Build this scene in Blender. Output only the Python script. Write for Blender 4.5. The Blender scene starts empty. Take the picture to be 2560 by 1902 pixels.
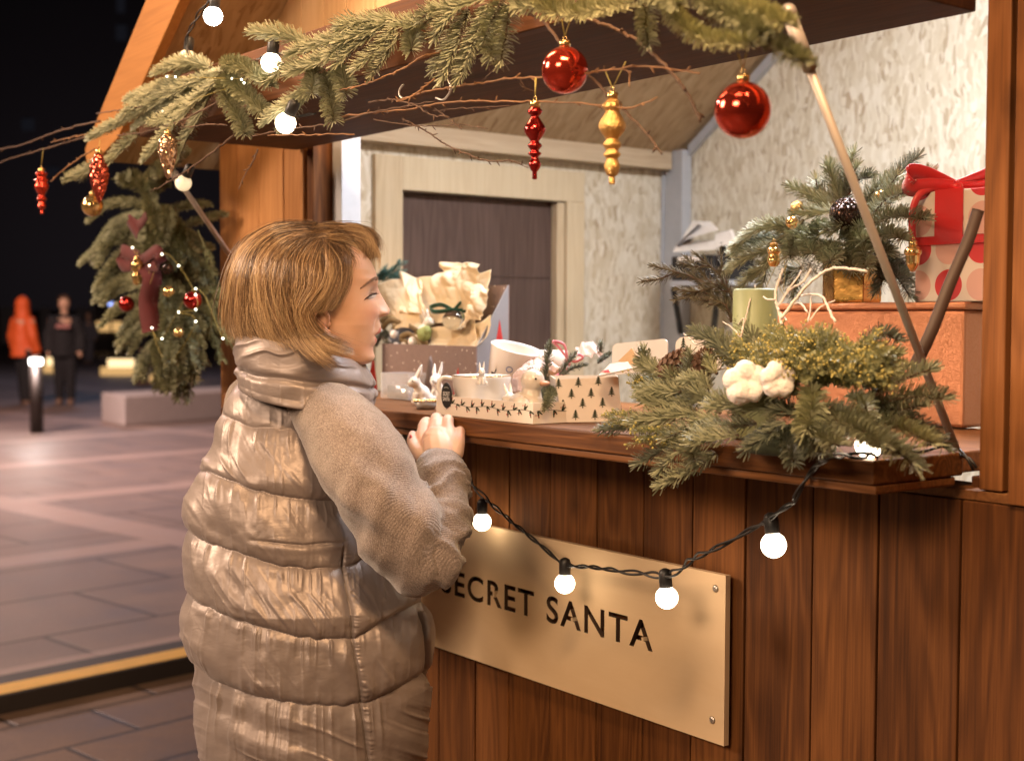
import bpy, math, random
import numpy as np
from mathutils import Vector, Matrix, noise as mn

# ------------------------------------------------------------------ camera
sc = bpy.context.scene
COL = sc.collection
RAD = math.radians
FPX, EYE = 3390.0, 1.5            # focal length in pixels of the 2560 px photograph, eye height
def _axes(yaw, pit, roll):
    f = np.array([-math.sin(yaw)*math.cos(pit), math.cos(yaw)*math.cos(pit), math.sin(pit)])
    r = np.array([math.cos(yaw), math.sin(yaw), 0.0]); u = np.cross(r, f)
    return math.cos(roll)*r+math.sin(roll)*u, -math.sin(roll)*r+math.cos(roll)*u, f
CR, CU, CF = _axes(RAD(52.75), RAD(-2.53), RAD(0.22))
C0 = np.array([0.0, 0.0, EYE])
cam = bpy.data.cameras.new('camera')
cam.sensor_width = 36.0
cam.lens = 36.0*FPX/2560.0
cam.clip_start = 0.05; cam.clip_end = 400.0
cam.dof.use_dof = True; cam.dof.focus_distance = 2.2; cam.dof.aperture_fstop = 4.0
cam.dof.aperture_blades = 8
camo = bpy.data.objects.new('camera', cam); COL.objects.link(camo)
camo.matrix_world = Matrix(((CR[0], CU[0], -CF[0], 0), (CR[1], CU[1], -CF[1], 0), (CR[2], CU[2], -CF[2], EYE), (0, 0, 0, 1)))
sc.camera = camo
def at(u, v, **k):
    """World point seen at pixel (u, v) of the photograph on the plane x=, y= or z= (or at depth d=)."""
    d = CR*(u-1280.0)/FPX - CU*(v-951.0)/FPX + CF
    a, val = next(iter(k.items()))
    if a == 'd': return C0 + d*val
    i = 'xyz'.index(a)
    return C0 + d*((val-C0[i])/d[i])

# ------------------------------------------------------------------ night sky and light
w = bpy.data.worlds.new('World'); sc.world = w; w.use_nodes = True
nt = w.node_tree; nt.nodes.clear()
sky = nt.nodes.new('ShaderNodeTexSky'); sky.sky_type = 'NISHITA'; sky.sun_disc = False
sky.sun_elevation = RAD(-7.0); sky.sun_rotation = RAD(200)
bg = nt.nodes.new('ShaderNodeBackground'); bg.inputs['Strength'].default_value = 0.10
ow = nt.nodes.new('ShaderNodeOutputWorld')
add = nt.nodes.new('ShaderNodeMix'); add.data_type = 'RGBA'; add.blend_type = 'ADD'; add.inputs[0].default_value = 1.0
add.inputs[7].default_value = (0.030, 0.024, 0.026, 1)      # glow of the town in the night sky
nt.links.new(sky.outputs[0], add.inputs[6]); nt.links.new(add.outputs[2], bg.inputs['Color']); nt.links.new(bg.outputs[0], ow.inputs['Surface'])

def lamp(name, kind, loc, energy, col, size=0.5, target=None, **k):
    l = bpy.data.lights.new(name, kind); l.energy = energy; l.color = col
    if kind == 'AREA':
        l.shape = 'RECTANGLE'; l.size = size; l.size_y = k.pop('size_y', size)
    else: l.shadow_soft_size = size
    for a, b in k.items(): setattr(l, a, b)
    o = bpy.data.objects.new(name, l); COL.objects.link(o); o.location = loc
    if target is not None:
        o.rotation_euler = (Vector(target)-Vector(loc)).to_track_quat('-Z', 'Y').to_euler()
    return o
WARM = (1.0, 0.62, 0.32); MID = (1.0, 0.80, 0.62); COOL = (0.97, 0.97, 1.0)
# festoon lights and lit stalls of the market street behind the photographer
lamp('market_street_light', 'AREA', (0.1, -3.3, 3.3), 185, (1.0, 0.70, 0.46), 1.6, (-1.9, 1.3, 1.3), size_y=1.0)
lamp('market_row_light', 'AREA', (-4.6, -1.9, 3.3), 250, (1.0, 0.72, 0.50), 1.0, (-2.3, 1.2, 1.1), size_y=1.2)
# white work light under the ridge inside the stall
lamp('stall_work_light', 'AREA', (-1.60, 2.42, 2.68), 78, COOL, 0.5, (-1.8, 2.5, 0.5), size_y=0.5)
lamp('stall_counter_light', 'AREA', (-2.35, 1.86, 2.40), 17, COOL, 0.5, (-2.3, 1.80, 0.5), size_y=0.2)
# festoon bulbs under the gable, above the picture
lamp('gable_festoon_light', 'AREA', (-2.3, 0.95, 2.75), 22, WARM, 0.7, (-2.3, 1.6, 2.2), size_y=0.2)
lamp('gable_festoon_light', 'AREA', (-0.75, 0.70, 2.62), 42, WARM, 0.7, (-1.2, 1.35, 1.5), size_y=0.2)
# street lighting over the square in the background
lamp('square_light', 'AREA', (-14, 1.0, 6.5), 1900, (1.0, 0.69, 0.58), 1.5, (-15.5, 4.0, 0.0), size_y=1.5)
lamp('far_square_light', 'AREA', (-34, 13, 9.0), 160, (0.62, 0.70, 1.0), 2.0, (-30, 11, 0.0), size_y=2.0)
fq_ = at(60, 801, d=92)
lamp('facade_fill', 'AREA', (fq_[0], fq_[1], 4.0), 900, (0.85, 0.75, 0.85), 3.0, tuple(at(60, 560, d=119)), size_y=3.0)  # added fill that lifts the black facade; no known lamp stands there
sc.view_settings.view_transform = 'Standard'; sc.view_settings.look = 'None'
sc.view_settings.gamma = 1.0; sc.view_settings.exposure = 0.0
sc.render.engine = 'CYCLES'
sc.cycles.use_denoising = True
sc.cycles.max_bounces = 8; sc.cycles.diffuse_bounces = 3; sc.cycles.glossy_bounces = 4
sc.cycles.transmission_bounces = 6; sc.cycles.transparent_max_bounces = 8
sc.cycles.caustics_reflective = False; sc.cycles.caustics_refractive = False
sc.cycles.sample_clamp_indirect = 4.0

# ------------------------------------------------------------------ helpers
rng = np.random.default_rng(7)
random.seed(7)
def V(*a): return np.array(a, float)
def nrm(v):
    v = np.asarray(v, float); return v/(np.linalg.norm(v)+1e-12)
def tag(o, label=None, cat=None, group=None, kind=None):
    if label: o['label'] = label
    if cat: o['category'] = cat
    if group: o['group'] = group
    if kind: o['kind'] = kind
    return o
def empty(name, loc, label=None, cat=None, group=None):
    e = bpy.data.objects.new(name, None); COL.objects.link(e)
    e.location = tuple(float(x) for x in loc); e.empty_display_size = 0.05
    return tag(e, label, cat, group)
def wloc(o):
    p = Vector(o.location)
    q = o.parent
    return p if q is None else p + wloc(q)
def mesh_obj(name, verts, faces, mat, parent=None, smooth=True, mats=None, midx=None, attr=None):
    """One mesh object from world-space vertices; its origin goes to the middle of its base."""
    verts = np.asarray(verts, float).reshape(-1, 3)
    lo, hi = verts.min(0), verts.max(0)
    o0 = np.array([(lo[0]+hi[0])/2, (lo[1]+hi[1])/2, lo[2]])
    me = bpy.data.meshes.new(name)
    fa = faces
    if isinstance(fa, np.ndarray) and fa.ndim == 2:
        n, k = fa.shape
        me.vertices.add(len(verts)); me.vertices.foreach_set('co', (verts-o0).astype(np.float32).ravel())
        me.loops.add(n*k); me.loops.foreach_set('vertex_index', fa.astype(np.int32).ravel())
        me.polygons.add(n); me.polygons.foreach_set('loop_start', np.arange(0, n*k, k, dtype=np.int32))
        me.update(calc_edges=True)
    else:
        me.from_pydata((verts-o0).tolist(), [], [list(map(int, f)) for f in fa])
    me.polygons.foreach_set('use_smooth', np.full(len(me.polygons), smooth))
    for m in (mats if mats else [mat]): me.materials.append(m)
    if midx is not None: me.polygons.foreach_set('material_index', np.asarray(midx, dtype=np.int32))
    if attr is not None:
        for an, av in attr.items():
            a = me.attributes.new(an, 'FLOAT', 'POINT'); a.data.foreach_set('value', np.asarray(av, dtype=np.float32))
    me.update()
    o = bpy.data.objects.new(name, me); COL.objects.link(o)
    if parent is not None:
        o.parent = parent; o0 = o0-np.array(wloc(parent))
    o.location = tuple(o0)
    return o
def bevel(o, w=0.003, seg=2, ang=40):
    m = o.modifiers.new('bevel', 'BEVEL'); m.width = w; m.segments = seg; m.limit_method = 'ANGLE'; m.angle_limit = RAD(ang)
    m.harden_normals = False
    return o
def subd(o, n=1):
    m = o.modifiers.new('subdivision', 'SUBSURF'); m.levels = n; m.render_levels = n
    return o
def frame_along(pts):
    pts = np.asarray(pts, float); n = len(pts)
    t = np.gradient(pts, axis=0); t /= np.linalg.norm(t, axis=1)[:, None]+1e-12
    ref = V(0, 0, 1) if abs(t[0][2]) < 0.9 else V(1, 0, 0)
    a = nrm(np.cross(t[0], ref)); A = [a]
    for i in range(1, n):
        a = a - t[i]*np.dot(a, t[i]); a = nrm(a); A.append(a)
    A = np.array(A); B = np.cross(t, A)
    return t, A, B
def smooth_path(pts, n, closed=False):
    """Catmull-Rom through control points (any dimension), n samples evenly by parameter."""
    p = np.asarray(pts, float)
    if len(p) == 2: return p[0]+(p[1]-p[0])*np.linspace(0, 1, n)[:, None]
    q = np.vstack([2*p[0]-p[1], p, 2*p[-1]-p[-2]])
    seg = np.concatenate([[0], np.cumsum(np.linalg.norm(np.diff(p, axis=0), axis=1))])
    s = np.linspace(0, seg[-1], n); out = []
    for x in s:
        i = min(max(np.searchsorted(seg, x, 'right')-1, 0), len(p)-2)
        t = (x-seg[i])/(seg[i+1]-seg[i]+1e-12)
        a, b, c, d = q[i], q[i+1], q[i+2], q[i+3]
        out.append(0.5*((2*b)+(-a+c)*t+(2*a-5*b+4*c-d)*t*t+(-a+3*b-3*c+d)*t**3))
    return np.array(out)
class MB:
    def __init__(s): s.v = []; s.f = []; s.m = []; s.n = 0
    def add(s, v, f, m=0):
        v = np.asarray(v, float).reshape(-1, 3)
        s.v.append(v); s.f += [[int(i)+s.n for i in q] for q in f]; s.m += [m]*len(f); s.n += len(v)
        return s
    def box(s, lo, hi, m=0, M=None, o=None):
        x0, y0, z0 = lo; x1, y1, z1 = hi
        v = np.array([[x0,y0,z0],[x1,y0,z0],[x1,y1,z0],[x0,y1,z0],[x0,y0,z1],[x1,y0,z1],[x1,y1,z1],[x0,y1,z1]], float)
        if M is not None: v = v@np.asarray(M).T
        if o is not None: v = v+np.asarray(o)
        return s.add(v, [[0,3,2,1],[4,5,6,7],[0,1,5,4],[1,2,6,5],[2,3,7,6],[3,0,4,7]], m)
    def tube(s, pts, r, n=8, m=0, caps=True, flat=1.0):
        pts = np.asarray(pts, float); k = len(pts)
        r = np.broadcast_to(np.asarray(r, float), (k,)) if np.ndim(r) < 2 else np.asarray(r)
        t, A, B = frame_along(pts)
        th = np.linspace(0, 2*np.pi, n, endpoint=False)
        v = pts[:, None]+r[:, None, None]*(np.cos(th)[None, :, None]*A[:, None]+flat*np.sin(th)[None, :, None]*B[:, None])
        f = [[i*n+j, i*n+(j+1) % n, (i+1)*n+(j+1) % n, (i+1)*n+j] for i in range(k-1) for j in range(n)]
        if caps: f += [list(range(n))[::-1], [(k-1)*n+j for j in range(n)]]
        return s.add(v, f, m)
    def lathe(s, prof, n=24, o=(0, 0, 0), M=None, m=0):
        """prof = [(radius, height)...] turned about z."""
        th = np.linspace(0, 2*np.pi, n, endpoint=False); k = len(prof)
        v = np.array([[r*math.cos(a), r*math.sin(a), z] for r, z in prof for a in th])
        if M is not None: v = v@np.asarray(M).T
        v = v+np.asarray(o)
        f = [[i*n+j, i*n+(j+1) % n, (i+1)*n+(j+1) % n, (i+1)*n+j] for i in range(k-1) for j in range(n)]
        if prof[0][0] > 1e-6: f.append(list(range(n))[::-1])
        if prof[-1][0] > 1e-6: f.append([(k-1)*n+j for j in range(n)])
        return s.add(v, f, m)
    def ball(s, o, r, n=20, m=0, M=None):
        r = np.broadcast_to(np.asarray(r, float), (3,))
        k = n//2; v = []; 
        th = np.linspace(0, 2*np.pi, n, endpoint=False)
        for i in range(k+1):
            a = np.pi*i/k
            v += [[r[0]*math.sin(a)*math.cos(b), r[1]*math.sin(a)*math.sin(b), -r[2]*math.cos(a)] for b in th]
        v = np.array(v)
        if M is not None: v = v@np.asarray(M).T
        v = v+np.asarray(o)
        f = [[i*n+j, i*n+(j+1) % n, (i+1)*n+(j+1) % n, (i+1)*n+j] for i in range(k) for j in range(n)]
        return s.add(v, f, m)
    def prism(s, poly, vec, m=0):
        """poly: list of 3-D points (flat outline), pushed along vec."""
        p = np.asarray(poly, float); n = len(p)
        v = np.vstack([p, p+np.asarray(vec, float)])
        f = [list(range(n))[::-1], [n+i for i in range(n)]]+[[i, (i+1) % n, n+(i+1) % n, n+i] for i in range(n)]
        return s.add(v, f, m)
    def grid(s, g, m=0, wrap=False):
        g = np.asarray(g, float); a, b = g.shape[:2]
        f = [[i*b+j, i*b+(j+1) % b, (i+1)*b+(j+1) % b, (i+1)*b+j] for i in range(a-1) for j in range(b if wrap else b-1)]
        return s.add(g.reshape(-1, 3), f, m)
    def build(s, name, mat, parent=None, smooth=True, bev=0, mats=None):
        o = mesh_obj(name, np.vstack(s.v), s.f, mat, parent, smooth, mats, s.m if mats else None)
        if bev: bevel(o, bev)
        return o
def grid_faces(a, b, wrap=False):
    i = np.arange(a-1)[:, None]; j = np.arange(b if wrap else b-1)[None, :]
    jn = (j+1) % b
    return np.stack([i*b+j, i*b+jn, (i+1)*b+jn, (i+1)*b+j], -1).reshape(-1, 4)
def rotz(a): c, s = math.cos(a), math.sin(a); return np.array([[c, -s, 0], [s, c, 0], [0, 0, 1.0]])
def rotx(a): c, s = math.cos(a), math.sin(a); return np.array([[1.0, 0, 0], [0, c, -s], [0, s, c]])
def roty(a): c, s = math.cos(a), math.sin(a); return np.array([[c, 0, s], [0, 1.0, 0], [-s, 0, c]])
# tileless lattice noise for numpy arrays (value noise, quintic), used to wrinkle cloth
_perm = rng.permutation(4096)
_val = rng.uniform(-1, 1, 4096)
def vnoise(x, y, z=0.0):
    x, y, z = np.broadcast_arrays(np.asarray(x, float), np.asarray(y, float), np.asarray(z, float))
    xi, yi, zi = np.floor(x).astype(int), np.floor(y).astype(int), np.floor(z).astype(int)
    fx, fy, fz = x-xi, y-yi, z-zi
    q = lambda t: t*t*t*(t*(t*6-15)+10)
    fx, fy, fz = q(fx), q(fy), q(fz)
    h = lambda a, b, c: _val[_perm[(_perm[(_perm[a & 4095]+b) & 4095]+c) & 4095]]
    l = lambda a, b, t: a+(b-a)*t
    return l(l(l(h(xi, yi, zi), h(xi+1, yi, zi), fx), l(h(xi, yi+1, zi), h(xi+1, yi+1, zi), fx), fy),
             l(l(h(xi, yi, zi+1), h(xi+1, yi, zi+1), fx), l(h(xi, yi+1, zi+1), h(xi+1, yi+1, zi+1), fx), fy), fz)
def fbm(x, y, z=0.0, o=4):
    s = 0; a = 1.0
    for i in range(o):
        s = s+a*vnoise(x*2**i+i*17.3, y*2**i+i*5.1, np.asarray(z)*2**i+i*3.7); a *= .5
    return s
def evaluated(o):
    dg = bpy.context.evaluated_depsgraph_get(); dg.update()
    return bpy.data.meshes.new_from_object(o.evaluated_get(dg))
def remeshed(mb, voxel, smooth=0, factor=0.5):
    """Union of the builder's pieces as one skin: (vertices, quads)."""
    me = bpy.data.meshes.new('tmp'); me.from_pydata(np.vstack(mb.v).tolist(), [], mb.f); me.update()
    o = bpy.data.objects.new('tmp', me); COL.objects.link(o)
    m = o.modifiers.new('r', 'REMESH'); m.mode = 'VOXEL'; m.voxel_size = voxel
    if smooth:
        k = o.modifiers.new('s', 'SMOOTH'); k.iterations = smooth; k.factor = factor
    e = evaluated(o)
    v = np.empty(len(e.vertices)*3); e.vertices.foreach_get('co', v); v = v.reshape(-1, 3)
    nn = np.empty(len(e.vertices)*3); e.vertices.foreach_get('normal', nn); nn = nn.reshape(-1, 3)
    f = np.empty(len(e.loops), dtype=np.int32); e.loops.foreach_get('vertex_index', f); f = f.reshape(-1, 4)
    bpy.data.objects.remove(o); bpy.data.meshes.remove(me); bpy.data.meshes.remove(e)
    return v, f, nn

# ------------------------------------------------------------------ materials
class NT:
    def __init__(s, name):
        s.mat = bpy.data.materials.new(name); s.mat.use_nodes = True
        s.t = s.mat.node_tree; s.t.nodes.clear()
        s.out = s.t.nodes.new('ShaderNodeOutputMaterial')
    def n(s, kind, **k):
        x = s.t.nodes.new('ShaderNode'+kind)
        for a, b in k.items():
            if a[0] == '_': setattr(x, a[1:], b)
        return x
    def set(s, x, key, val):
        if hasattr(val, 'links') or isinstance(val, bpy.types.NodeSocket): s.t.links.new(val, x.inputs[key])
        else: x.inputs[key].default_value = val
    def math(s, op, a, b=0.0, c=None, clamp=False):
        x = s.n('Math', _operation=op, _use_clamp=clamp); s.set(x, 0, a); s.set(x, 1, b)
        if c is not None: s.set(x, 2, c)
        return x.outputs[0]
    def vmath(s, op, a, b=(0, 0, 0)):
        x = s.n('VectorMath', _operation=op); s.set(x, 0, a); s.set(x, 1, b); return x.outputs[0]
    def pos(s): return s.n('NewGeometry').outputs['Position']
    def obj(s): return s.n('TexCoord').outputs['Object']
    def island(s): return s.n('NewGeometry').outputs['Random Per Island']
    def orand(s): return s.n('ObjectInfo').outputs['Random']
    def noise(s, vec, scale=5.0, detail=4.0, rough=0.55, dist=0.0, col=False):
        x = s.n('TexNoise'); s.set(x, 'Vector', vec); s.set(x, 'Scale', scale); s.set(x, 'Detail', detail)
        s.set(x, 'Roughness', rough); s.set(x, 'Distortion', dist); return x.outputs['Color' if col else 'Fac']
    def voro(s, vec, scale=5.0, feature='F1', out='Distance', rnd=1.0):
        x = s.n('TexVoronoi', _feature=feature); s.set(x, 'Vector', vec); s.set(x, 'Scale', scale); s.set(x, 'Randomness', rnd)
        return x.outputs[out]
    def ramp(s, fac, stops, interp='LINEAR'):
        x = s.n('ValToRGB'); r = x.color_ramp; r.interpolation = interp
        while len(r.elements) < len(stops): r.elements.new(0.5)
        for e, (p, c) in zip(r.elements, stops):
            e.position = p; e.color = (c, c, c, 1) if np.isscalar(c) else (*c, 1)
        s.set(x, 0, fac); return x.outputs[0]
    def mix(s, f, a, b, mode='MIX'):
        x = s.n('Mix', _data_type='RGBA', _blend_type=mode); s.set(x, 0, f)
        s.set(x, 6, a if not isinstance(a, tuple) else (*a, 1)); s.set(x, 7, b if not isinstance(b, tuple) else (*b, 1))
        return x.outputs[2]
    def bump(s, h, strength=0.3, dist=0.01):
        x = s.n('Bump'); s.set(x, 'Strength', strength); s.set(x, 'Distance', dist); s.set(x, 'Height', h); return x.outputs[0]
    def bsdf(s, color=(0.5, 0.5, 0.5), rough=0.5, normal=None, **k):
        b = s.n('BsdfPrincipled'); s.set(b, 'Base Color', (*color, 1) if isinstance(color, tuple) else color)
        s.set(b, 'Roughness', rough)
        if normal is not None: s.set(b, 'Normal', normal)
        for a, v in k.items():
            a = a.replace('_', ' ')
            s.set(b, a, (*v, 1) if (isinstance(v, tuple) and len(v) == 3 and ('Color' in a or 'Tint' in a)) else v)
        s.t.links.new(b.outputs[0], s.out.inputs[0]); return b
    def done(s): return s.mat
def plain(name, col, rough=0.5, var=0.12, scale=30.0, bump=0.15, bdist=0.001, **k):
    n = NT(name); p = n.obj()
    f = n.noise(p, scale, 4)
    c = n.mix(f, tuple(x*(1-var) for x in col), tuple(min(1, x*(1+var)) for x in col))
    n.bsdf(c, rough, n.bump(f, bump, bdist), **k); return n.done()
def wood(name, dark, mid, light, axis='z', rough=0.5, grain=1.0, knots=True, coat=0.0, ring=30.0):
    """Planed timber: stretched noise whose contour lines make the cathedral grain, fine pores, knots."""
    n = NT(name); p = n.pos(); isl = n.island()
    off = n.n('CombineXYZ'); n.set(off, 0, n.math('MULTIPLY', isl, 37.0)); n.set(off, 1, n.math('MULTIPLY', isl, 91.0)); n.set(off, 2, n.math('MULTIPLY', isl, 53.0))
    p = n.vmath('ADD', p, off.outputs[0])
    st = [1.0, 1.0, 1.0]; st['xyz'.index(axis)] = 0.09
    fine = [1.0, 1.0, 1.0]; fine['xyz'.index(axis)] = 0.02
    q = n.vmath('MULTIPLY', p, tuple(st))
    base = n.noise(q, 13.0, 2.0, 0.5, 0.3)
    rings = n.math('SINE', n.math('MULTIPLY', base, ring*2.2))
    rings = n.math('MULTIPLY_ADD', rings, 0.5, 0.5)
    pores = n.noise(n.vmath('MULTIPLY', p, tuple(fine)), 230.0, 4.0, 0.7)
    blot = n.noise(n.vmath('MULTIPLY', p, tuple(st)), 14.0, 4.0, 0.6)
    f = n.math('ADD', n.math('MULTIPLY', rings, 0.17*grain), n.math('ADD', n.math('MULTIPLY', pores, 0.62), n.math('MULTIPLY', blot, 0.48)))
    f = n.math('ADD', f, n.math('MULTIPLY', n.math('SUBTRACT', isl, 0.5), 0.34))
    c = n.ramp(f, [(0.25, dark), (0.55, mid), (0.9, light)])
    if knots:
        ks = [1.0, 1.0, 1.0]; ks['xyz'.index(axis)] = 0.45
        kd = n.voro(n.vmath('MULTIPLY', p, tuple(ks)), 5.0, 'F1')
        kd = n.math('ADD', kd, n.math('MULTIPLY', n.noise(p, 30, 2), 0.05))
        c = n.mix(n.ramp(kd, [(0.05, 0.7), (0.14, 0.0)]), c, tuple(x*0.35 for x in dark))
    n.bsdf(c, n.math('MULTIPLY_ADD', pores, 0.25, rough), n.bump(f, 0.35, 0.0015), Coat_Weight=coat, Coat_Roughness=0.35, Specular_IOR_Level=0.22)
    return n.done()
def osb(name, tint=(1, 1, 1), axis='y'):
    """Oriented strand board in the plane normal to `axis`: two layers of long flakes, each its own tone."""
    n = NT(name); p = n.pos()
    sep = n.n('SeparateXYZ'); n.set(sep, 0, p)
    h = sep.outputs[0] if axis == 'y' else sep.outputs[1]
    cb = n.n('CombineXYZ'); n.set(cb, 0, h); n.set(cb, 1, sep.outputs[2])
    warp = n.noise(cb.outputs[0], 6.0, 2.0, col=True)
    q = n.vmath('ADD', cb.outputs[0], n.vmath('MULTIPLY', n.vmath('SUBTRACT', warp, (0.5, 0.5, 0.5)), (0.07, 0.07, 0)))
    def layer(rot, sx, sy):
        m = n.n('Mapping'); n.set(m, 'Vector', q); m.inputs['Rotation'].default_value = (0, 0, rot); m.inputs['Scale'].default_value = (sx, sy, 1)
        x = n.n('TexVoronoi'); n.set(x, 'Vector', m.outputs[0]); n.set(x, 'Scale', 1.0)
        s2 = n.n('SeparateColor'); n.set(s2, 0, x.outputs['Color'])
        return s2.outputs[0], s2.outputs[1]
    a, am = layer(0.5, 70, 24); b, bm = layer(-0.8, 64, 22); c3, cm = layer(0.1, 100, 36)
    f = n.mix(n.math('GREATER_THAN', am, 0.5), b, a)
    f = n.mix(n.math('GREATER_THAN', cm, 0.62), f, c3)
    fib = n.noise(n.vmath('MULTIPLY', q, (1.0, 0.12, 1)), 190.0, 3.0)
    g = n.math('ADD', n.math('MULTIPLY', f, 0.8), n.math('MULTIPLY', fib, 0.3))
    t = lambda c: tuple(x*y for x, y in zip(c, tint))
    col = n.ramp(g, [(0.06, t((0.33, 0.23, 0.14))), (0.26, t((0.56, 0.47, 0.33))), (0.6, t((0.66, 0.58, 0.44))), (0.95, t((0.74, 0.67, 0.54)))])
    n.bsdf(col, 0.75, n.bump(g, 0.10, 0.001)); return n.done()
def emit(name, col, strength):
    n = NT(name); e = n.n('Emission'); n.set(e, 'Color', (*col, 1)); n.set(e, 'Strength', strength)
    n.t.links.new(e.outputs[0], n.out.inputs[0]); return n.done()

# ------------------------------------------------------------------ timber, ground
M = {}
M['wall'] = wood('stained wall boards', (0.030, 0.0092, 0.0024), (0.092, 0.0315, 0.0078), (0.20, 0.074, 0.019), 'z', 0.6)
M['wallx'] = wood('stained counter boards', (0.045, 0.015, 0.005), (0.125, 0.047, 0.0145), (0.27, 0.11, 0.038), 'x', 0.42, ring=46, coat=0.1)
M['wally'] = wood('stained end grain', (0.07, 0.026, 0.009), (0.16, 0.065, 0.022), (0.24, 0.11, 0.04), 'y', 0.55)
M['post'] = wood('amber boards', (0.085, 0.030, 0.009), (0.18, 0.068, 0.020), (0.28, 0.115, 0.038), 'z', 0.5)
M['panel'] = wood('lit amber boards', (0.20, 0.080, 0.024), (0.36, 0.155, 0.05), (0.48, 0.23, 0.085), 'z', 0.5)  # same boards as the post, colour made paler for the bulb light on them
M['flap'] = wood('dark flap boards', (0.034, 0.0125, 0.005), (0.070, 0.026, 0.010), (0.11, 0.042, 0.017), 'x', 0.55)
M['fascia'] = wood('flap front board', (0.05, 0.018, 0.008), (0.105, 0.04, 0.016), (0.17, 0.07, 0.028), 'x', 0.5)
M['gable'] = wood('pale pine cladding', (0.40, 0.24, 0.12), (0.55, 0.36, 0.20), (0.66, 0.46, 0.28), 'z', 0.55, grain=0.5)
M['barge'] = wood('amber barge board', (0.26, 0.105, 0.028), (0.38, 0.165, 0.048), (0.48, 0.23, 0.08), 'x', 0.5, grain=0.4)
M['pine'] = wood('raw pine trim', (0.38, 0.28, 0.17), (0.52, 0.41, 0.27), (0.62, 0.52, 0.36), 'z', 0.6, grain=0.5)
M['piney'] = wood('raw pine beam', (0.34, 0.24, 0.15), (0.48, 0.37, 0.25), (0.6, 0.48, 0.34), 'y', 0.6, grain=0.5)
M['doorw'] = wood('dark door boards', (0.050, 0.030, 0.024), (0.080, 0.050, 0.040), (0.12, 0.078, 0.064), 'z', 0.6, knots=False)
M['white_paint'] = plain('white painted batten', (0.40, 0.41, 0.44), 0.5)
M['osb_y'] = osb('strand board facing the hatch', (0.97, 1.0, 1.04), axis='y')
M['osb_x'] = osb('strand board beside the door', (0.9, 0.9, 0.92), axis='x')
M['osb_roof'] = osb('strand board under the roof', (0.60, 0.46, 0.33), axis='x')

def paving(name, a, b, joint, w, h, rot, jw=0.02, rough=0.45, bands=None):
    n = NT(name); p = n.pos()
    m = n.n('Mapping'); n.set(m, 'Vector', p); m.inputs['Rotation'].default_value = (0, 0, rot)
    br = n.n('TexBrick'); n.set(br, 'Vector', m.outputs[0]); n.set(br, 'Scale', 1.0)
    n.set(br, 'Color1', (*a, 1)); n.set(br, 'Color2', (*b, 1)); n.set(br, 'Mortar', (*joint, 1))
    n.set(br, 'Brick Width', w); n.set(br, 'Row Height', h); n.set(br, 'Mortar Size', jw); n.set(br, 'Mortar Smooth', 0.3)
    c = br.outputs['Color']
    f = n.noise(p, 2.2, 6, 0.65); g = n.noise(p, 60, 4)
    c = n.mix(0.55, c, n.ramp(f, [(0.3, 0.35), (0.7, 1.0)]), 'MULTIPLY')
    if bands:
        sep = n.n('SeparateXYZ'); n.set(sep, 0, m.outputs[0])
        k = None
        for i, (per, wd) in enumerate(bands):
            fr = n.math('FRACT', n.math('DIVIDE', sep.outputs[i], per))
            e = n.math('LESS_THAN', fr, wd/per); k = e if k is None else n.math('MAXIMUM', k, e)
        c = n.mix(n.math('MULTIPLY', k, 0.75), c, tuple(min(1, x*1.35) for x in a))
    c = n.mix(0.25, c, g, 'OVERLAY')
    r = n.math('MULTIPLY_ADD', f, 0.4, rough-0.2)
    n.bsdf(c, r, n.bump(n.math('ADD', br.outputs['Fac'], n.math('MULTIPLY', g, -0.4)), 0.35, -0.006)); return n.done()
KD = nrm(V(-0.168, 0.986, 0)); KN = V(-KD[1], KD[0], 0)   # kerb direction and its far side
KP = V(-5.475, 1.61, 0)
krot = math.atan2(KD[1], KD[0])
M['paving'] = paving('square paving slabs', (0.23, 0.168, 0.150), (0.20, 0.146, 0.132), (0.075, 0.053, 0.047), 1.25, 0.85, -krot, 0.018, 0.56, bands=((5.0, 0.4), (2.6, 0.32)))
M['setts'] = paving('street setts', (0.165, 0.098, 0.062), (0.13, 0.078, 0.05), (0.035, 0.022, 0.016), 0.62, 0.38, -krot, 0.014, 0.5)
M['kerb'] = plain('dark kerb stone', (0.035, 0.028, 0.026), 0.6)
M['yellow'] = plain('yellow kerb paint', (0.62, 0.36, 0.045), 0.5, 0.2, 14)
LOW = -0.075
def strip(name, a0, a1, s0, s1, z, mat):
    """Flat sheet between offsets a0..a1 beyond the kerb line and s0..s1 along it."""
    q = [KP+KD*s0+KN*a0, KP+KD*s1+KN*a0, KP+KD*s1+KN*a1, KP+KD*s0+KN*a1]
    q = [V(p[0], p[1], z) for p in q]
    return tag(mesh_obj(name, q, [[0, 1, 2, 3]], mat, smooth=False), kind='structure')
strip('street', -60, 0.0, -80, 120, LOW, M['setts'])
strip('square', 0.30, 160, -120, 160, 0.0, M['paving'])
kb = MB()
p0, p1 = KP-KD*60, KP+KD*90
kb.prism([V(p0[0], p0[1], LOW-0.1), V(p0[0], p0[1], 0.0), V(*(p0+KN*0.30)[:2], 0.0), V(*(p0+KN*0.30)[:2], LOW-0.1)], p1-p0)
tag(kb.build('kerb', M['kerb'], smooth=False), kind='structure')
strip('kerb_marking', 0.012, 0.155, -60, 90, 0.004, M['yellow'])

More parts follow.
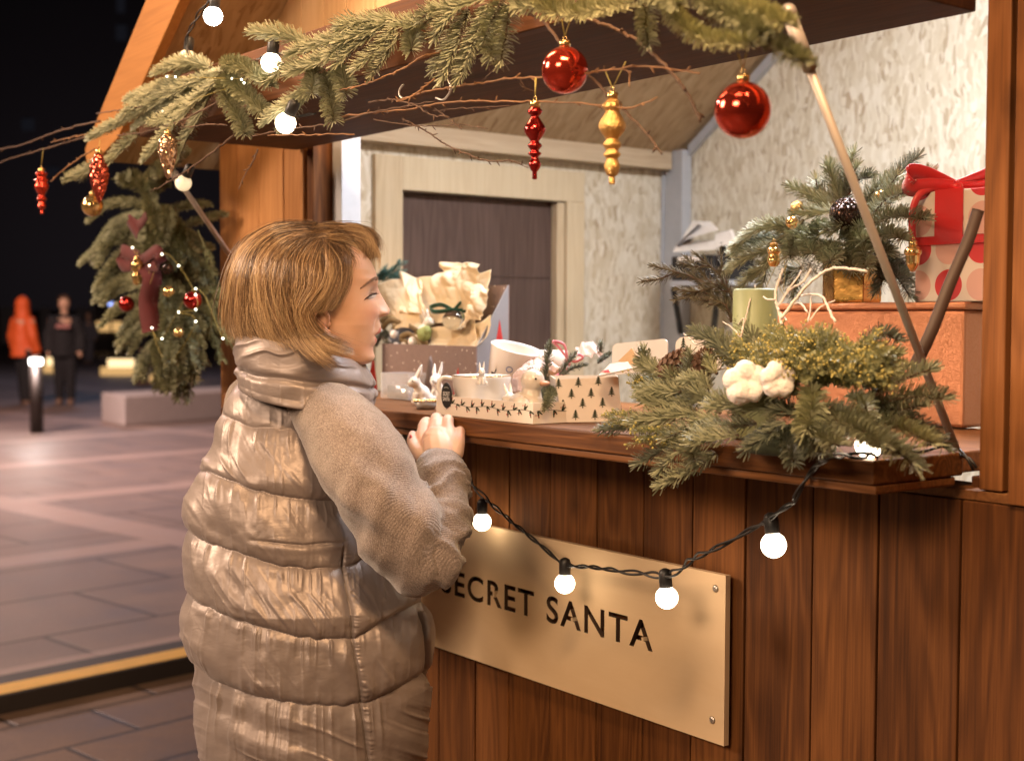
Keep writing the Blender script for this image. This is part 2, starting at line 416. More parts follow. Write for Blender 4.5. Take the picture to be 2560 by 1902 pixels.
# ------------------------------------------------------------------ the stall
YW = 1.62                                   # outer face of the front wall
XL, XR, YB = -3.46, -0.62, 3.30             # left and right walls, back wall
OX0, OX1 = -2.975, -1.098                   # opening
ZC, ZF, ZE = 1.322, 1.918, 2.02             # counter top, flap underside, eave
stall = empty('market_stall', (-2.04, 2.46, LOW), 'brown wooden market stall with a raised flap, open hatch and counter', 'market stall')
def planks(mb, x0, x1, z0, z1, y0, y1, w, gap=0.0035, seed=1, m=0, topf=None):
    r = random.Random(seed); x = x0
    while x < x1-0.01:
        ww = w*r.uniform(0.85, 1.2); e = min(x+ww, x1)
        if x1-e < 0.03: e = x1
        b = y0+r.uniform(0, 0.002)
        if topf is None: mb.box((x+gap/2, b, z0), (e-gap/2, y1, z1), m)
        else:
            za, zb = topf(x), topf(e)
            if max(za, zb) > z0:
                mb.prism([V(x+gap/2, b, z0), V(e-gap/2, b, z0), V(e-gap/2, b, max(zb, z0+.002)), V(x+gap/2, b, max(za, z0+.002))], V(0, y1-b, 0), m)
        x = e
    return mb
b = MB(); planks(b, XL, XR, LOW, 1.255, YW, YW+0.025, 0.118, seed=4)
b.box((XL+.004, YW+0.027, LOW), (XR-.004, YW+0.06, 1.25))
b.build('front_wall', M['wall'], stall, False, 0.0015)
# pale shelf strip of the window sill
b = MB(); b.box((OX1-0.30, YW+0.004, 1.2565), (-1.036, YW+0.09, 1.270))
b.build('sill_board', M['wally'], stall, False, 0.001)
# boards beside the hatch
b = MB(); planks(b, XL, OX0-0.012, 1.257, 2.05, YW, YW+0.03, 0.125, seed=3)
b.build('side_panel', M['panel'], stall, False, 0.0015)
b = MB(); planks(b, -1.034, XR, 1.2575, 2.05, YW-0.006, YW+0.03, 0.20, seed=8)
b.build('side_panel', M['post'], stall, False, 0.0015)
b = MB(); b.box((OX0-0.010, YW+0.012, 1.257), (OX0+0.022, YW+0.075, 1.99)); b.build('hatch_jamb', M['wall'], stall, False, 0.002)
b = MB(); b.box((-1.082, YW+0.004, 1.272), (-1.046, YW+0.07, 2.05)); b.build('hatch_jamb', M['post'], stall, False, 0.002)
# counter: thick plank with a narrower board under its front, shelf inside
b = MB(); b.box((-3.02, 1.42, 1.290), (-1.10, 1.615, ZC)); b.box((-3.02, 1.427, 1.277), (-1.1015, 1.60, 1.2892))
b.box((-2.97, 1.617, 1.290), (-1.12, 2.02, ZC-0.002))
b.build('counter', M['wallx'], stall, False, 0.003)
b = MB(); b.box((-1.118, 1.66, 1.262), (XR-.035, 2.3, 1.285)); b.build('inner_shelf', M['flap'], stall, False, 0.002)
b = MB(); b.box((-1.0455, YW+0.031, LOW), (XR-.032, YW+0.064, 2.04)); b.build('inner_lining', M['wall'], stall, False)
# round hook under the counter
hk = at(2140, 1240, y=1.55)
b = MB(); th = np.linspace(math.pi, 2*math.pi, 10)
b.tube([V(hk[0]+0.017*math.cos(t), 1.55, 1.276+0.012*math.sin(t)) for t in th], 0.0025, 6)
b.build('hook', M['piney'], stall)
# flap
FY = 1.21
flap = MB(); flap.box((OX0-0.03, FY+0.024, ZF), (OX1+0.004, YW-0.004, ZF+0.022))
flap = flap.build('flap', M['flap'], stall, False, 0.002)
b = MB(); b.box((OX0-0.03, FY, ZF-0.002), (OX1+0.004, FY+0.0235, ZF+0.105)); b.build('flap_front_board', M['fascia'], flap, False, 0.002)
b = MB(); b.box((OX1-0.022, FY+0.025, ZF+0.0225), (OX1+0.0035, YW-0.005, ZF+0.10)); b.build('flap_end_board', M['post'], flap, False, 0.002)
b = MB(); b.box((OX0-0.0295, FY+0.025, ZF+0.0225), (OX0-0.005, YW-0.005, ZF+0.10)); b.build('flap_end_board', M['fascia'], flap, False, 0.002)
# gable above the hatch
SL = 0.70; XA = -2.04
def roofz(x): return 2.022+SL*((x-XL) if x < XA else (XR-x))
b = MB(); planks(b, XL, XR, 2.052, 9, YW+0.002, YW+0.03, 0.115, seed=6, topf=lambda x: roofz(x)-0.002)
b.build('gable', M['gable'], stall, False, 0.001)
# roof: two slopes with overhang to the front
def slope(mb, xa, xb, y0, y1, t, dz=0.0):
    za, zb = roofz(xa)+dz, roofz(xb)+dz
    mb.prism([V(xa, y0, za), V(xb, y0, zb), V(xb, y0, zb+t), V(xa, y0, za+t)], V(0, y1-y0, 0))
r_ = MB(); slope(r_, XL-0.14, XA-0.001, 1.327, YB+0.2, 0.03); roof = r_.build('roof', M['osb_roof'], stall, False)
r_ = MB(); slope(r_, XA+0.001, XR+0.14, 1.327, YB+0.2, 0.03); r_.build('roof', M['osb_roof'], stall, False)
B1 = lambda x, y: at(x/2.36, y/2.36, y=1.30)
o0, o1, i0_, i1 = B1(500, 880), B1(860, 0), B1(690, 820), B1(1060, 0)
ext = lambda a, b, x: a+(b-a)*((x-a[0])/(b[0]-a[0]))
poly = [o0, B1(514, 1000), i0_, ext(i0_, i1, XA-.002), ext(o0, o1, XA-.002)]
b = MB(); b.prism(poly, V(0, 0.026, 0)); b.build('barge_board', M['barge'], stall, False, 0.002)
b = MB(); b.prism([V(2*XA-p[0], p[1], p[2]) for p in poly][::-1], V(0, 0.026, 0)); b.build('barge_board', M['barge'], stall, False, 0.002)
# insides
b = MB(); b.prism([V(XL+.03, YB, LOW), V(XR-.03, YB, LOW), V(XR-.03, YB, roofz(XR)), V(XA, YB, roofz(XA)-.002), V(XL+.03, YB, roofz(XL)-.01)], V(0, 0.03, 0)); b.build('back_wall', M['osb_y'], stall, False)
DY0, DY1, DZ = at(998, 462, x=XL+.03)[1], at(1408, 506, x=XL+.03)[1], 1.885
for y0, y1, z0 in ((YW+0.065, DY0, LOW), (DY1, YB-.001, LOW), (DY0, DY1, DZ)):
    pass
b = MB(); XI = XL+0.03
b.box((XL, YW+0.065, LOW), (XI, DY0, ZE)); b.box((XL, DY1, LOW), (XI, YB-0.001, ZE)); b.box((XL, DY0, DZ), (XI, DY1, ZE))
b.build('left_wall', M['osb_x'], stall, False)
b = MB(); b.box((XR-.03, YW+0.065, LOW), (XR, YB-0.001, ZE)); b.build('right_wall', M['osb_x'], stall, False)
door = MB(); door.box((XL+.002, DY0+.002, LOW), (XI-0.022, DY1-.002, DZ-.002)); door = door.build('door', M['doorw'], stall, False)
b = MB(); zz = at(1300, 690, x=XI)[2]
b.box((XI-0.0215, DY0+.03, zz-0.004), (XI-0.0185, DY1-.03, zz)); b.build('door_rail', M['doorw'], door, False)
fr = MB()
fr.box((XI+.001, DY0-0.095, LOW), (XI+0.021, DY0, DZ+0.10)); fr.box((XI+.001, DY1, LOW), (XI+0.021, DY1+0.075, DZ+0.0)); fr.box((XI+.0015, DY0, DZ), (XI+0.0205, DY1+0.075, DZ+0.10))
fr.build('door_frame', M['pine'], stall, False, 0.002)
b = MB(); b.box((XI-.02, DY1-0.034, LOW), (XI+0.012, DY1-0.003, DZ-.003)); b.build('door_stop', M['pine'], stall, False, 0.002)
# wall plate beam, corner posts, battens
b = MB(); b.box((XI+.001, YW+0.08, 2.015), (XI+0.055, YB-.05, 2.075)); b.build('beam', M['piney'], stall, False, 0.002)
b = MB(); b.box((XI+.001, YB-0.052, LOW), (XI+0.012, YB-.002, 2.08)); b.box((XI+0.013, YB-0.046, LOW), (XI+0.10, YB-.003, 2.08))
b.build('corner_post', M['white_paint'], stall, False, 0.002)
b = MB(); b.prism([V(XI+.1, YB-.022, roofz(XI+.1)-.052), V(XA, YB-.022, roofz(XA)-.052), V(XA, YB-.022, roofz(XA)-.018), V(XI+.1, YB-.022, roofz(XI+.1)-.018)], V(0, .02, 0)); b.build('batten', M['white_paint'], stall, False)
b = MB(); b.box((OX0+0.03, YW+0.061, 1.257), (OX0+0.075, YW+0.115, 2.0)); b.build('hatch_stud', M['white_paint'], stall, False, 0.002)
b = MB(); b.box((XI+.04, YW+0.062, LOW), (XR-.04, YB-.002, LOW+0.02)); b.build('floor', M['flap'], stall, False)

# flap stays (gas struts)
M['steel'] = plain('brushed steel', (0.55, 0.50, 0.45), 0.35, Metallic=0.85)
M['strut'] = plain('greyish strut tube', (0.46, 0.40, 0.36), 0.45, Metallic=0.4)
M['brown_tube'] = plain('brown leather strap', (0.055, 0.030, 0.022), 0.6)
def strut(a, b_, r, knuckle):
    a, b_ = np.array(a), np.array(b_)
    s = MB(); s.tube([a, b_], r, 12); o = s.build('flap_stay', M['strut'], stall)
    k = MB(); d = nrm(b_-a); k.tube([a-d*.01, a+d*knuckle], r*1.6, 12); k.ball(a-d*.016, 0.011, 14); k.build('stay_fitting', M['strut'], o)
    return o
strut(at(1982, 62, y=1.275), at(2390, 1122, y=1.605), 0.0058, 0.06)
strut(at(442, 445, y=1.27), at(596, 668, y=1.56), 0.0062, 0.012)

# ------------------------------------------------------------------ the woman at the counter
HR = nrm(V(CR[0], CR[1], 0)); HW = nrm(V(CF[0], CF[1], 0)); ZU = V(0, 0, 1)
def satin(name, col, rough=0.43):
    n = NT(name); p = n.pos()
    f = n.noise(p, 9, 5, 0.6); g = n.noise(n.vmath('MULTIPLY', p, (1, 1, 2.2)), 30, 5, 0.55, 0.8); h = n.noise(p, 900, 2)
    c = n.mix(f, tuple(x*0.85 for x in col), tuple(x*1.12 for x in col))
    rn = n.n('TexNoise', _noise_type='RIDGED_MULTIFRACTAL'); n.set(rn, 'Vector', n.vmath('MULTIPLY', p, (1, 1, 1.5))); n.set(rn, 'Scale', 20.0); n.set(rn, 'Detail', 3.0); n.set(rn, 'Roughness', 0.5); n.set(rn, 'Distortion', 0.2)
    hh = n.math('ADD', n.math('MULTIPLY', g, 0.7), n.math('ADD', n.math('MULTIPLY', h, 0.04), n.math('MULTIPLY', rn.outputs['Fac'], 0.30)))
    n.bsdf(c, n.math('MULTIPLY_ADD', g, 0.2, rough-0.1), n.bump(hh, 0.22, 0.006), Metallic=0.28, Sheen_Weight=0.1, Specular_IOR_Level=0.55); return n.done()
def wool(name):
    n = NT(name); p = n.pos()
    s = n.noise(p, 1500, 2, 0.7); s2 = n.noise(p, 420, 3, 0.6); b = n.noise(p, 14, 3)
    c = n.ramp(s2, [(0.30, (0.13, 0.098, 0.084)), (0.52, (0.26, 0.206, 0.182)), (0.72, (0.40, 0.328, 0.298))])
    c = n.mix(0.25, c, n.ramp(s, [(0.3, 0.0), (0.7, 1.0)]), 'OVERLAY')
    c = n.mix(0.3, c, n.ramp(b, [(0.3, 0.6), (0.7, 1.0)]), 'MULTIPLY')
    q = n.n('SeparateXYZ'); n.set(q, 0, p)
    rib = n.math('SINE', n.math('ADD', n.math('MULTIPLY', q.outputs[0], 2300.0), n.math('MULTIPLY', q.outputs[2], -700.0)))
    hh = n.math('ADD', n.math('MULTIPLY', rib, 0.35), n.math('MULTIPLY', s2, 1.2))
    n.bsdf(c, 0.9, n.bump(hh, 0.5, 0.0016), Sheen_Weight=0.5, Sheen_Roughness=0.5, Specular_IOR_Level=0.2); return n.done()
M['satin'] = satin('champagne satin shell', (0.255, 0.208, 0.194))
M['wool'] = wool('taupe melange wool')
def skinmat(name, red=True):
    n = NT(name); p = n.pos()
    f = n.noise(p, 60, 4); g = n.noise(p, 700, 3)
    c = n.mix(f, (0.60, 0.35, 0.23), (0.68, 0.42, 0.29))
    at_ = n.n('Attribute', _attribute_name='lip'); bl = n.n('Attribute', _attribute_name='blush')
    c = n.mix(n.math('MULTIPLY', bl.outputs['Fac'], 0.55), c, (0.66, 0.27, 0.18))
    c = n.mix(n.math('MULTIPLY', at_.outputs['Fac'], 0.85), c, (0.50, 0.13, 0.10))
    n.bsdf(c, 0.48, n.bump(g, 0.12, 0.0006), Subsurface_Weight=0.18, Subsurface_Radius=(0.012, 0.005, 0.003), Subsurface_Scale=0.6, Specular_IOR_Level=0.4); return n.done()
M['skin'] = skinmat('skin')
wbase = at(770, 1400, d=2.5)
woman = empty('person', (wbase[0], wbase[1], LOW), 'fair haired woman in shiny champagne puffer coat with grey wool sleeves at the counter', 'person')
def proj(p):
    q = np.asarray(p)-C0; w_ = q@CF
    return 1280+FPX*(q@CR)/w_, 951-FPX*(q@CU)/w_
def lin(tab, x):
    t = np.asarray(tab, float); return np.interp(x, t[:, 0], t[:, 1])
def smooth_lin(tab, x):
    t = np.asarray(tab, float); xs = np.linspace(t[0, 0], t[-1, 0], 400)
    y = np.interp(xs, t[:, 0], t[:, 1]); k = np.hanning(23); k /= k.sum()
    y = np.convolve(np.pad(y, 11, 'edge'), k, 'valid')
    return np.interp(x, xs, y)
# --- coat body: rings between the left and right outline, quilted between the stitched seams
CL = [(925, 612), (949, 596), (982, 571), (1014, 555), (1036, 549), (1083, 543), (1116, 536), (1138, 525), (1159, 506), (1188, 489), (1218, 474), (1247, 467), (1301, 469), (1366, 466), (1391, 464), (1475, 467), (1519, 465), (1577, 469), (1628, 477), (1657, 486), (1737, 494), (1810, 498), (1847, 506), (1902, 524), (2050, 540), (2400, 545)]
CRT = [(925, 790), (949, 840), (1000, 880), (1100, 905), (1250, 930), (1350, 960), (1450, 1015), (1493, 1052), (1533, 1074), (1577, 1084), (1664, 1079), (1737, 1076), (1828, 1064), (1902, 1055), (2050, 1050), (2400, 1045)]
SEAMS = [
 [(400, 925), (560, 930), (700, 955), (900, 960), (1100, 960)],
 [(400, 985), (549, 1027), (585, 1050), (629, 1068), (672, 1071), (736, 1071), (1100, 1060)],
 [(440, 1160), (525, 1178), (549, 1189), (585, 1203), (640, 1225), (694, 1237), (749, 1245), (798, 1250), (1100, 1260)],
 [(440, 1300), (471, 1322), (498, 1345), (560, 1369), (651, 1397), (702, 1413), (761, 1420), (826, 1420), (863, 1415), (897, 1398), (1100, 1330)],
 [(440, 1455), (473, 1482), (498, 1504), (575, 1541), (644, 1562), (710, 1577), (761, 1592), (823, 1597), (877, 1595), (910, 1581), (957, 1551), (1005, 1522), (1041, 1504), (1100, 1480)],
 [(440, 1620), (487, 1659), (531, 1694), (586, 1719), (644, 1737), (695, 1748), (750, 1756), (808, 1760), (866, 1760), (910, 1756), (950, 1739), (987, 1719), (1023, 1697), (1056, 1679), (1100, 1660)],
 [(440, 2010), (700, 2100), (900, 2110), (1100, 2040)],
 [(440, 2380), (1100, 2400)]]
SIDE = [(1340, 846), (1355, 848), (1420, 857), (1464, 859), (1519, 870), (1595, 879), (1683, 890), (1756, 901), (1900, 915), (2400, 930)]
nv, nth = 620, 760
vv = np.linspace(930, 2380, nv)
th = np.concatenate([np.linspace(-0.25, math.pi+0.25, nth-160, endpoint=False), np.linspace(math.pi+0.25, 2*math.pi-0.25, 160, endpoint=False)])
DC = 2.50
L_, R_ = smooth_lin(CL, vv), smooth_lin(CRT, vv)
uc, aa = (L_+R_)/2, (R_-L_)/2*DC/FPX
aa = aa-0.008
bb = np.minimum(aa*0.95, 0.195)
ctr = np.array([at(u, v, d=DC) for u, v in zip(uc, vv)])
G = ctr[:, None]+aa[:, None, None]*np.cos(th)[None, :, None]*HR-bb[:, None, None]*np.sin(th)[None, :, None]*HW
NN = bb[:, None, None]*np.cos(th)[None, :, None]*HR-aa[:, None, None]*np.sin(th)[None, :, None]*HW
NN /= np.linalg.norm(NN, axis=2)[..., None]
U_, V_ = proj(G.reshape(-1, 3)); U_ = U_.reshape(nv, nth); V_ = V_.reshape(nv, nth)
S = np.array([smooth_lin(s, U_) for s in SEAMS])
S += 3.0*vnoise(U_/22, 3.1+0*U_, np.arange(len(SEAMS))[:, None, None]*7.0)
disp = np.zeros_like(U_); 
def ridge(x): return np.exp(-(x/0.33)**2)
arc = U_
for k in range(len(SEAMS)-1):
    a, b_ = S[k], S[k+1]
    t = (V_-a)/(b_-a); inn = (t >= 0) & (t < 1); t = np.clip(t, 0, 1)
    H = min(1.0, 1.0)
    hgt = np.clip((b_-a)/150.0, 0.5, 1.25)*(0.0035 if k == 0 else 0.0108)
    puff = np.sqrt(np.clip(1-(2*t**1.35-1)**2, 0, 1))*hgt
    g1 = ridge(vnoise(arc/30+k*31, t*0.9, k*5.0)); g2 = ridge(vnoise(arc/17+k*11, t*1.3+9, k*3.0))
    gath = (g1*0.0062+g2*0.0036)*(np.exp(-t*3.6)+0.55*np.exp(-(1-t)*5.0))*np.clip(t*9, 0, 1)*np.clip((1-t)*9, 0, 1)
    ang = RAD(58 if k < 5 else 24)
    ca, sa = math.cos(ang), math.sin(ang)
    al, ac = (U_*ca+V_*sa), (-U_*sa+V_*ca)
    warp = 9*vnoise(U_/110, V_/110, k+2.2)
    f1 = vnoise((ac+warp)/46+k*13, al/230, k*2.0); f2 = ridge(vnoise((ac+warp)/30+k*3, al/170, k*4.0+1)); f3 = ridge(vnoise((ac+warp*0.4)/16+k*7, al/120, k*9.0+1))
    mask = np.clip(0.45+0.9*vnoise(U_/95, V_/85, k*1.7+4), 0, 1)
    env = np.clip(t*5, 0, 1)*np.clip((1-t)*5, 0, 1)
    fold = (f1*0.0052+f2*0.0044*mask+f3*0.0010*mask)*env
    if k == 0: fold *= 0.5; gath *= 0.5
    if k in (1, 2): gath *= 0.75
    disp = np.where(inn, puff+gath+fold, disp)
ds = U_-smooth_lin(SIDE, V_)
on = np.clip((V_-1350)/45.0, 0, 1)*(np.sin(th)[None, :] > -0.2)
disp = disp*(1-on)+on*(disp*(1-0.35*np.exp(-(ds/16.0)**2))-0.006*np.exp(-(ds/3.5)**2)+0.0025*np.exp(-((ds-9)/7.0)**2)*ridge(vnoise(V_/7, 0.0, 5.0)))
# dart crease above the third seam
cr_ = V_-lin([(600, 1340), (651, 1349), (755, 1361), (840, 1353), (870, 1345)], U_)
m_ = np.clip((U_-625)/60, 0, 1)*np.clip((868-U_)/60, 0, 1)*(np.sin(th)[None, :] > 0)
disp = disp+m_*(-0.0045*np.exp(-(cr_/4.0)**2)+0.002*np.exp(-((cr_-12)/10.0)**2))
# zipped pocket slit at the right edge
zs = U_-lin([(1520, 1041), (1562, 1050), (1610, 1054), (1664, 1058), (1712, 1069)], V_)
m_ = (V_ > 1528) & (V_ < 1716) & (np.sin(th)[None, :] > -0.3)
disp = np.where(m_, disp-0.022*np.exp(-(zs/4.5)**2), disp)
disp += 0.0007*fbm(U_/30, V_/30, 1.0, 2)
G = G+NN*disp[..., None]
gv = G.reshape(-1, 3); gf = grid_faces(nv, nth, True)
coat = mesh_obj('puffer_coat', gv, gf, M['satin'], woman)
zb = MB(); zp = []
for v in np.linspace(1530, 1712, 14):
    i = int((v-930)/(2380-930)*(nv-1)); j = int(np.argmin(np.abs(U_[i, :nth-160]-lin([(1520, 1041), (1562, 1050), (1610, 1054), (1664, 1058), (1712, 1069)], V_[i, :nth-160]))))
    zp.append(G[i, j]+NN[i, j]*0.004)
zb.tube(np.array(zp), 0.0035, 6)
M['black'] = plain('black rubber', (0.012, 0.012, 0.013), 0.5)
zb.build('pocket_zip', M['black'], coat)
# --- collar: padded stand-up funnel
nc, nt_ = 130, 420
tt = np.linspace(0, 1, nc); tc = np.linspace(0, 2*math.pi, nt_, endpoint=False)
cg = np.zeros((nc, nt_, 3)); cp = []
for i, t in enumerate(tt):
    # outside from the bottom seam up, over the rim and down inside
    s = min(t/0.78, 1.0); ins = max(0, (t-0.78)/0.22)
    ul, ur = 592-5*s-4*math.sin(s*math.pi), 943-28*s+10*math.sin(s*math.pi)
    vl, vr = 962-130*s, 1012-112*s
    ucn, ha = (ul+ur)/2, (ur-ul)/2
    a_ = ha*2.49/FPX*(1-0.20*ins); b_ = (0.145-0.015*s)*(1-0.2*ins)
    cpt = at(ucn, (vl+vr)/2, d=2.49)
    dz = (vr-vl)/2*2.49/FPX
    pb = 0.011*math.sqrt(max(0, 1-(2*s-1)**2))*(1-ins)
    for_ = (cpt+(a_+pb-0.008)*np.cos(tc)[:, None]*HR-(b_+pb)*np.sin(tc)[:, None]*HW-(dz*np.cos(tc))[:, None]*ZU-(0.02*ins)*ZU)
    for_[:, 2] -= 0.016*np.clip(np.sin(tc), 0, 1)*(1-s)
    for_[:, 2] += 0.006*np.clip(np.sin(tc), 0, 1)*s
    nr = np.cos(tc)[:, None]*HR-np.sin(tc)[:, None]*HW
    y = np.full_like(tc, t)
    al = tc*90+s*30
    f = ridge(vnoise(s*4.5+tc*1.5+0.5*vnoise(tc*3, y*3, 2.0), tc*1.1, 3.0))*0.0035+vnoise(s*2.5-tc*0.8, tc*1.2, 8.0)*0.0035+ridge(vnoise(tc*6, s*1.5, 8.0))*0.003*math.exp(-s*4)-0.007*np.exp(-((s-0.42-0.06*vnoise(tc*1.3,0.0,1.0))/0.06)**2)
    cg[i] = for_+nr*((f-0.006)*(1-ins)*min(1, 8*s))[:, None]
mesh_obj('collar', cg.reshape(-1, 3), grid_faces(nc, nt_, True), M['satin'], coat)
# --- sleeves
def chain(mb, pts, n=20):
    """pts: (u, v, depth, radius in pixels)."""
    p = np.array([[*at(u, v, d=d), r*d/FPX] for u, v, d, r in pts])
    q = smooth_path(p, 26)
    mb.tube(q[:, :3], q[:, 3], n)
    for k in (0, -1): mb.ball(q[k, :3], q[k, 3]*0.995, n)
def sleeve(name, upper, fore, mat, wr, seed, cuff=True):
    mb = MB(); chain(mb, upper); chain(mb, fore)
    v, f, n = remeshed(mb, 0.0045, 14, 0.6)
    u_, w_ = proj(v)
    fa = np.array([at(a, b, d=c) for a, b, c, r in fore]); ua = np.array([at(a, b, d=c) for a, b, c, r in upper])
    def near(path):
        path = smooth_path(path, 40); d = np.linalg.norm(v[:, None]-path[None], axis=2); i = d.argmin(1); return d.min(1), i/39.0
    df, tf = near(fa); du, tu = near(ua)
    isf = df < du*0.9
    # rings of bunched cloth along the forearm, drag lines from the armpit to the elbow
    k1 = ridge(vnoise(tf*7+0.9*vnoise(v[:, 0]*14, v[:, 1]*14, seed), v[:, 0]*5, v[:, 1]*5+seed))
    k2 = ridge(vnoise(tf*15, v[:, 0]*9, v[:, 2]*6+seed))
    k3 = ridge(vnoise((u_*0.55-w_*0.83)/60+seed, (u_*0.83+w_*0.55)/260, 3.0))
    k4 = ridge(vnoise((u_*0.95+w_*0.3)/44, (w_*0.95-u_*0.3)/170, seed+5.0))
    disp = np.where(isf, (k1-0.5)*0.013*wr*np.clip(1.35-tf, 0.2, 1)+(k2-0.4)*0.003, 0.006*vnoise((u_*0.55-w_*0.83)/55+seed, (u_*0.83+w_*0.55)/240, 3.0)*np.clip(tu*1.4, 0.1, 1)+0.007*vnoise((u_*0.95+w_*0.3)/40, (w_*0.95-u_*0.3)/150, seed+5.0)*np.clip((tu-0.4)*2.2, 0, 1))
    bl = np.clip((df-du*0.9)/0.03+0.5, 0, 1); 
    disp += 0.0012*fbm(v[:, 0]*34, v[:, 1]*34, v[:, 2]*34, 2)
    return mesh_obj(name, v+n*disp[:, None], f, mat, woman)
sleeve('sleeve', [(752, 985, 2.44, 62), (800, 1018, 2.41, 84), (856, 1082, 2.37, 105), (905, 1155, 2.33, 115), (947, 1235, 2.31, 117), (994, 1315, 2.30, 111), (1043, 1398, 2.31, 92)],
       [(1068, 1392, 2.31, 90), (1102, 1318, 2.34, 72), (1112, 1240, 2.38, 66), (1106, 1196, 2.41, 70), (1103, 1180, 2.42, 67)], M['wool'], 1.0, 3.0)
sleeve('sleeve', [(640, 1010, 2.60, 80), (640, 1150, 2.74, 95), (700, 1330, 2.84, 90)],
       [(720, 1330, 2.84, 80), (860, 1250, 2.86, 62), (985, 1130, 2.83, 56)], M['wool'], 0.8, 9.0)
# cuff edge fold
# --- hand resting on the counter edge
def hand(parent, T, mirror=1):
    """Local hand: fingers along +x, back of the hand +z, thumb towards +y*mirror; T maps to the world."""
    mb = MB()
    def c(pts, n=12):
        p = np.array(pts, float); p[:, 1] *= mirror; q = smooth_path(p, 16)
        mb.tube(q[:, :3], q[:, 3], n)
        for k in (0, -1): mb.ball(q[k, :3], q[k, 3]*0.99, n)
    return mb, c
hb = MB()
def fing(pts, n=12):
    p = np.array([[*at(u, v, d=d), r*d/FPX] for u, v, d, r in pts]); q = smooth_path(p, 18)
    hb.tube(q[:, :3], q[:, 3], n)
    for k in (0, -1): hb.ball(q[k, :3], q[k, 3]*0.99, n)
# wrist and back of the hand
fing([(1102, 1180, 2.425, 44), (1098, 1130, 2.435, 45), (1092, 1102, 2.445, 40)])
fing([(1062, 1124, 2.45, 24), (1060, 1096, 2.465, 23), (1062, 1070, 2.485, 18)])
fing([(1090, 1116, 2.44, 27), (1089, 1090, 2.455, 25), (1090, 1062, 2.475, 18)])
fing([(1117, 1120, 2.435, 27), (1119, 1094, 2.445, 24), (1119, 1066, 2.465, 17)])
fing([(1138, 1132, 2.43, 22), (1145, 1108, 2.435, 18), (1148, 1090, 2.45, 15)])
# fingers bend at the knuckles over the edge of the plank
fing([(1060, 1068, 2.488, 17), (1066, 1056, 2.51, 15), (1076, 1060, 2.545, 13.5)])
fing([(1090, 1060, 2.478, 16.5), (1091, 1046, 2.50, 15.5), (1098, 1050, 2.535, 13.5)])
fing([(1119, 1063, 2.468, 16), (1120, 1050, 2.485, 15), (1124, 1054, 2.515, 13)])
fing([(1148, 1088, 2.452, 14.5), (1150, 1078, 2.465, 13.5), (1147, 1082, 2.495, 12)])
# thumb from the side of the palm, against the plank
fing([(1052, 1138, 2.43, 20), (1036, 1120, 2.435, 15), (1029, 1100, 2.455, 12.5), (1031, 1086, 2.48, 10.5)])
v, f, n = remeshed(hb, 0.0019, 3, 0.5)
u_, w_ = proj(v)
bl = np.zeros(len(v))
for (a, b_) in ((1064, 1068), (1090, 1060), (1118, 1064), (1147, 1088), (1032, 1092)): bl = np.maximum(bl, np.exp(-((u_-a)**2+(w_-b_)**2)/150.0))
v = v-n*(0.0012*np.exp(-((w_-1078)/5.0)**2)*np.exp(-((u_-1104)/6.0)**2))[:, None]
def skin_hand():
    n = NT('hand skin'); p = n.pos(); f_ = n.noise(p, 90, 4)
    c = n.mix(f_, (0.62, 0.42, 0.34), (0.70, 0.50, 0.41)); a = n.n('Attribute', _attribute_name='blush')
    c = n.mix(n.math('MULTIPLY', a.outputs['Fac'], 0.6), c, (0.66, 0.30, 0.24))
    n.bsdf(c, 0.5, n.bump(n.noise(p, 900, 3), 0.15, 0.0006), Subsurface_Weight=0.15, Subsurface_Radius=(0.01, 0.004, 0.003), Subsurface_Scale=0.5); return n.done()
M['handskin'] = skin_hand()
hnd = mesh_obj('hand', v, f, M['handskin'], woman, attr={'blush': bl})
nb = MB(); tpt = at(1027, 1094, d=2.447); nb.ball(tpt, (0.0035, 0.0026, 0.0058), 12)
M['nail'] = plain('rose nail', (0.55, 0.12, 0.13), 0.25); nb.build('thumb_nail', M['nail'], hnd)

# ------------------------------------------------------------------ head, face, hair
HD = 2.47; KS = HD/FPX/4.13          # metres per pixel of the enlarged head crop (origin 540, 530, x4.13)
HO = at(540+1100/4.13, 530+850/4.13, d=HD)          # middle of the skull
TY = RAD(9)
FH = nrm(HR*math.cos(TY)+HW*math.sin(TY)); SH = nrm(-HW*math.cos(TY)+HR*math.sin(TY))   # face forward, side towards the camera
def hl(f, s, z): return HO+FH*(f/math.cos(TY))+SH*s+ZU*z
# midline tables in crop pixels (y down), base without nose and lips
yb = np.array([-640, -600, -520, -450, -350, -250, -160, -80, 0, 80, 160, 235, 315, 400, 460, 540, 600, 650, 690, 722, 735, 750])
fb = np.array([-60, 120, 300, 400, 490, 537, 558, 553, 556, 562, 566, 570, 572, 560, 545, 520, 518, 528, 512, 460, 380, 250])
bk = np.array([-80, -300, -430, -490, -535, -545, -545, -540, -530, -510, -480, -440, -390, -340, -300, -260, -240, -230, -220, -210, -200, -190])
wd = np.array([0.010, 0.036, 0.056, 0.064, 0.071, 0.0745, 0.0755, 0.0755, 0.0755, 0.0750, 0.0735, 0.0715, 0.0685, 0.064, 0.060, 0.0545, 0.050, 0.046, 0.0425, 0.038, 0.034, 0.03])
nos = np.array([[-160, 0], [-80, 6], [-40, 22], [0, 40], [80, 79], [130, 106], [160, 118], [185, 114], [207, 97], [226, 50], [240, 14], [262, 4], [300, 0]])
lipd = np.array([[240, 0], [262, 4], [315, 20], [350, 30], [378, 34], [396, 24], [412, -6], [425, -26], [440, -14], [458, 6], [480, 14], [505, 10], [540, -6], [580, -4], [630, 6], [690, 0]])
ny, nx = 230, 200
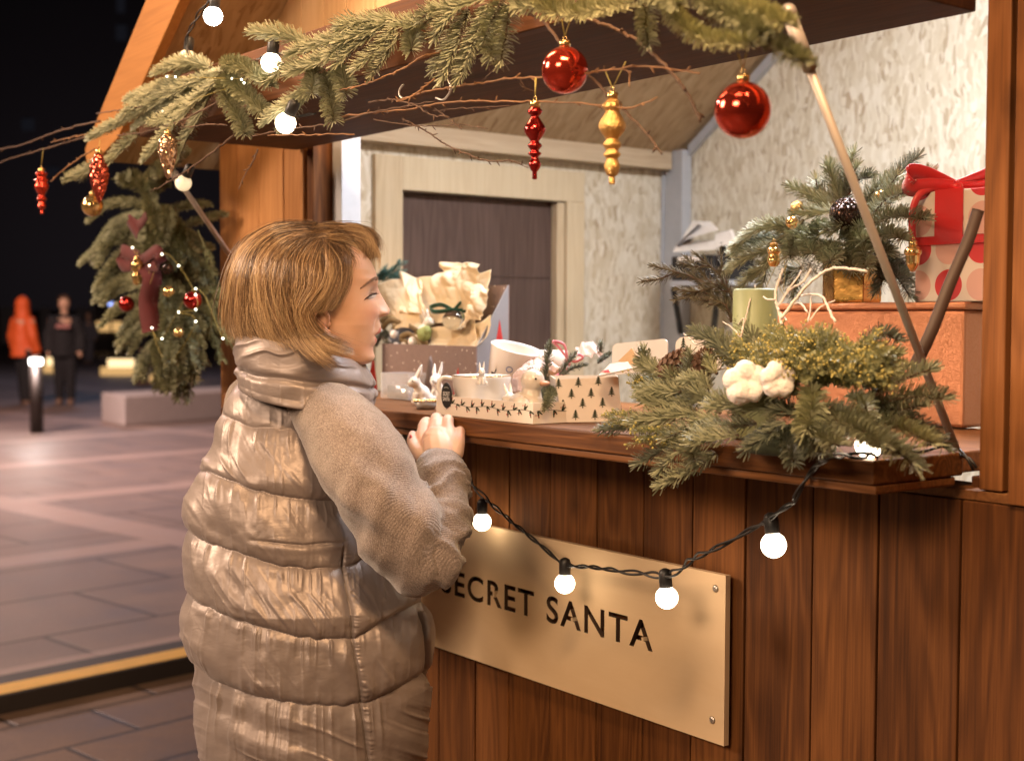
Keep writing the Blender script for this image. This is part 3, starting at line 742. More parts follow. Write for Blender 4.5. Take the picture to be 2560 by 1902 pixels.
ys = np.linspace(-640, 750, ny); ph = np.linspace(-math.pi, math.pi, nx, endpoint=False)
sm = lambda a: smooth_lin(np.stack([yb, a], 1), ys)
F_, B_, W_ = smooth_lin(np.stack([yb, fb], 1), ys)*KS, sm(bk)*KS, np.interp(ys, yb, wd)
nz = np.interp(ys, nos[:, 0], nos[:, 1])*KS; lp = np.interp(ys, lipd[:, 0], lipd[:, 1])*KS
sn = np.interp(ys, [-160, -60, 40, 110, 165, 205, 260], [0.009, 0.0075, 0.0085, 0.0115, 0.0155, 0.0165, 0.015])
hv = np.zeros((ny, nx, 3)); lipa = np.zeros((ny, nx)); blush = np.zeros((ny, nx))
e = 2.0/2.25
for i in range(ny):
    cf = (F_[i]+B_[i])/2; af = (F_[i]-B_[i])/2
    c, s = np.cos(ph), np.sin(ph)
    f = cf+af*np.sign(c)*np.abs(c)**e; x = W_[i]*np.sign(s)*np.abs(s)**e
    front = np.clip(c*1.6, 0, 1)
    y = ys[i]
    f = f+front*nz[i]*np.exp(-np.abs(x/sn[i])**2.4)
    f = f+front*lp[i]*np.exp(-np.abs(x/0.021)**2.2)
    # nostril wing, eye socket, cheekbone, smile fold
    g = lambda x0, y0, sx, sy: np.exp(-((np.abs(x)-x0)/sx)**2-((y-y0)/sy)**2)
    f = f+front*(0.0050*g(0.0145, 195, 0.0050, 34)-0.0085*g(0.030, -5, 0.015, 62)+0.0045*g(0.034, -135, 0.022, 40)+0.005*g(0.040, 165, 0.022, 85)-0.0034*g(0.030, 320, 0.005, 65)-0.0030*g(0.052, 420, 0.016, 110)-0.002*g(0.017, 225, 0.005, 24))
    z = -y*KS
    hv[i] = HO+np.outer(f/math.cos(TY), FH)+np.outer(x, SH)+z*ZU
    lw = np.interp(y, [325, 350, 380, 425, 470, 505, 520], [0.004, 0.017, 0.022, 0.025, 0.021, 0.013, 0.005])
    lipa[i] = front*(np.abs(x) < lw)*(325 < y < 520)
    blush[i] = front*np.clip(0.8*g(0.043, 190, 0.018, 110)+0.7*np.exp(-(x/0.014)**2-((y-165)/60)**2)+0.4*g(0.02, 560, 0.03, 60), 0, 1)
k = np.array([1, 2, 1])/4.0
head = mesh_obj('head', hv.reshape(-1, 3), grid_faces(ny, nx, True), M['skin'], woman, attr={'lip': lipa.ravel(), 'blush': blush.ravel()})
from mathutils.bvhtree import BVHTree
bvh = BVHTree.FromPolygons([tuple(x) for x in hv.reshape(-1, 3)], grid_faces(ny, nx, True).tolist())
def onface(cx, cy, lift=0.0):
    """Point of the face under pixel (cx, cy) of the head crop."""
    p = at(540+cx/4.13, 530+cy/4.13, d=1.0); d = Vector(p-C0).normalized()
    h = bvh.ray_cast(Vector(C0), d)
    if h[0] is None: return at(540+cx/4.13, 530+cy/4.13, d=HD-0.01)
    return np.array(h[0])+np.array(h[1])*lift
b = MB(); nk = hl(-0.03, 0, -0.105)
b.tube([nk+ZU*0.03+FH*0.01, nk-ZU*0.04-FH*0.005, nk-ZU*0.10-FH*0.02], [0.052, 0.054, 0.060], 24); b.build('neck', M['skin'], head)
M['lash'] = plain('dark lashes', (0.022, 0.012, 0.009), 1.0, Specular_IOR_Level=0.0)
M['brow'] = plain('brown brow hair', (0.24, 0.125, 0.065), 0.7)
M['eyew'] = plain('eye white', (0.50, 0.41, 0.35), 0.6, 0.03); M['iris'] = plain('brown iris', (0.045, 0.022, 0.012), 0.45)
b = MB()
b.add([onface(*q, 0.0007) for q in ((1552, 894), (1585, 866), (1615, 852), (1654, 842), (1648, 874), (1616, 893), (1582, 899))], [[0, 1, 2, 3, 4, 5, 6]])
eye = b.build('eye', M['eyew'], head)
b = MB(); b.add([onface(1622+17*math.cos(t), 868+20*math.sin(t), 0.0011) for t in np.linspace(0, 2*math.pi, 14, endpoint=False)], [list(range(14))]); b.build('iris', M['iris'], eye)
b = MB()
b.tube([onface(*q, 0.001) for q in ((1528, 908), (1552, 888), (1585, 861), (1615, 847), (1656, 838))], [0.0005, 0.0010, 0.0013, 0.0014, 0.0009], 6)
b.tube([onface(*q, 0.0008) for q in ((1556, 895), (1590, 892), (1632, 876))], 0.0005, 5)
for q in range(9):
    x = 1550+q*12; y = lin([(1528, 908), (1552, 892), (1585, 869), (1615, 856), (1656, 846)], x); p = onface(x, y, 0.001)
    b.tube([p, p+FH*0.004+SH*0.003+ZU*0.0005, p+FH*0.007+SH*0.003+ZU*0.003], [0.0004, 0.0003, 0.0001], 4)
b.build('eyelashes', M['lash'], eye)
b = MB(); b.tube([onface(*q, 0.0004) for q in ((1535, 868), (1575, 842), (1612, 826), (1648, 822))], [0.0003, 0.0006, 0.0006, 0.0003], 5); b.build('eyelid_fold', M['skin'], eye)
b = MB(); r0 = random.Random(5)
bp = [(1488, 792), (1530, 757), (1575, 722), (1615, 700), (1655, 690)]
for q in range(190):
    t = r0.random(); x = 1488+167*t; y = lin(bp, x)+r0.uniform(-17, 17)*(0.35+0.65*t)
    b.tube([onface(x, y, 0.0004), onface(x+16+8*t, y-13+r0.uniform(-6, 6), 0.0012)], [0.00055, 0.0003], 4)
b.build('eyebrow', M['brow'], head)
# ear: rim, bowl and lobe, mostly under the hair
b = MB(); ec = lambda x, y, o: onface(x, y, o)
ear = smooth_path([ec(1150, 1130, 0.006), ec(1148, 1060, 0.012), ec(1100, 1000, 0.018), ec(1040, 1010, 0.022), ec(1015, 1080, 0.022), ec(1035, 1170, 0.018), ec(1090, 1225, 0.014), ec(1135, 1250, 0.010), ec(1152, 1200, 0.007)], 40)
b.tube(ear, [0.0045]*26+list(np.linspace(0.005, 0.0095, 9))+[0.009, 0.008, 0.007, 0.006, 0.005], 10)
b.ball(ec(1120, 1225, 0.009), (0.010, 0.006, 0.011), 14); b.ball(ec(1080, 1100, 0.004), (0.016, 0.010, 0.022), 14); b.ball(ec(1150, 1150, 0.004), 0.0065, 12)
ve, fe, ne = remeshed(b, 0.0016, 3, 0.5); mesh_obj('ear', ve, fe, M['skin'], head, attr={'blush': np.full(len(ve), 0.35)})
# hair cap and strands
HG = [  # guides in crop pixels, from the forelock round to the nape
 [(960, 180), (1130, 130), (1330, 160), (1510, 190), (1595, 300), (1602, 430), (1588, 500)],
 [(1060, 225), (1200, 165), (1360, 185), (1510, 215), (1585, 310), (1592, 420), (1575, 470)],
 [(1040, 250), (1230, 225), (1390, 225), (1510, 265), (1560, 350), (1572, 430)],
 [(1090, 270), (1240, 280), (1370, 285), (1450, 300), (1500, 340), (1520, 385)],
 [(1180, 310), (1290, 340), (1370, 400), (1385, 520), (1355, 680), (1290, 830), (1225, 960)],
 [(1150, 290), (1240, 380), (1320, 500), (1310, 680), (1240, 860), (1175, 960), (1130, 1030)],
 [(1120, 280), (1170, 420), (1190, 600), (1160, 760), (1110, 890), (1045, 970), (985, 1040)],
 [(1112, 272), (1125, 420), (1145, 600), (1115, 770), (1035, 890), (960, 990), (930, 1070)],
 [(1106, 268), (1085, 420), (1110, 600), (1085, 765), (990, 900), (918, 1010), (965, 1180), (1130, 1330), (1390, 1440)],
 [(1100, 265), (1060, 420), (1090, 590), (1060, 760), (970, 900), (900, 1010), (960, 1180), (1120, 1320), (1390, 1435)],
 [(1080, 255), (980, 400), (930, 560), (960, 730), (900, 880), (850, 1010), (900, 1200), (1010, 1340), (1210, 1400)],
 [(1040, 250), (900, 360), (820, 540), (850, 720), (800, 900), (810, 1080), (890, 1270), (1040, 1460), (1230, 1620)],
 [(1010, 240), (840, 340), (720, 520), (700, 740), (720, 940), (770, 1140), (850, 1310), (960, 1440)],
 [(980, 225), (770, 310), (610, 480), (560, 700), (600, 940), (650, 1140), (710, 1290), (780, 1370)],
 [(960, 210), (700, 270), (510, 430), (430, 660), (430, 920), (480, 1140), (540, 1290), (620, 1385)],
 [(950, 190), (640, 230), (430, 370), (320, 600), (300, 870), (330, 1090), (380, 1240), (440, 1350)],
 [(980, 145), (620, 180), (370, 350), (260, 560), (215, 850), (200, 1050), (205, 1200), (240, 1310)],
 [(1000, 135), (660, 150), (350, 320), (225, 560), (175, 830), (155, 1040), (160, 1160), (190, 1260)]]
def hdepth(x, y, out):
    """Half thickness of the hair (metres) at a crop pixel: the skull's ellipse, hanging straight below the ears."""
    yy = np.where(y > 760, 760+(y-760)*0.30, y)
    q = 1-((x-860)/(720+out*3000))**2-((yy-760)/(640+out*3000))**2
    face = np.clip((x-1150)/300, 0, 1)
    return (0.097+out-0.016*face)*np.sqrt(np.clip(q, 0.004, 1))
NG = 26
GP = []
for g in HG: GP.append(smooth_path(np.array(g, float), NG))
GP = np.array(GP)
hr = np.random.default_rng(11)
def strands(n, side, thick, spread, seed, stray=False):
    r = np.random.default_rng(seed); K = len(HG)
    wts = np.array([0.7, 0.8, 0.8, 0.8, 1.0, 1.1, 0.8, 0.4, 0.8, 1.5, 1.4, 1.5, 1.5, 1.5, 1.5, 1.5, 1.4]); cs = np.cumsum(wts)/wts.sum()
    nclump = 420
    cg = np.interp(r.random(nclump), np.concatenate([[0], cs]), np.arange(K)); coff = r.normal(0, 1, (nclump, 3)); cwave = r.uniform(0, 6.28, nclump); cl = r.uniform(0.78, 1.08, nclump)
    ci = r.integers(0, nclump, n)
    gpos = np.clip(cg[ci]+r.normal(0, 0.10, n), 0, K-1.001)
    gp_ = (gpos > 7.0) & (gpos < 8.0); gpos[gp_] = np.where(r.random(gp_.sum()) < 0.4, 6.95, 8.02); gi = gpos.astype(int); gt = (gpos-gi)[:, None, None]
    P2 = GP[gi]*(1-gt)+GP[gi+1]*gt
    s = np.linspace(0, 1, NG)[None, :]
    if stray:
        g2 = np.clip(gpos+r.normal(0, 1.4, n), 0, K-1.001); g2 = np.where((gpos < 8.6) | (g2 < 8.6), gpos, g2); j2 = g2.astype(int); t2 = (g2-j2)[:, None, None]
        P3 = GP[j2]*(1-t2)+GP[j2+1]*t2; m_ = (s**1.3)[..., None]; P2 = P2*(1-m_)+P3*m_
    env = np.sin(np.clip(s*1.15, 0, 1)*math.pi*0.5)
    jit = coff[ci]*np.array([42, 32, 0.0])*np.where((gpos > 3.5) & (gpos < 8.5), 0.35, 1.0)[:, None]
    P2 = P2+(r.normal(0, 1, (n, 1, 2))*np.array([30, 16]))*(1-s[..., None])**2
    P2 = P2+jit[:, None, :2]*env[..., None]+(r.normal(0, 9*spread, (n, 1, 2)))*env[..., None]
    wv = np.sin(s*(6.5+2.5*np.sin(cwave[ci]*3))[:, None]+cwave[ci][:, None]+r.normal(0, 0.35, n)[:, None])*(22*s)*(0.4+0.6*np.abs(np.sin(cwave[ci]*7)))[:, None]
    P2[..., 0] += wv; P2[..., 1] += r.normal(0, 10, n)[:, None]*s**3
    fl = (r.random(n) < 0.14) & ((gpos < 3) | (gpos > 8.5))
    P2[fl, :, 0] += (r.normal(-8, 44, fl.sum())[:, None]*s**2); P2[fl, :, 1] += (r.normal(-12, 26, fl.sum())[:, None]*np.sin(s*3))
    # cut to length
    ln = np.clip(cl[ci]+r.normal(0, 0.07, n), 0.55, 1.08)
    out = np.clip(0.003+0.0080*coff[ci][:, 2]+r.normal(0, 0.003, n), -0.014, 0.020)[:, None]*np.clip(s*4, 0.3, 1)
    if stray: out = out+0.004+0.004*r.random(n)[:, None]
    dep = hdepth(P2[..., 0], P2[..., 1], out)
    dep = dep+0.055*np.clip((P2[..., 1]-1290)/230, 0, 1)*np.clip((P2[..., 0]-480)/300, 0, 1)
    u, v = 540+P2[..., 0]/4.13, 530+P2[..., 1]/4.13
    dd = HD-side*dep
    d3 = (CR[None, None]*((u-1280)/FPX)[..., None]-CU[None, None]*((v-951)/FPX)[..., None]+CF[None, None])
    if side > 0: X = C0+d3*dd[..., None]
    else: X = C0+d3*HD-HW*dep[..., None]*side*0-d3*(side*dep)[..., None]
    idx = np.linspace(0, 1, NG)[None, :]*np.clip(ln, 0, 1.0)[:, None]*(NG-1)
    i0 = np.clip(idx.astype(int), 0, NG-2); ft = (idx-i0)[..., None]
    ar = np.arange(n)[:, None]
    X = X[ar, i0]*(1-ft)+X[ar, i0+1]*ft
    T = np.gradient(X, axis=1); T /= np.linalg.norm(T, axis=2)[..., None]+1e-9
    A = np.cross(T, CF); A /= np.linalg.norm(A, axis=2)[..., None]+1e-9; Bn = np.cross(T, A)
    rad = thick*(0.75+0.5*r.random(n))[:, None]*np.clip(1.25-s**3*1.1, 0.15, 1)
    k3 = 3; vs = np.zeros((n, NG, k3, 3))
    for q in range(k3):
        a = 2*math.pi*q/k3+0.5
        vs[:, :, q] = X+rad[..., None]*(math.cos(a)*A+math.sin(a)*Bn)
    base = (np.arange(n)*NG*k3)[:, None, None]; i = np.arange(NG-1)[None, :, None]; j = np.arange(k3)[None, None, :]; jn = (j+1) % k3
    F4 = np.stack([base+i*k3+j, base+i*k3+jn, base+(i+1)*k3+jn, base+(i+1)*k3+j], -1).reshape(-1, 4)
    ct = np.random.default_rng(seed+5).random(nclump)
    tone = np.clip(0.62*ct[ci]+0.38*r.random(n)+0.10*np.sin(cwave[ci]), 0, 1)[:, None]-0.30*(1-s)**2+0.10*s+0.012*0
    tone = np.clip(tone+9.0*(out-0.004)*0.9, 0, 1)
    return vs.reshape(-1, 3), F4, np.repeat(tone.reshape(n, NG, 1), k3, axis=2).ravel()
def hairmat():
    n = NT('dark blond hair'); isl = n.island(); p = n.pos()
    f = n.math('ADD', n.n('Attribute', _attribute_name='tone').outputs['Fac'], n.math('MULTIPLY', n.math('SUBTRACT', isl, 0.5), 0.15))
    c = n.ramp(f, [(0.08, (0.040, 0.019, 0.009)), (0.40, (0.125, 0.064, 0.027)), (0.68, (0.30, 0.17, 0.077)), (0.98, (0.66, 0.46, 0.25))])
    n.bsdf(c, 0.38, None, Specular_IOR_Level=0.55, Anisotropic=0.5, Sheen_Weight=0.1); return n.done()
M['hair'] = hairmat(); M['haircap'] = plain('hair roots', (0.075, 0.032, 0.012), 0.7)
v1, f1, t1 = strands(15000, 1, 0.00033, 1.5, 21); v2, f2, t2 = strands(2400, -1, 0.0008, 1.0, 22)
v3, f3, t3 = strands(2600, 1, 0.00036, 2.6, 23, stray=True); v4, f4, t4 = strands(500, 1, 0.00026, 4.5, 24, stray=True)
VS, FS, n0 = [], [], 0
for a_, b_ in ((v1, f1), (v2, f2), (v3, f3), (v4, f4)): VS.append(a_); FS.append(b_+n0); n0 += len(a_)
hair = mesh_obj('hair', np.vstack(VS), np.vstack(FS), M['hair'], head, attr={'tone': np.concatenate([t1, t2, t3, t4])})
# under-layer that closes the hair's volume
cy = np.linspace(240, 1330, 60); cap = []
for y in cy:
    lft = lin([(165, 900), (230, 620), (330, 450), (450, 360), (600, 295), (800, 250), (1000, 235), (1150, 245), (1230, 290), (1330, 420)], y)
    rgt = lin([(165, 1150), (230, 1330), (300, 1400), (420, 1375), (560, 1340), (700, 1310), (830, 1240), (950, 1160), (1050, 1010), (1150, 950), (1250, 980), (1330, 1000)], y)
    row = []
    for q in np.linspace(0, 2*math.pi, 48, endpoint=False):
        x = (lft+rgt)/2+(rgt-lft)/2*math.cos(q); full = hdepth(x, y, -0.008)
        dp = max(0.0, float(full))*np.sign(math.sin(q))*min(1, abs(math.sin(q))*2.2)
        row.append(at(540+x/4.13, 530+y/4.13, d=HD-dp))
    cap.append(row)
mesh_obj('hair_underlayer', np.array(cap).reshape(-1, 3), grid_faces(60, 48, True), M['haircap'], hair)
# legs and boots below the frame
b = MB(); M['trouser'] = plain('dark trousers', (0.03, 0.03, 0.035), 0.85)
for s in (-0.09, 0.09):
    a = wbase+HR*s*0.8-HW*s*0.6; b.tube([V(a[0], a[1], 0.62), V(a[0], a[1], 0.32), V(a[0], a[1], 0.03)], [0.085, 0.068, 0.056], 16)
b.build('trousers', M['trouser'], woman)
for s in (-0.09, 0.09):
    a = wbase+HR*s*0.8-HW*s*0.6; f_ = nrm(V(0, 1, 0)*0.8+HR*0.3)
    b = MB(); b.tube([V(a[0], a[1], LOW+0.12), V(a[0], a[1], LOW+0.05)], [0.062, 0.055], 16); b.tube([V(a[0], a[1], LOW+0.047)-f_*0.05, V(a[0], a[1], LOW+0.05)+f_*0.06, V(a[0], a[1], LOW+0.036)+f_*0.16], [0.045, 0.046, 0.034], 14); b.build('boot', M['black'], woman)

# ------------------------------------------------------------------ fir greenery
def firmat(name, a, b, c):
    n = NT(name); isl = n.island(); p = n.pos()
    f = n.math('ADD', n.math('MULTIPLY', isl, 0.6), n.math('MULTIPLY', n.noise(p, 16, 2), 0.4))
    col = n.ramp(f, [(0.15, a), (0.5, b), (0.9, c)])
    n.bsdf(col, 0.42, None, Specular_IOR_Level=0.45, Sheen_Weight=0.1); return n.done()
M['fir'] = firmat('fir needles', (0.16, 0.175, 0.105), (0.315, 0.325, 0.205), (0.47, 0.47, 0.33))
M['firy'] = firmat('yellowish fir needles', (0.24, 0.25, 0.13), (0.43, 0.43, 0.25), (0.60, 0.59, 0.38))
M['fird'] = firmat('dark fir needles', (0.085, 0.10, 0.068), (0.18, 0.195, 0.135), (0.30, 0.31, 0.225))
M['firw'] = firmat('blurred swag needles', (0.14, 0.15, 0.085), (0.26, 0.265, 0.16), (0.38, 0.38, 0.25))
M['twig'] = plain('bare twig bark', (0.10, 0.052, 0.030), 0.7, 0.3, 60)
M['twigo'] = plain('amber twig bark', (0.26, 0.125, 0.05), 0.6, 0.3, 60)
M['wtwig'] = plain('frosted white twig', (0.72, 0.62, 0.55), 0.8, 0.1, 200, 0.6, 0.002)
def needles(path, L, per_m, seed, w=0.0016, wrap=115, lean=58, up=None, curl=0.35, tuft=True, bare=0.0):
    """Needles set around a twig; returns verts and quads."""
    r = np.random.default_rng(seed)
    P = smooth_path(path, 40); ln = np.linalg.norm(np.diff(P, axis=0), axis=1).sum()
    t, A, B = frame_along(P)
    n = max(20, int(per_m*ln))
    s = bare+(1-bare)*(np.arange(n)+r.uniform(0, 0.9, n))/n; idx = s*39; i0 = np.clip(idx.astype(int), 0, 38); f = (idx-i0)[:, None]
    lerp = lambda X: X[i0]*(1-f)+X[i0+1]*f
    p, T = lerp(P), lerp(t); T /= np.linalg.norm(T, axis=1)[:, None]
    upv = nrm(up if up is not None else V(0, -0.35, 1.0))
    N1 = upv-T*(T@upv)[:, None]; N1 /= np.linalg.norm(N1, axis=1)[:, None]+1e-9; N2 = np.cross(T, N1)
    phi = np.radians(wrap*np.clip(((np.arange(n)*5) % 13-6)/6.0+r.normal(0, 0.10, n), -1.1, 1.1))
    rad = np.cos(phi)[:, None]*N1+np.sin(phi)[:, None]*N2
    la = np.radians(lean+r.normal(0, 5, n))
    if tuft: la = la*(1-0.75*np.clip((s-0.93)/0.07, 0, 1))
    d = np.cos(la)[:, None]*T+np.sin(la)[:, None]*rad
    side = np.cross(d, rad+0.3*T); side /= np.linalg.norm(side, axis=1)[:, None]+1e-9
    l = L*(0.72+0.38*r.random(n))*np.clip(0.65+s*2.5, 0, 1)*np.clip(1.28-0.45*s, 0.6, 1)
    tw = r.normal(0, 0.3, n)[:, None]; nn_ = np.cross(side, d); side = side*np.cos(tw)+nn_*np.sin(tw)
    wv = (w*(0.8+0.4*r.random(n)))[:, None]*side
    p0 = p+rad*0.0012; p1 = p0+d*(l*0.5)[:, None]
    d2 = d+curl*(0.6*T+0.5*N1*np.sign(np.cos(phi))[:, None]*0.5); d2 /= np.linalg.norm(d2, axis=1)[:, None]
    p2 = p1+d2*(l*0.5)[:, None]
    v = np.stack([p0-wv*0.35, p0+wv*0.35, p1+wv*0.5, p1-wv*0.5, p2+wv*0.36, p2-wv*0.36], 1)
    b = np.arange(n)[:, None]*6
    q = np.concatenate([b+np.array([[0, 1, 2, 3]]), b+np.array([[3, 2, 4, 5]])])
    return v.reshape(-1, 3), q
def twig_tube(path, r0, r1, n=6):
    P = smooth_path(path, 14); m = MB(); m.tube(P, np.linspace(r0, r1, 14), n)
    return np.vstack(m.v), np.array([f for f in m.f if len(f) == 4])
_bs = [100]
def fir_branch(parent, path, L=0.021, mat='fir', per_m=2500, side=0, name='fir_branch', wrap=108, w=0.0015, lean=62, up=None, bare=0.0):
    """A sprig: woody twig with needles, and side shoots when side > 0."""
    _bs[0] += 1; vs, fs, n0 = [], [], 0; mi = []
    def put(v, f, m):
        nonlocal n0
        vs.append(v); fs.append(f+n0); mi.append(np.full(len(f), m)); n0 += len(v)
    path = np.asarray(path, float)
    L = L*1.03; w = w*1.35
    put(*needles(path, L, per_m, _bs[0], w, wrap, lean, up, bare=bare), 0); put(*twig_tube(path, 0.0026, 0.0012), 1)
    r = random.Random(_bs[0])
    if side:
        P = smooth_path(path, 30); t, A, B = frame_along(P); ln = np.linalg.norm(P[-1]-P[0])
        for k in range(side):
            i = int(6+18*(k+0.5)/side); sg = 1 if k % 2 else -1
            o = nrm(np.cross(t[i], V(0, -0.6, 0.8)))*sg
            d = nrm(t[i]*0.75+o*0.75+V(0, 0, -0.15)); l2 = ln*r.uniform(0.32, 0.5)
            q = [P[i], P[i]+d*l2*0.5, P[i]+nrm(d+t[i]*0.35)*l2]
            put(*needles(q, L*0.9, per_m, _bs[0]*7+k, w, wrap, lean, up), 0); put(*twig_tube(q, 0.0018, 0.001), 1)
    return mesh_obj(name, np.vstack(vs), np.vstack(fs), None, parent, True, [M[mat], M['twig']], np.concatenate(mi))
def pth(pts, ox, oy, k, y0, y1=None, dim='y'):
    """Pixels of an enlarged crop (origin ox, oy, scale k) laid on planes y0..y1 from first to last point."""
    y1 = y0 if y1 is None else y1
    return [at(ox+x/k, oy+yy/k, **{dim: y0+(y1-y0)*i/max(1, len(pts)-1)}) for i, (x, yy) in enumerate(pts)]

# --- garland along the flap's front board
gl = at(1000, 150, y=1.18)
garland = empty('fir_garland', gl, 'fir branches and bare twigs draped along the front of the raised flap', 'garland')
A1 = lambda p, a, b=None: pth(p, 0, 0, 2.36, a, b)
A2 = lambda p, a, b=None: pth(p, 850, 0, 2.36, a, b)
A3 = lambda p, a, b=None: pth(p, 1660, 0, 2.36, a, b)
rj = random.Random(77)
def jitter(p, fn, L, parent=None, m='fir', amp=40):
    'a second sprig beside the first, a little behind it'
    if rj.random() < 0.45: return
    a, s_ = rj.uniform(-amp, amp), rj.uniform(0.62, 0.95); x0, y0 = p[0]
    c_, d_ = math.cos(a/130), math.sin(a/130)
    fir_branch(parent or garland, fn([(x0+rj.uniform(-15, 15)+s_*((x-x0)*c_-(y-y0)*d_), y0+rj.uniform(-15, 15)+s_*((x-x0)*d_+(y-y0)*c_)) for x, y in p], 1.19, 1.17), L, m)
for p in [[(1300, 430), (1000, 560), (760, 700), (530, 820)], [(1290, 470), (1120, 640), (980, 800), (860, 940)], [(1240, 400), (1120, 370), (1000, 400), (920, 440)],
          [(1080, 480), (900, 560), (740, 680)], [(1300, 460), (1350, 600), (1420, 720), (1450, 800)], [(1330, 450), (1450, 560), (1560, 670)],
          [(1320, 370), (1450, 410), (1600, 510)], [(1810, 255), (1650, 205), (1490, 195)], [(1790, 360), (1680, 400), (1600, 470)], [(1900, 440), (1760, 580), (1570, 720)],
          [(1860, 380), (1850, 470), (1840, 560)], [(1920, 440), (1950, 580), (1970, 720)], [(1980, 400), (2030, 470), (2040, 560)], [(2124, 180), (1900, 260), (1720, 320)],
          [(2124, 270), (1980, 330), (1700, 440)], [(820, 790), (720, 880), (640, 960)], [(620, 950), (500, 1020), (400, 1060)], [(1150, 560), (1000, 690), (900, 730)], [(2124, 120), (2060, 130), (1990, 160)]]:
    fir_branch(garland, A1(p, 1.175, 1.14), 0.024); jitter(p, A1, 0.022)
for p in [[(330, 110), (150, 130), (0, 170)], [(300, 130), (130, 200), (0, 250)], [(260, 150), (80, 290), (-20, 380)], [(330, 140), (220, 300), (100, 400)],
          [(350, 190), (260, 340), (190, 440)], [(440, 150), (430, 230), (420, 300)], [(560, 110), (480, 140), (340, 150)], [(700, 10), (640, 110), (560, 220)], [(760, 60), (700, 230), (600, 470)],
          [(880, 20), (780, 260), (700, 470)], [(960, 0), (900, 120), (850, 240)], [(1010, 30), (980, 200), (950, 370)], [(1000, 80), (910, 220), (890, 350)],
          [(700, 60), (560, 60), (480, 110)], [(860, -10), (720, 30), (600, 150)], [(200, 110), (60, 210), (-60, 330)], [(1060, -30), (1080, 40), (1180, 40)]]:
    fir_branch(garland, A2(p, 1.17, 1.13), 0.022); jitter(p, A2, 0.021)
fir_branch(garland, A2([(1150, -20), (1240, 70), (1400, 85), (1560, 55), (1780, 0)], 1.12, 1.09), 0.021, 'firy', 3600)
fir_branch(garland, A2([(1800, -20), (1805, 120), (1820, 280)], 1.16, 1.13), 0.0165, 'fir', 3200)
for p, m in [([(-10, -10), (100, 140), (250, 235), (400, 260), (540, 258)], 'firy'), ([(340, -10), (560, 70), (740, 150)], 'firy'), ([(250, 60), (500, 180), (700, 290), (850, 380)], 'fir'), ([(180, -10), (400, 90), (600, 210)], 'fir'), ([(-150, -40), (0, -5), (90, 30)], 'fir')]:
    fir_branch(garland, A3(p, 1.10, 1.06), 0.0165, m, 4200)
def bare_twig(parent, pts, r0, r1, mat='twig', name='twig', buds=True):
    P = np.asarray(pts, float); Q = smooth_path(P, max(10, len(P)*6)); L = np.linalg.norm(np.diff(Q, axis=0), axis=1).sum()
    r = random.Random(int(abs(P[0, 0])*1e5) % 9999)
    Q[1:-1] += np.array([[r.gauss(0, 1) for _ in range(3)] for _ in range(len(Q)-2)])*min(0.0007, L*0.004)
    r0, r1 = r0*0.78, r1*0.78; m = MB(); m.tube(Q, np.linspace(r0, r1, len(Q)), 7)
    if buds:
        for k in range(3, len(Q)-1, 3):
            d = nrm(Q[k+1]-Q[k]) if k+1 < len(Q) else nrm(Q[k]-Q[k-1]); o = nrm(V(r.gauss(0, 1), r.gauss(0, 1), r.gauss(0, 1)))
            q = nrm(d+0.8*o); m.tube([Q[k], Q[k]+q*0.006, Q[k]+q*0.010], [r1*1.2, r1*1.4, r1*0.5], 5)
    return m.build(name, M[mat], parent)
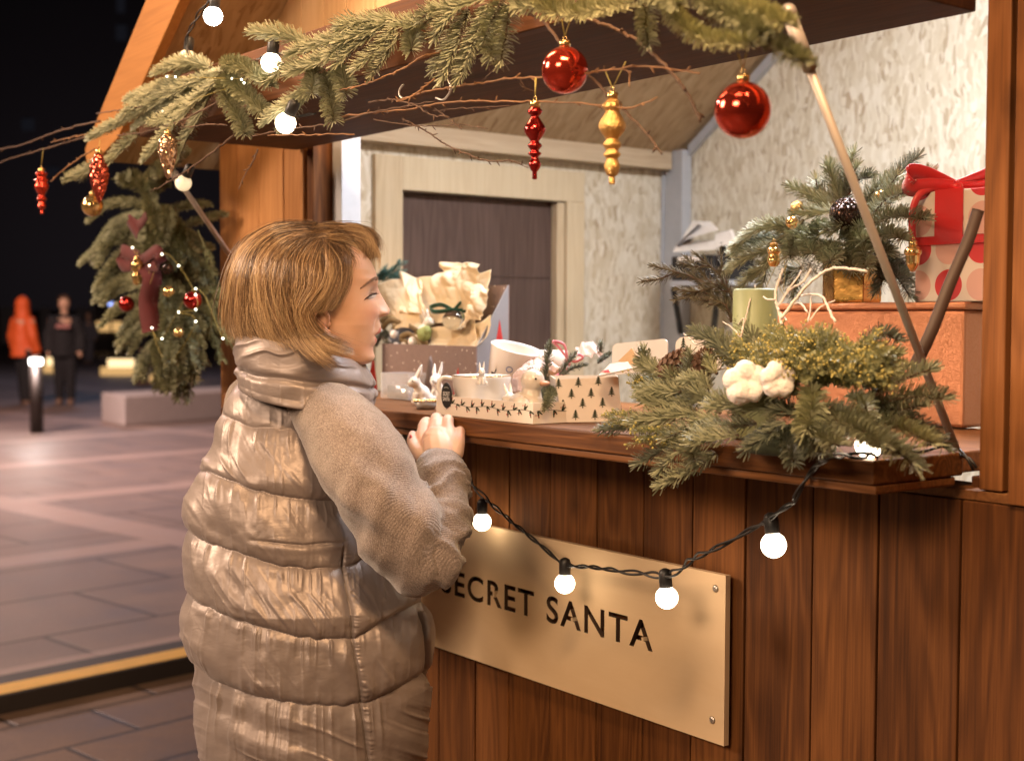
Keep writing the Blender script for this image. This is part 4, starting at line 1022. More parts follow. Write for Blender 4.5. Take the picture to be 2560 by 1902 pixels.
TW = [(A1, [(590, 715), (450, 745), (300, 790), (150, 850), (-20, 885)], 0.0032, 0.0018, 'twig'), (A1, [(570, 790), (430, 830), (300, 870), (120, 920), (-20, 965)], 0.0030, 0.0018, 'twig'),
      (A1, [(560, 785), (420, 810), (300, 842)], 0.0022, 0.0012, 'twigo'), (A1, [(1300, 590), (1100, 700), (900, 770), (690, 800)], 0.0026, 0.0015, 'twig'), (A1, [(570, 672), (700, 650), (840, 630)], 0.002, 0.001, 'twig'),
      (A1, [(560, 880), (430, 960), (300, 1070)], 0.0026, 0.0016, 'twigo'), (A1, [(1380, 800), (1240, 910), (1050, 1040), (890, 1132)], 0.0028, 0.0015, 'twig'), (A1, [(1520, 880), (1490, 960), (1440, 1040), (1410, 1112)], 0.0022, 0.001, 'twig'),
      (A1, [(2124, 690), (1900, 740), (1700, 765), (1490, 805)], 0.0022, 0.0012, 'twig'), (A1, [(2090, 795), (1850, 795), (1580, 800)], 0.0018, 0.001, 'twigo'), (A1, [(1340, 740), (1220, 735), (1060, 760)], 0.002, 0.001, 'twig'),
      (A1, [(1810, 240), (1700, 320), (1480, 360)], 0.0014, 0.001, 'twig'),
      (A2, [(600, 300), (480, 340), (370, 405), (200, 480), (0, 535)], 0.0022, 0.0014, 'twigo'), (A2, [(560, 465), (480, 530), (380, 590), (330, 600)], 0.002, 0.001, 'twigo'),
      (A2, [(1030, 60), (1180, 110), (1290, 245), (1420, 390), (1570, 545), (1720, 700), (1830, 810), (1900, 910)], 0.0036, 0.0014, 'twig'),
      (A2, [(1440, 105), (1600, 165), (1750, 240), (1930, 400), (2040, 540), (2100, 640), (2124, 720)], 0.0036, 0.0022, 'twig'),
      (A2, [(0, 690), (200, 665), (400, 645), (650, 603), (950, 600), (1250, 602), (1550, 620), (1720, 635), (1870, 575)], 0.0024, 0.0011, 'twigo'),
      (A2, [(170, 605), (300, 590), (420, 615), (540, 680), (640, 690)], 0.0022, 0.0011, 'twig'), (A2, [(30, 715), (200, 660), (330, 640), (560, 600)], 0.002, 0.001, 'twig'),
      (A2, [(350, 590), (520, 540), (700, 510), (900, 480), (1080, 460), (1300, 455), (1480, 430), (1750, 392), (1950, 405), (2124, 435)], 0.0022, 0.0012, 'twigo'),
      (A2, [(370, 700), (500, 770), (620, 850), (700, 890), (830, 940), (950, 952), (1010, 950), (1110, 990)], 0.0018, 0.0009, 'twig'), (A2, [(200, 705), (450, 745), (700, 735), (870, 760)], 0.0014, 0.0007, 'twig'),
      (A2, [(560, 640), (640, 700), (720, 765)], 0.0014, 0.0007, 'twig'), (A2, [(550, 655), (760, 640), (1000, 625)], 0.0014, 0.0007, 'twig'), (A2, [(830, 490), (900, 420), (1000, 375)], 0.0012, 0.0006, 'twig'),
      (A2, [(1480, 430), (1600, 415), (1700, 420), (1708, 515)], 0.0018, 0.001, 'twigo'), (A2, [(1140, 540), (1080, 515), (1060, 495)], 0.0012, 0.0006, 'twig')]
for fn, p, a, b, m in TW: bare_twig(garland, fn(p, 1.16, 1.13), a, b, m)
for p in ([(630, 468), (652, 500), (648, 545), (610, 590), (565, 578)], [(375, 500), (352, 530), (352, 565), (378, 585)]):
    q = A2(p, 1.19); m = MB(); m.tube(smooth_path(q, 16), 0.0017, 6); m.build('hook', M['steel'], garland)

# --- arrangement on the counter
cp = at(1930, 1120, z=ZC)
cbase = V(cp[0], cp[1], ZC)
centre = empty('fir_arrangement', cbase, 'wide low fir arrangement with cotton and yellow buds on the counter corner', 'arrangement')
CX = lambda p, a, b=None: pth(p, 1460, 800, 2.224, a, b)
CY = cbase[1]
for p, a, b, m, L in [
    ([(640, 520), (450, 540), (280, 570)], -.02, -.06, 'fir', .021), ([(680, 450), (500, 455), (330, 430)], 0, -.03, 'fir', .019), ([(580, 380), (420, 290), (315, 245)], 0, .0, 'fir', .017),
    ([(960, 575), (800, 600), (600, 650)], -.04, -.10, 'fir', .019), ([(700, 620), (540, 720), (420, 840)], -.06, -.12, 'fir', .019), ([(740, 740), (580, 840), (420, 920)], -.07, -.12, 'fir', .017), ([(660, 640), (600, 700), (620, 790)], -.08, -.11, 'fir', .017),
    ([(330, 570), (200, 600), (90, 612)], .0, -.03, 'fird', .014), ([(560, 660), (420, 730), (300, 800)], -.05, -.09, 'fird', .016), ([(1200, 520), (950, 480), (700, 480)], -.05, -.09, 'fir', .018),
    ([(1230, 400), (1050, 400), (880, 430)], -.05, -.08, 'fir', .018), ([(1265, 370), (1272, 480), (1240, 615)], -.06, -.13, 'firy', .021), ([(1010, 590), (1130, 680), (1170, 805)], -.06, -.11, 'fird', .015), ([(860, 640), (730, 660), (600, 690)], -.09, -.12, 'fir', .017),
    ([(1260, 520), (1480, 545), (1640, 650), (1860, 825)], -.06, -.10, 'fir', .019), ([(1400, 560), (1540, 610), (1660, 700)], -.10, -.13, 'fir', .016), ([(1180, 560), (1300, 640), (1420, 700)], -.10, -.13, 'fir', .017), ([(1120, 560), (1000, 650), (900, 720)], -.10, -.13, 'fird', .017), ([(1240, 600), (1260, 680), (1330, 740)], -.10, -.12, 'fird', .016), ([(1560, 540), (1780, 610), (1945, 690)], 0, -.03, 'firy', .018), ([(1600, 480), (1800, 430), (2015, 440)], 0, 0, 'fir', .018), ([(1580, 420), (1780, 330), (1940, 270)], .02, .02, 'fir', .016),
    ([(1560, 380), (1700, 300), (1800, 262)], .04, .04, 'firy', .014), ([(1560, 250), (1660, 210), (1760, 185)], .05, .05, 'firy', .013), ([(1540, 150), (1660, 85), (1755, 115)], .05, .05, 'fird', .015), ([(860, 230), (720, 120), (615, 65)], .02, .02, 'fird', .017),
    ([(900, 260), (820, 160), (750, 100)], .04, .04, 'fir', .017), ([(1000, 220), (930, 90), (890, 0)], .06, .07, 'fir', .017), ([(570, 350), (585, 240), (592, 180)], .0, .0, 'fir', .015), ([(390, 290), (335, 210), (335, 160)], .0, .0, 'fir', .015),
    ([(1250, 640), (1400, 615), (1600, 640)], -.05, -.06, 'fird', .017), ([(1700, 540), (1850, 580), (2025, 710)], .02, .02, 'fird', .016), ([(540, 400), (420, 390), (310, 400)], -.02, -.04, 'fir', .016), ([(760, 560), (640, 560), (590, 610)], -.05, -.07, 'fir', .016),
    ([(760, 520), (700, 440), (620, 400)], -.03, -.04, 'fir', .016), ([(1480, 420), (1560, 470), (1570, 560)], -.04, -.07, 'firy', .016), ([(1300, 560), (1420, 600), (1520, 600)], -.05, -.07, 'fir', .016), ([(1560, 440), (1720, 500), (1900, 470)], .0, .0, 'fir', .016),
    ([(700, 380), (640, 330), (560, 330)], -.03, -.03, 'fir', .014), ([(740, 300), (700, 250), (690, 200)], -.02, -.02, 'firy', .012), ([(900, 520), (820, 470), (740, 430)], -.07, -.09, 'fir', .016), ([(1400, 350), (1520, 330), (1650, 340)], -.01, -.01, 'fir', .014), ([(1450, 260), (1560, 270), (1660, 260)], .02, .02, 'fir', .014)]:
    L *= 1.2; fir_branch(centre, CX(p, CY+a, CY+b), L, m, 3000); jitter(p, lambda q, *_: CX(q, CY+a+.02, CY+b+.02), L, centre, m, 70)
# thuja and mimosa: feathery stems with yellow buds
def feathery(parent, stems, mat, budmat, seed, name='mimosa_sprig'):
    r = np.random.default_rng(seed); vs, fs, mi, n0 = [], [], [], 0
    bud = MB(); bud.ball((0, 0, 0), 0.0019, 6); bv = np.vstack(bud.v); bq = np.array([q for q in bud.f])
    for S in stems:
        P = smooth_path(S, 24); t, A, B = frame_along(P)
        v, f = twig_tube(S, 0.0012, 0.0006, 4); vs.append(v); fs.append(f+n0); mi.append(np.full(len(f), 0)); n0 += len(v)
        for k in range(5, 24):
            for s_ in range(3):
                a = r.uniform(0, 6.28); d = nrm(t[k]*0.8+math.cos(a)*A[k]+math.sin(a)*B[k]); l = r.uniform(0.012, 0.028)
                q = [P[k], P[k]+d*l*0.5, P[k]+nrm(d+0.6*t[k])*l]
                v, f = needles(q, 0.0066, 1500, int(r.integers(1e9)), 0.0010, 170, 42, curl=0.2); vs.append(v); fs.append(f+n0); mi.append(np.full(len(f), 0)); n0 += len(v)
                if budmat is not None and r.random() < 0.55:
                    for _ in range(3):
                        c = q[2]+r.normal(0, 0.0035, 3); vs.append(bv*r.uniform(0.7, 1.2)+c); fs.append(bq+n0); mi.append(np.full(len(bq), 1)); n0 += len(bv)
    return mesh_obj(name, np.vstack(vs), np.vstack(fs), None, parent, True, [M[mat]]+([M[budmat]] if budmat else []), np.concatenate(mi))
M['thuja'] = firmat('feathery thuja', (0.13, 0.14, 0.055), (0.22, 0.225, 0.095), (0.32, 0.315, 0.15))
M['bud'] = plain('yellow mimosa buds', (0.46, 0.38, 0.11), 0.7)
r0 = random.Random(3)
for g in range(20):
    stems = []
    for k in range(4):
        ang = r0.uniform(-1.25, 1.25); ln = r0.uniform(150, 290)
        if g > 8: ln *= 0.62
        bx, by = (1180+g*26-60+r0.uniform(-40, 40), 300+r0.uniform(-30, 30)) if g < 9 else (1120+(g-9)*42+r0.uniform(-40, 40), 350+r0.uniform(-40, 40))
        ex, ey = bx+math.sin(ang)*ln*1.15+((g-4)*22 if g < 9 else (g-14)*12), by-math.cos(ang)*ln*0.72-20
        yo = r0.uniform(-0.05, 0.06) if g < 9 else r0.uniform(-0.09, -0.03)
        stems.append(CX([(bx, by), ((bx+ex)/2+r0.uniform(-15, 15), (by+ey)/2-25), (ex, ey)], CY-0.02, CY+yo))
    feathery(centre, stems, 'thuja', 'bud' if g % 4 != 3 else None, 50+g)
stems = [CX([(620, 560), (420, 560), (150, 540)], CY-.02, CY-.05), CX([(700, 600), (500, 640), (330, 640)], CY-.04, CY-.10), CX([(520, 450), (380, 430), (300, 350)], CY-.01, CY-.02)]
feathery(centre, stems, 'thuja', 'bud', 77)
# cotton bolls
M['cotton'] = plain('cotton fluff', (0.90, 0.83, 0.79), 0.95, 0.05, 60, 1.0, 0.006, Subsurface_Weight=0.2, Subsurface_Radius=(0.02, 0.015, 0.012), Subsurface_Scale=0.5)
def cotton(c, r):
    m = MB(); rr = random.Random(int(c[0]*-1e4))
    for k in range(5):
        a = k*2*math.pi/5+0.4; m.ball(c+CR*r*0.52*math.cos(a)+CU*r*0.5*math.sin(a)-CF*r*0.2*rr.random(), r*rr.uniform(0.52, 0.64), 16)
    m.ball(c+CF*r*0.3, r*0.8, 16)
    v, f, n = remeshed(m, 0.0016, 2)
    v = v+n*(0.0012*fbm(v[:, 0]*70, v[:, 1]*70, v[:, 2]*70, 3))[:, None]
    return mesh_obj('cotton_boll', v, f, M['cotton'], centre)
q = CX([(900, 345), (1075, 330)], CY-0.10); cotton(q[0], 0.029); cotton(q[1], 0.024)
# pine cones
M['cone'] = plain('brown pine cone scales', (0.125, 0.066, 0.040), 0.65, 0.35, 120)
def pinecone(c, d, L=0.055, r=0.02):
    m = MB(); d = nrm(d); a = nrm(np.cross(d, V(0.2, 0.1, 1))); b_ = np.cross(d, a); m.tube([c-d*L/2, c, c+d*L/2], [r*0.5, r*0.6, r*0.2], 8)
    for k in range(62):
        t = k/62; ph_ = k*2.39996; rad = math.cos(ph_)*a+math.sin(ph_)*b_; tz = np.cross(d, rad)
        o = c+d*(t-0.5)*L; R_ = r*math.sqrt(max(0.05, math.sin(math.pi*min(0.97, 0.18+t*0.8)))); w_ = 0.0052*(1.2-0.6*t)
        tip = o+rad*R_+d*0.006
        m.add([o+tz*w_*0.5, o-tz*w_*0.5, tip-tz*w_, tip+d*0.004, tip+tz*w_, o+rad*R_*0.8-d*0.002], [[0, 5, 4], [5, 1, 2], [5, 2, 3], [5, 3, 4], [0, 4, 3], [1, 3, 2], [0, 3, 1]])
    return m.build('pine_cone', M['cone'], centre, False)
q = CX([(500, 250), (660, 250)], CY+0.01); pinecone(q[0], CR*0.75+CU*0.55-CF*0.2); pinecone(q[1], CR*0.2+CU*0.8-CF*0.4, 0.045, 0.017)
# frosted twigs
X4 = lambda p, a, b=None: pth(p, 1600, 360, 2.3167, a, b)
for p, r_ in [([(830, 720), (800, 800), (785, 880), (800, 960), (822, 1045)], .0030), ([(1315, 740), (1220, 722), (1110, 722), (1000, 790), (900, 900), (850, 970), (815, 1010)], .0034), ([(990, 722), (940, 800), (860, 850), (800, 940)], .0024), ([(935, 735), (900, 790), (850, 850)], .0018),
              ([(925, 880), (1000, 870), (1060, 890), (1095, 960), (1130, 1030)], .0026), ([(870, 930), (930, 925), (970, 975)], .0022), ([(990, 880), (985, 970), (970, 1030)], .0018), ([(1130, 905), (1040, 950), (985, 1020)], .0018), ([(715, 885), (740, 900), (785, 900)], .002),
              ([(640, 895), (620, 980), (598, 1060), (580, 1160), (575, 1275)], .0022), ([(480, 1030), (530, 1060), (585, 1120)], .0018), ([(435, 1100), (500, 1130), (570, 1190)], .0018), ([(255, 1100), (320, 1160), (390, 1230)], .0020), ([(445, 1310), (510, 1290), (560, 1270)], .0018), ([(800, 960), (830, 1000), (850, 1020)], .002), ([(560, 1060), (600, 1010), (590, 1100)], .0014)]:
    bare_twig(centre, X4(p, CY+0.06, CY+0.03), r_*0.72, r_*0.9, 'wtwig', 'frosted_twig', False)
# heather-like sprigs leaning out to the left behind the candle
M['heath'] = firmat('dry grey green needles', (0.09, 0.075, 0.045), (0.16, 0.14, 0.085), (0.24, 0.21, 0.13))
for p in [[(530, 1000), (470, 870), (330, 780), (190, 735), (70, 705)], [(520, 960), (470, 780), (400, 700), (325, 640)], [(520, 960), (400, 870), (250, 850)], [(530, 1030), (500, 940), (420, 900)], [(540, 900), (500, 830), (440, 790)]]:
    fir_branch(centre, X4(p, CY+0.10, CY+0.08), 0.0125, 'heath', 1700, 3, 'heather_sprig', 175, 0.0011, 48)
# brown wire base and green foam tray
M['tray'] = plain('dark green foam', (0.035, 0.042, 0.018), 0.85, 0.3, 200, 0.6, 0.002)
m = MB(); tc_ = at(1990, 1100, z=ZC+.02); m.lathe([(0.055, ZC+.001), (0.062, ZC+.006), (0.062, ZC+.02), (0.04, ZC+.035), (0.0, ZC+.04)], 28, (tc_[0]-.02, tc_[1]+.01, 0)); m.build('foam_tray', M['tray'], centre)

# --- fir bouquet in the gold pot
PY = 2.02
pot_c = at(2080, 754, y=PY); ZB = 1.532
bouquet = empty('fir_bouquet', V(pot_c[0], pot_c[1], ZB+0.08), 'bushy fir bouquet with gold and black baubles standing in the gold pot', 'bouquet')
for p, a, b, m in [([(1110, 340), (980, 300), (875, 245)], 0, -.02, 'fir'), ([(1170, 360), (1120, 220), (1095, 110)], .02, .02, 'fir'), ([(1180, 300), (1205, 140), (1240, 50)], .04, .05, 'fir'), ([(1190, 320), (1250, 220), (1335, 190)], .03, .03, 'fird'), ([(1300, 340), (1370, 250), (1425, 195)], .02, .03, 'fir'),
    ([(1380, 320), (1490, 180), (1610, 75)], .05, .06, 'fird'), ([(1370, 380), (1520, 270), (1675, 165)], 0, -.01, 'fir'), ([(1310, 480), (1480, 420), (1655, 435)], -.04, -.07, 'fir'), ([(1320, 540), (1440, 525), (1535, 560)], -.05, -.08, 'fir'), ([(1120, 390), (1000, 400), (900, 395)], -.02, -.03, 'fir'),
    ([(900, 520), (720, 480), (555, 595)], -.04, -.06, 'fir'), ([(800, 610), (640, 650), (505, 745)], -.04, -.06, 'fir'), ([(780, 680), (680, 740), (585, 825)], -.03, -.04, 'fir'), ([(960, 490), (890, 560), (870, 665)], -.07, -.13, 'fir'), ([(1010, 530), (985, 590), (1000, 640)], -.08, -.13, 'fir'),
    ([(1100, 580), (1125, 640), (1100, 690)], -.08, -.14, 'fir'), ([(1230, 470), (1150, 470), (1075, 505)], -.07, -.11, 'fir'), ([(1230, 560), (1300, 640), (1312, 725)], -.07, -.11, 'fir'), ([(1240, 600), (1210, 660), (1235, 745)], -.06, -.10, 'fir'), ([(1350, 660), (1470, 750), (1565, 885)], -.02, -.04, 'fird'),
    ([(1340, 690), (1400, 790), (1370, 855)], -.03, -.05, 'fird'), ([(1450, 640), (1540, 720), (1575, 800)], .0, .0, 'fird'), ([(720, 700), (725, 770), (700, 830)], -.02, -.03, 'fir'), ([(930, 720), (905, 800), (890, 885)], -.05, -.06, 'fird'), ([(950, 440), (880, 480), (800, 470)], -.03, -.05, 'fir'),
    ([(1020, 450), (1040, 520), (960, 560)], -.07, -.11, 'fir'), ([(1290, 590), (1380, 600), (1450, 640)], -.04, -.06, 'fird'), ([(1060, 560), (1060, 620), (1180, 700)], -.05, -.09, 'fir'), ([(1180, 520), (1250, 560), (1310, 560)], -.05, -.09, 'fir'), ([(880, 600), (780, 560), (640, 560)], -.02, -.03, 'fird'), ([(1330, 420), (1420, 330), (1500, 300)], .01, .02, 'fird'), ([(1160, 430), (1230, 500), (1280, 470)], -.04, -.07, 'fir'), ([(1130, 380), (1050, 340), (1010, 380)], 0, -.02, 'fir')]:
    fir_branch(bouquet, X4(p, PY+a, PY+b), 0.024, m, 3000); jitter(p, lambda q, *_: X4(q, PY+a+.015, PY+b+.015), 0.023, bouquet, m, 90)
m = MB()
for k in range(60):
    x, y = r0.uniform(930, 1080), r0.uniform(640, 730); m.tube(X4([(x, y), (x+r0.uniform(-30, 30), y+25), (x+r0.uniform(-60, 60), y+r0.uniform(20, 60))], PY-.06), 0.0005, 4)
m.build('dry_grass', M['heath'], bouquet)

# --- swag hanging beside the stall front
SY = 1.50
sw0 = at(330*1.1511, 370*1.1511, y=SY)
swag = empty('fir_swag', V(*sw0), 'blurred teardrop fir swag with dark red velvet ribbon hanging beside the stall front', 'swag')
D1 = lambda p, a, b=None: pth(p, 0, 0, 1/1.1511, a, b)
r1 = random.Random(12)
spine = [(320, 380), (320, 480), (335, 580), (365, 690), (385, 790), (395, 850)]
prof = [(360, 40), (430, 95), (500, 125), (560, 150), (640, 135), (720, 120), (780, 75), (850, 20)]
for k in range(44):
    t = (k+0.5)/44; y = 395+t*400; x = lin([(b, a) for a, b in spine], y)
    sgn = -1 if k % 2 else 1
    reach = lin(prof, y+45)*r1.uniform(0.75, 1.05); 
    if sgn > 0: reach *= 0.85
    if t < 0.12: e = (x+sgn*reach*0.5, y-r1.uniform(20, 45))
    else: e = (x+sgn*reach, y+r1.uniform(30, 95))
    md = ((x+e[0])/2+sgn*10, (y+e[1])/2-18)
    fir_branch(swag, D1([(x, y), md, e], SY, SY-r1.uniform(0.0, 0.10)), 0.025, 'firw', 2100, 2 if k % 3 == 0 else 0, w=0.0022)
for k in range(12):
    y = 420+k*32; x = lin([(b, a) for a, b in spine], y)+r1.uniform(-40, 40)
    fir_branch(swag, D1([(x, y), (x+r1.uniform(-14, 14), y+30), (x+r1.uniform(-22, 22), y+78)], SY-.04, SY-.12), 0.025, 'firw', 2100, w=0.0022)
stems = [D1([(430, 500), (460, 580), (470, 680)], SY-.02), D1([(420, 540), (440, 620), (500, 640)], SY-.02), D1([(400, 740), (400, 800), (385, 855)], SY-.03), D1([(380, 760), (385, 810), (405, 850)], SY-.03), D1([(440, 620), (470, 700), (500, 740)], SY-.02), D1([(400, 650), (450, 700), (480, 780)], SY-.02)]
feathery(swag, stems, 'thuja', None, 91, 'thuja_sprig')
M['velvet'] = plain('dark red velvet', (0.075, 0.006, 0.008), 0.9, 0.3, 40, Sheen_Weight=0.08)
def ribbon(path, w, mat, name, parent, wid=None, thick=0.0008, n=40):
    """Soft band along a path; wid = direction of its width."""
    P = smooth_path(path, n); t, A, B = frame_along(P)
    wv = A if wid is None else np.array([nrm(np.asarray(wid, float)-tt_*np.dot(wid, tt_)) for tt_ in t])
    nn_ = np.cross(t, wv); g = np.stack([P-wv*w/2+nn_*thick, P+nn_*(thick+w*0.06), P+wv*w/2+nn_*thick, P+wv*w/2-nn_*thick, P-nn_*(thick-w*0.06), P-wv*w/2-nn_*thick], 1)
    m = MB(); m.grid(g, 0, True); m.f += [[0, 1, 2, 3, 4, 5], [(n-1)*6+q_ for q_ in range(6)][::-1]]; m.m += [0, 0]
    return m.build(name, M[mat], parent)
rb = ribbon(D1([(300, 560), (330, 600), (322, 660), (330, 720)], SY-.13), 0.05, 'velvet', 'ribbon', swag, CR)
ribbon(D1([(300, 560), (262, 545), (268, 575), (300, 570), (340, 545), (345, 575), (302, 566)], SY-.135), 0.035, 'velvet', 'bow', rb, CU+CR*0.2)
ribbon(D1([(318, 470), (300, 490), (280, 478), (300, 510)], SY-.12), 0.03, 'velvet', 'ribbon_loop', swag, CU)

# ------------------------------------------------------------------ sign
def text_mesh(s, size, extrude, bold=0.018):
    c = bpy.data.curves.new('t', 'FONT'); c.body = s; c.size = size; c.extrude = extrude; c.space_character = 1.16; c.resolution_u = 6; c.offset = bold
    o = bpy.data.objects.new('t', c); COL.objects.link(o); me = evaluated(o)
    v = np.empty(len(me.vertices)*3); me.vertices.foreach_get('co', v); v = v.reshape(-1, 3)
    import bmesh
    bm = bmesh.new(); bm.from_mesh(me); bmesh.ops.remove_doubles(bm, verts=bm.verts, dist=1e-5); bmesh.ops.recalc_face_normals(bm, faces=bm.faces)
    bm.verts.index_update(); v = np.array([q.co[:] for q in bm.verts]); f = [[q.index for q in p.verts] for p in bm.faces]; bm.free()
    bpy.data.objects.remove(o); bpy.data.curves.remove(c); bpy.data.meshes.remove(me)
    return v, f
n = NT('birch plywood'); p = n.pos()
q = n.vmath('MULTIPLY', p, (0.45, 1, 1)); a = n.noise(q, 11, 5, 0.6, 0.6); b_ = n.noise(n.vmath('MULTIPLY', p, (0.06, 1, 1)), 240, 3)
c_ = n.ramp(n.math('ADD', n.math('MULTIPLY', a, 0.86), n.math('MULTIPLY', b_, 0.14)), [(0.25, (0.635, 0.455, 0.275)), (0.55, (0.675, 0.495, 0.31)), (0.85, (0.71, 0.535, 0.35))])
n.bsdf(c_, 0.68, n.bump(b_, 0.06, 0.0005), Specular_IOR_Level=0.2); M['ply'] = n.done()
SX0, SX1, SZ0, SZ1 = -2.62, -1.528, 0.808, 1.088
SYF, SYB = YW-0.021, YW-0.010
sg = MB(); sg.box((SX0, SYF, SZ0), (SX1, SYB, SZ1)); sign = sg.build('sign_board', M['ply'], None, False)
tag(sign, 'pale plywood sign with two words of dark cut out capitals, screwed to the front boards', 'sign')
tl, tr = at(1104, 1470, y=SYF), at(1632, 1620, y=SYF)
capz0, capz1 = at(1604, 1622, y=SYF)[2], at(1604, 1548, y=SYF)[2]
tv, tf = text_mesh('SECRET SANTA', 1.0, 0.03)
lo, hi = tv.min(0), tv.max(0); W0 = hi[0]-lo[0]; ch = 0.70
sx, sz = (tr[0]-tl[0])/W0, (capz1-capz0)/(hi[1]-lo[1])
tw = np.stack([tl[0]+(tv[:, 0]-lo[0])*sx, SYF+0.009+tv[:, 2], capz0+(tv[:, 1]-lo[1])*sz], 1)
cut = mesh_obj('cut', tw, [q_[::-1] for q_ in tf], plain('laser burnt edge', (0.055, 0.026, 0.013), 0.8), None, False)
bm_ = sign.modifiers.new('cut', 'BOOLEAN'); bm_.object = cut; bm_.operation = 'DIFFERENCE'; bm_.solver = 'EXACT'; bm_.material_mode = 'TRANSFER'
me2 = evaluated(sign); sign.modifiers.clear(); old = sign.data; sign.data = me2; bpy.data.objects.remove(cut)
# stencil bridges that hold the inner pieces of A and R
lw = (tr[0]-tl[0])
b = MB()
cw = {}
adv = 0
for i in (8, 11, 3):
    v0, _ = text_mesh('SECRET SANTA'[:i], 1.0, 0.0); v1, _ = text_mesh('SECRET SANTA'[:i+1], 1.0, 0.0)
    a0 = v0[:, 0].max() if 'SECRET SANTA'[i-1] != ' ' else v0[:, 0].max()+0.3; a1 = v1[:, 0].max()
    cw[i] = (tl[0]+(a0-lo[0])*sx, tl[0]+(a1-lo[0])*sx)
H_ = capz1-capz0
for i in (8, 11):
    m_ = cw[i][1]-0.027; b.box((m_-0.0025, SYF+.0004, capz0+H_*0.10), (m_+0.0025, SYB-.0004, capz0+H_*0.40))
m_ = cw[3][1]-0.03; b.box((m_-0.001, SYF+.0004, capz0+H_*0.36), (m_+0.0035, SYB-.0004, capz0+H_*0.62))
b.build('stencil_bridge', M['ply'], sign, False)
for (u, v) in ((1060+2008/2.754, 1270+553/2.754), (1060+1986/2.754, 1270+1457/2.754)):
    q = at(u, v, y=SYF)
    for xx in (q[0], SX0+(SX1-q[0])):
        m = MB(); m.lathe([(0.0062, 0), (0.0062, 0.0012), (0.004, 0.0026), (0.0018, 0.003), (0.0, 0.0022)], 16, (xx, SYF, q[2]), rotx(math.pi/2)); m.build('screw', M['steel'], sign)

# ------------------------------------------------------------------ festoon bulbs
n = NT('lit opal bulb'); e_ = n.n('Emission'); n.set(e_, 'Color', (1.0, 0.80, 0.56, 1)); n.set(e_, 'Strength', 13.0); n.t.links.new(e_.outputs[0], n.out.inputs[0]); M['bulb'] = n.done()
n = NT('dim opal bulb'); n.bsdf((0.80, 0.74, 0.62), 0.25, None, Emission_Color=(1.0, 0.80, 0.48), Emission_Strength=0.75); M['dimbulb'] = n.done()
M['bulbw'] = emit('white lit bulb', (1.0, 0.90, 0.76), 20.0)
M['cable'] = plain('black cable', (0.014, 0.013, 0.013), 0.45)
def twisted(parent, path, r=0.0021, turns=60, name='cable', strands_=2):
    P = smooth_path(path, 220); t, A, B = frame_along(P); L = np.linalg.norm(np.diff(P, axis=0), axis=1).sum()
    m = MB(); s = np.linspace(0, 1, 220)
    for k in range(strands_):
        a = s*L*turns+2*math.pi*k/strands_+0.8*np.sin(s*37+k)
        rr = r*1.15*(1+0.9*np.clip(np.sin(s*L*9+1.0), 0, 1))
        m.tube(P+(np.cos(a)*rr)[:, None]*A+(np.sin(a)*rr)[:, None]*B, r, 6)
    return m.build(name, M[mat_] if False else M['cable'], parent)
def bulb(parent, c, axis, r=0.018, mat='bulb'):
    """Globe at c; its socket points along axis towards the cable."""
    a = nrm(axis); x = nrm(np.cross(a, V(0.3, 0.9, 0.1))); Mx = np.stack([x, np.cross(a, x), a], 1)
    m = MB(); m.lathe([(0.0098, r*0.86), (0.0105, r*0.9), (0.0105, r*0.9+0.022), (0.0085, r*0.9+0.027), (0.003, r*0.9+0.030)], 18, c, Mx)
    so = m.build('bulb_socket', M['cable'], parent)
    g = MB(); g.ball(c, r, 28); return g.build('bulb', M[mat], so)
CBL = lambda p, a, b=None: pth(p, 1040, 1150, 2.197, a, b)
fest = empty('string_lights', at(1500, 1440, y=1.55), 'black festoon cable with lit round bulbs hanging below the counter', 'string lights')
path = [at(1150, 1150, y=1.58), *CBL([(300, 110), (380, 210), (470, 290), (590, 390), (700, 480), (800, 560), (870, 580), (1000, 590), (1150, 612), (1290, 628), (1390, 630), (1480, 570), (1550, 525), (1640, 488), (1800, 400), (1930, 330), (2060, 235)], 1.57, 1.43),
        at(1985, 1250, y=1.412), at(2010, 1205, y=1.41), at(2034, 1172, y=1.411), *[V(*at(u, v, z=ZC+.006)) for u, v in ((2070, 1146), (2120, 1137), (2170, 1140), (2210, 1132), (2290, 1122), (2370, 1118))], at(2418, 1146, y=1.60), at(2437, 1172, y=1.605)]
twisted(fest, path)
for (u, v), y, ax in (((1205, 1304), 1.56, (0.02, 0, 1)), ((1412, 1458), 1.525, (0, 0, 1)), ((1667, 1493), 1.485, (-0.12, 0, 1)), ((1934, 1362), 1.445, (-0.2, 0.05, 1))):
    bulb(fest, at(u, v, y=y), V(*ax))
q = at(2172, 1112, z=ZC+0.018); bulb(fest, V(q[0], q[1], ZC+0.0185), nrm(CR*0.9-CF*0.3+V(0, 0, -0.1)))
up = empty('string_lights', at(700, 150, y=1.15), 'round bulbs on thin cable threaded through the fir garland and under the gable', 'string lights')
for (x, y_), yy, mt in (((1257, 97), 1.16, 'bulbw'), ((1105, 345), 1.22, 'dimbulb'), ((1600, 372), 1.15, 'bulb'), ((1685, 728), 1.14, 'bulb'), ((1082, 1080), 1.25, 'dimbulb')):
    bulb(up, at(x/2.36, y_/2.36, y=yy), V(0.1, 0.1, 1) if y_ not in (1080, 728) else V(0.5, 0.2, 0.9), 0.0183, mt)
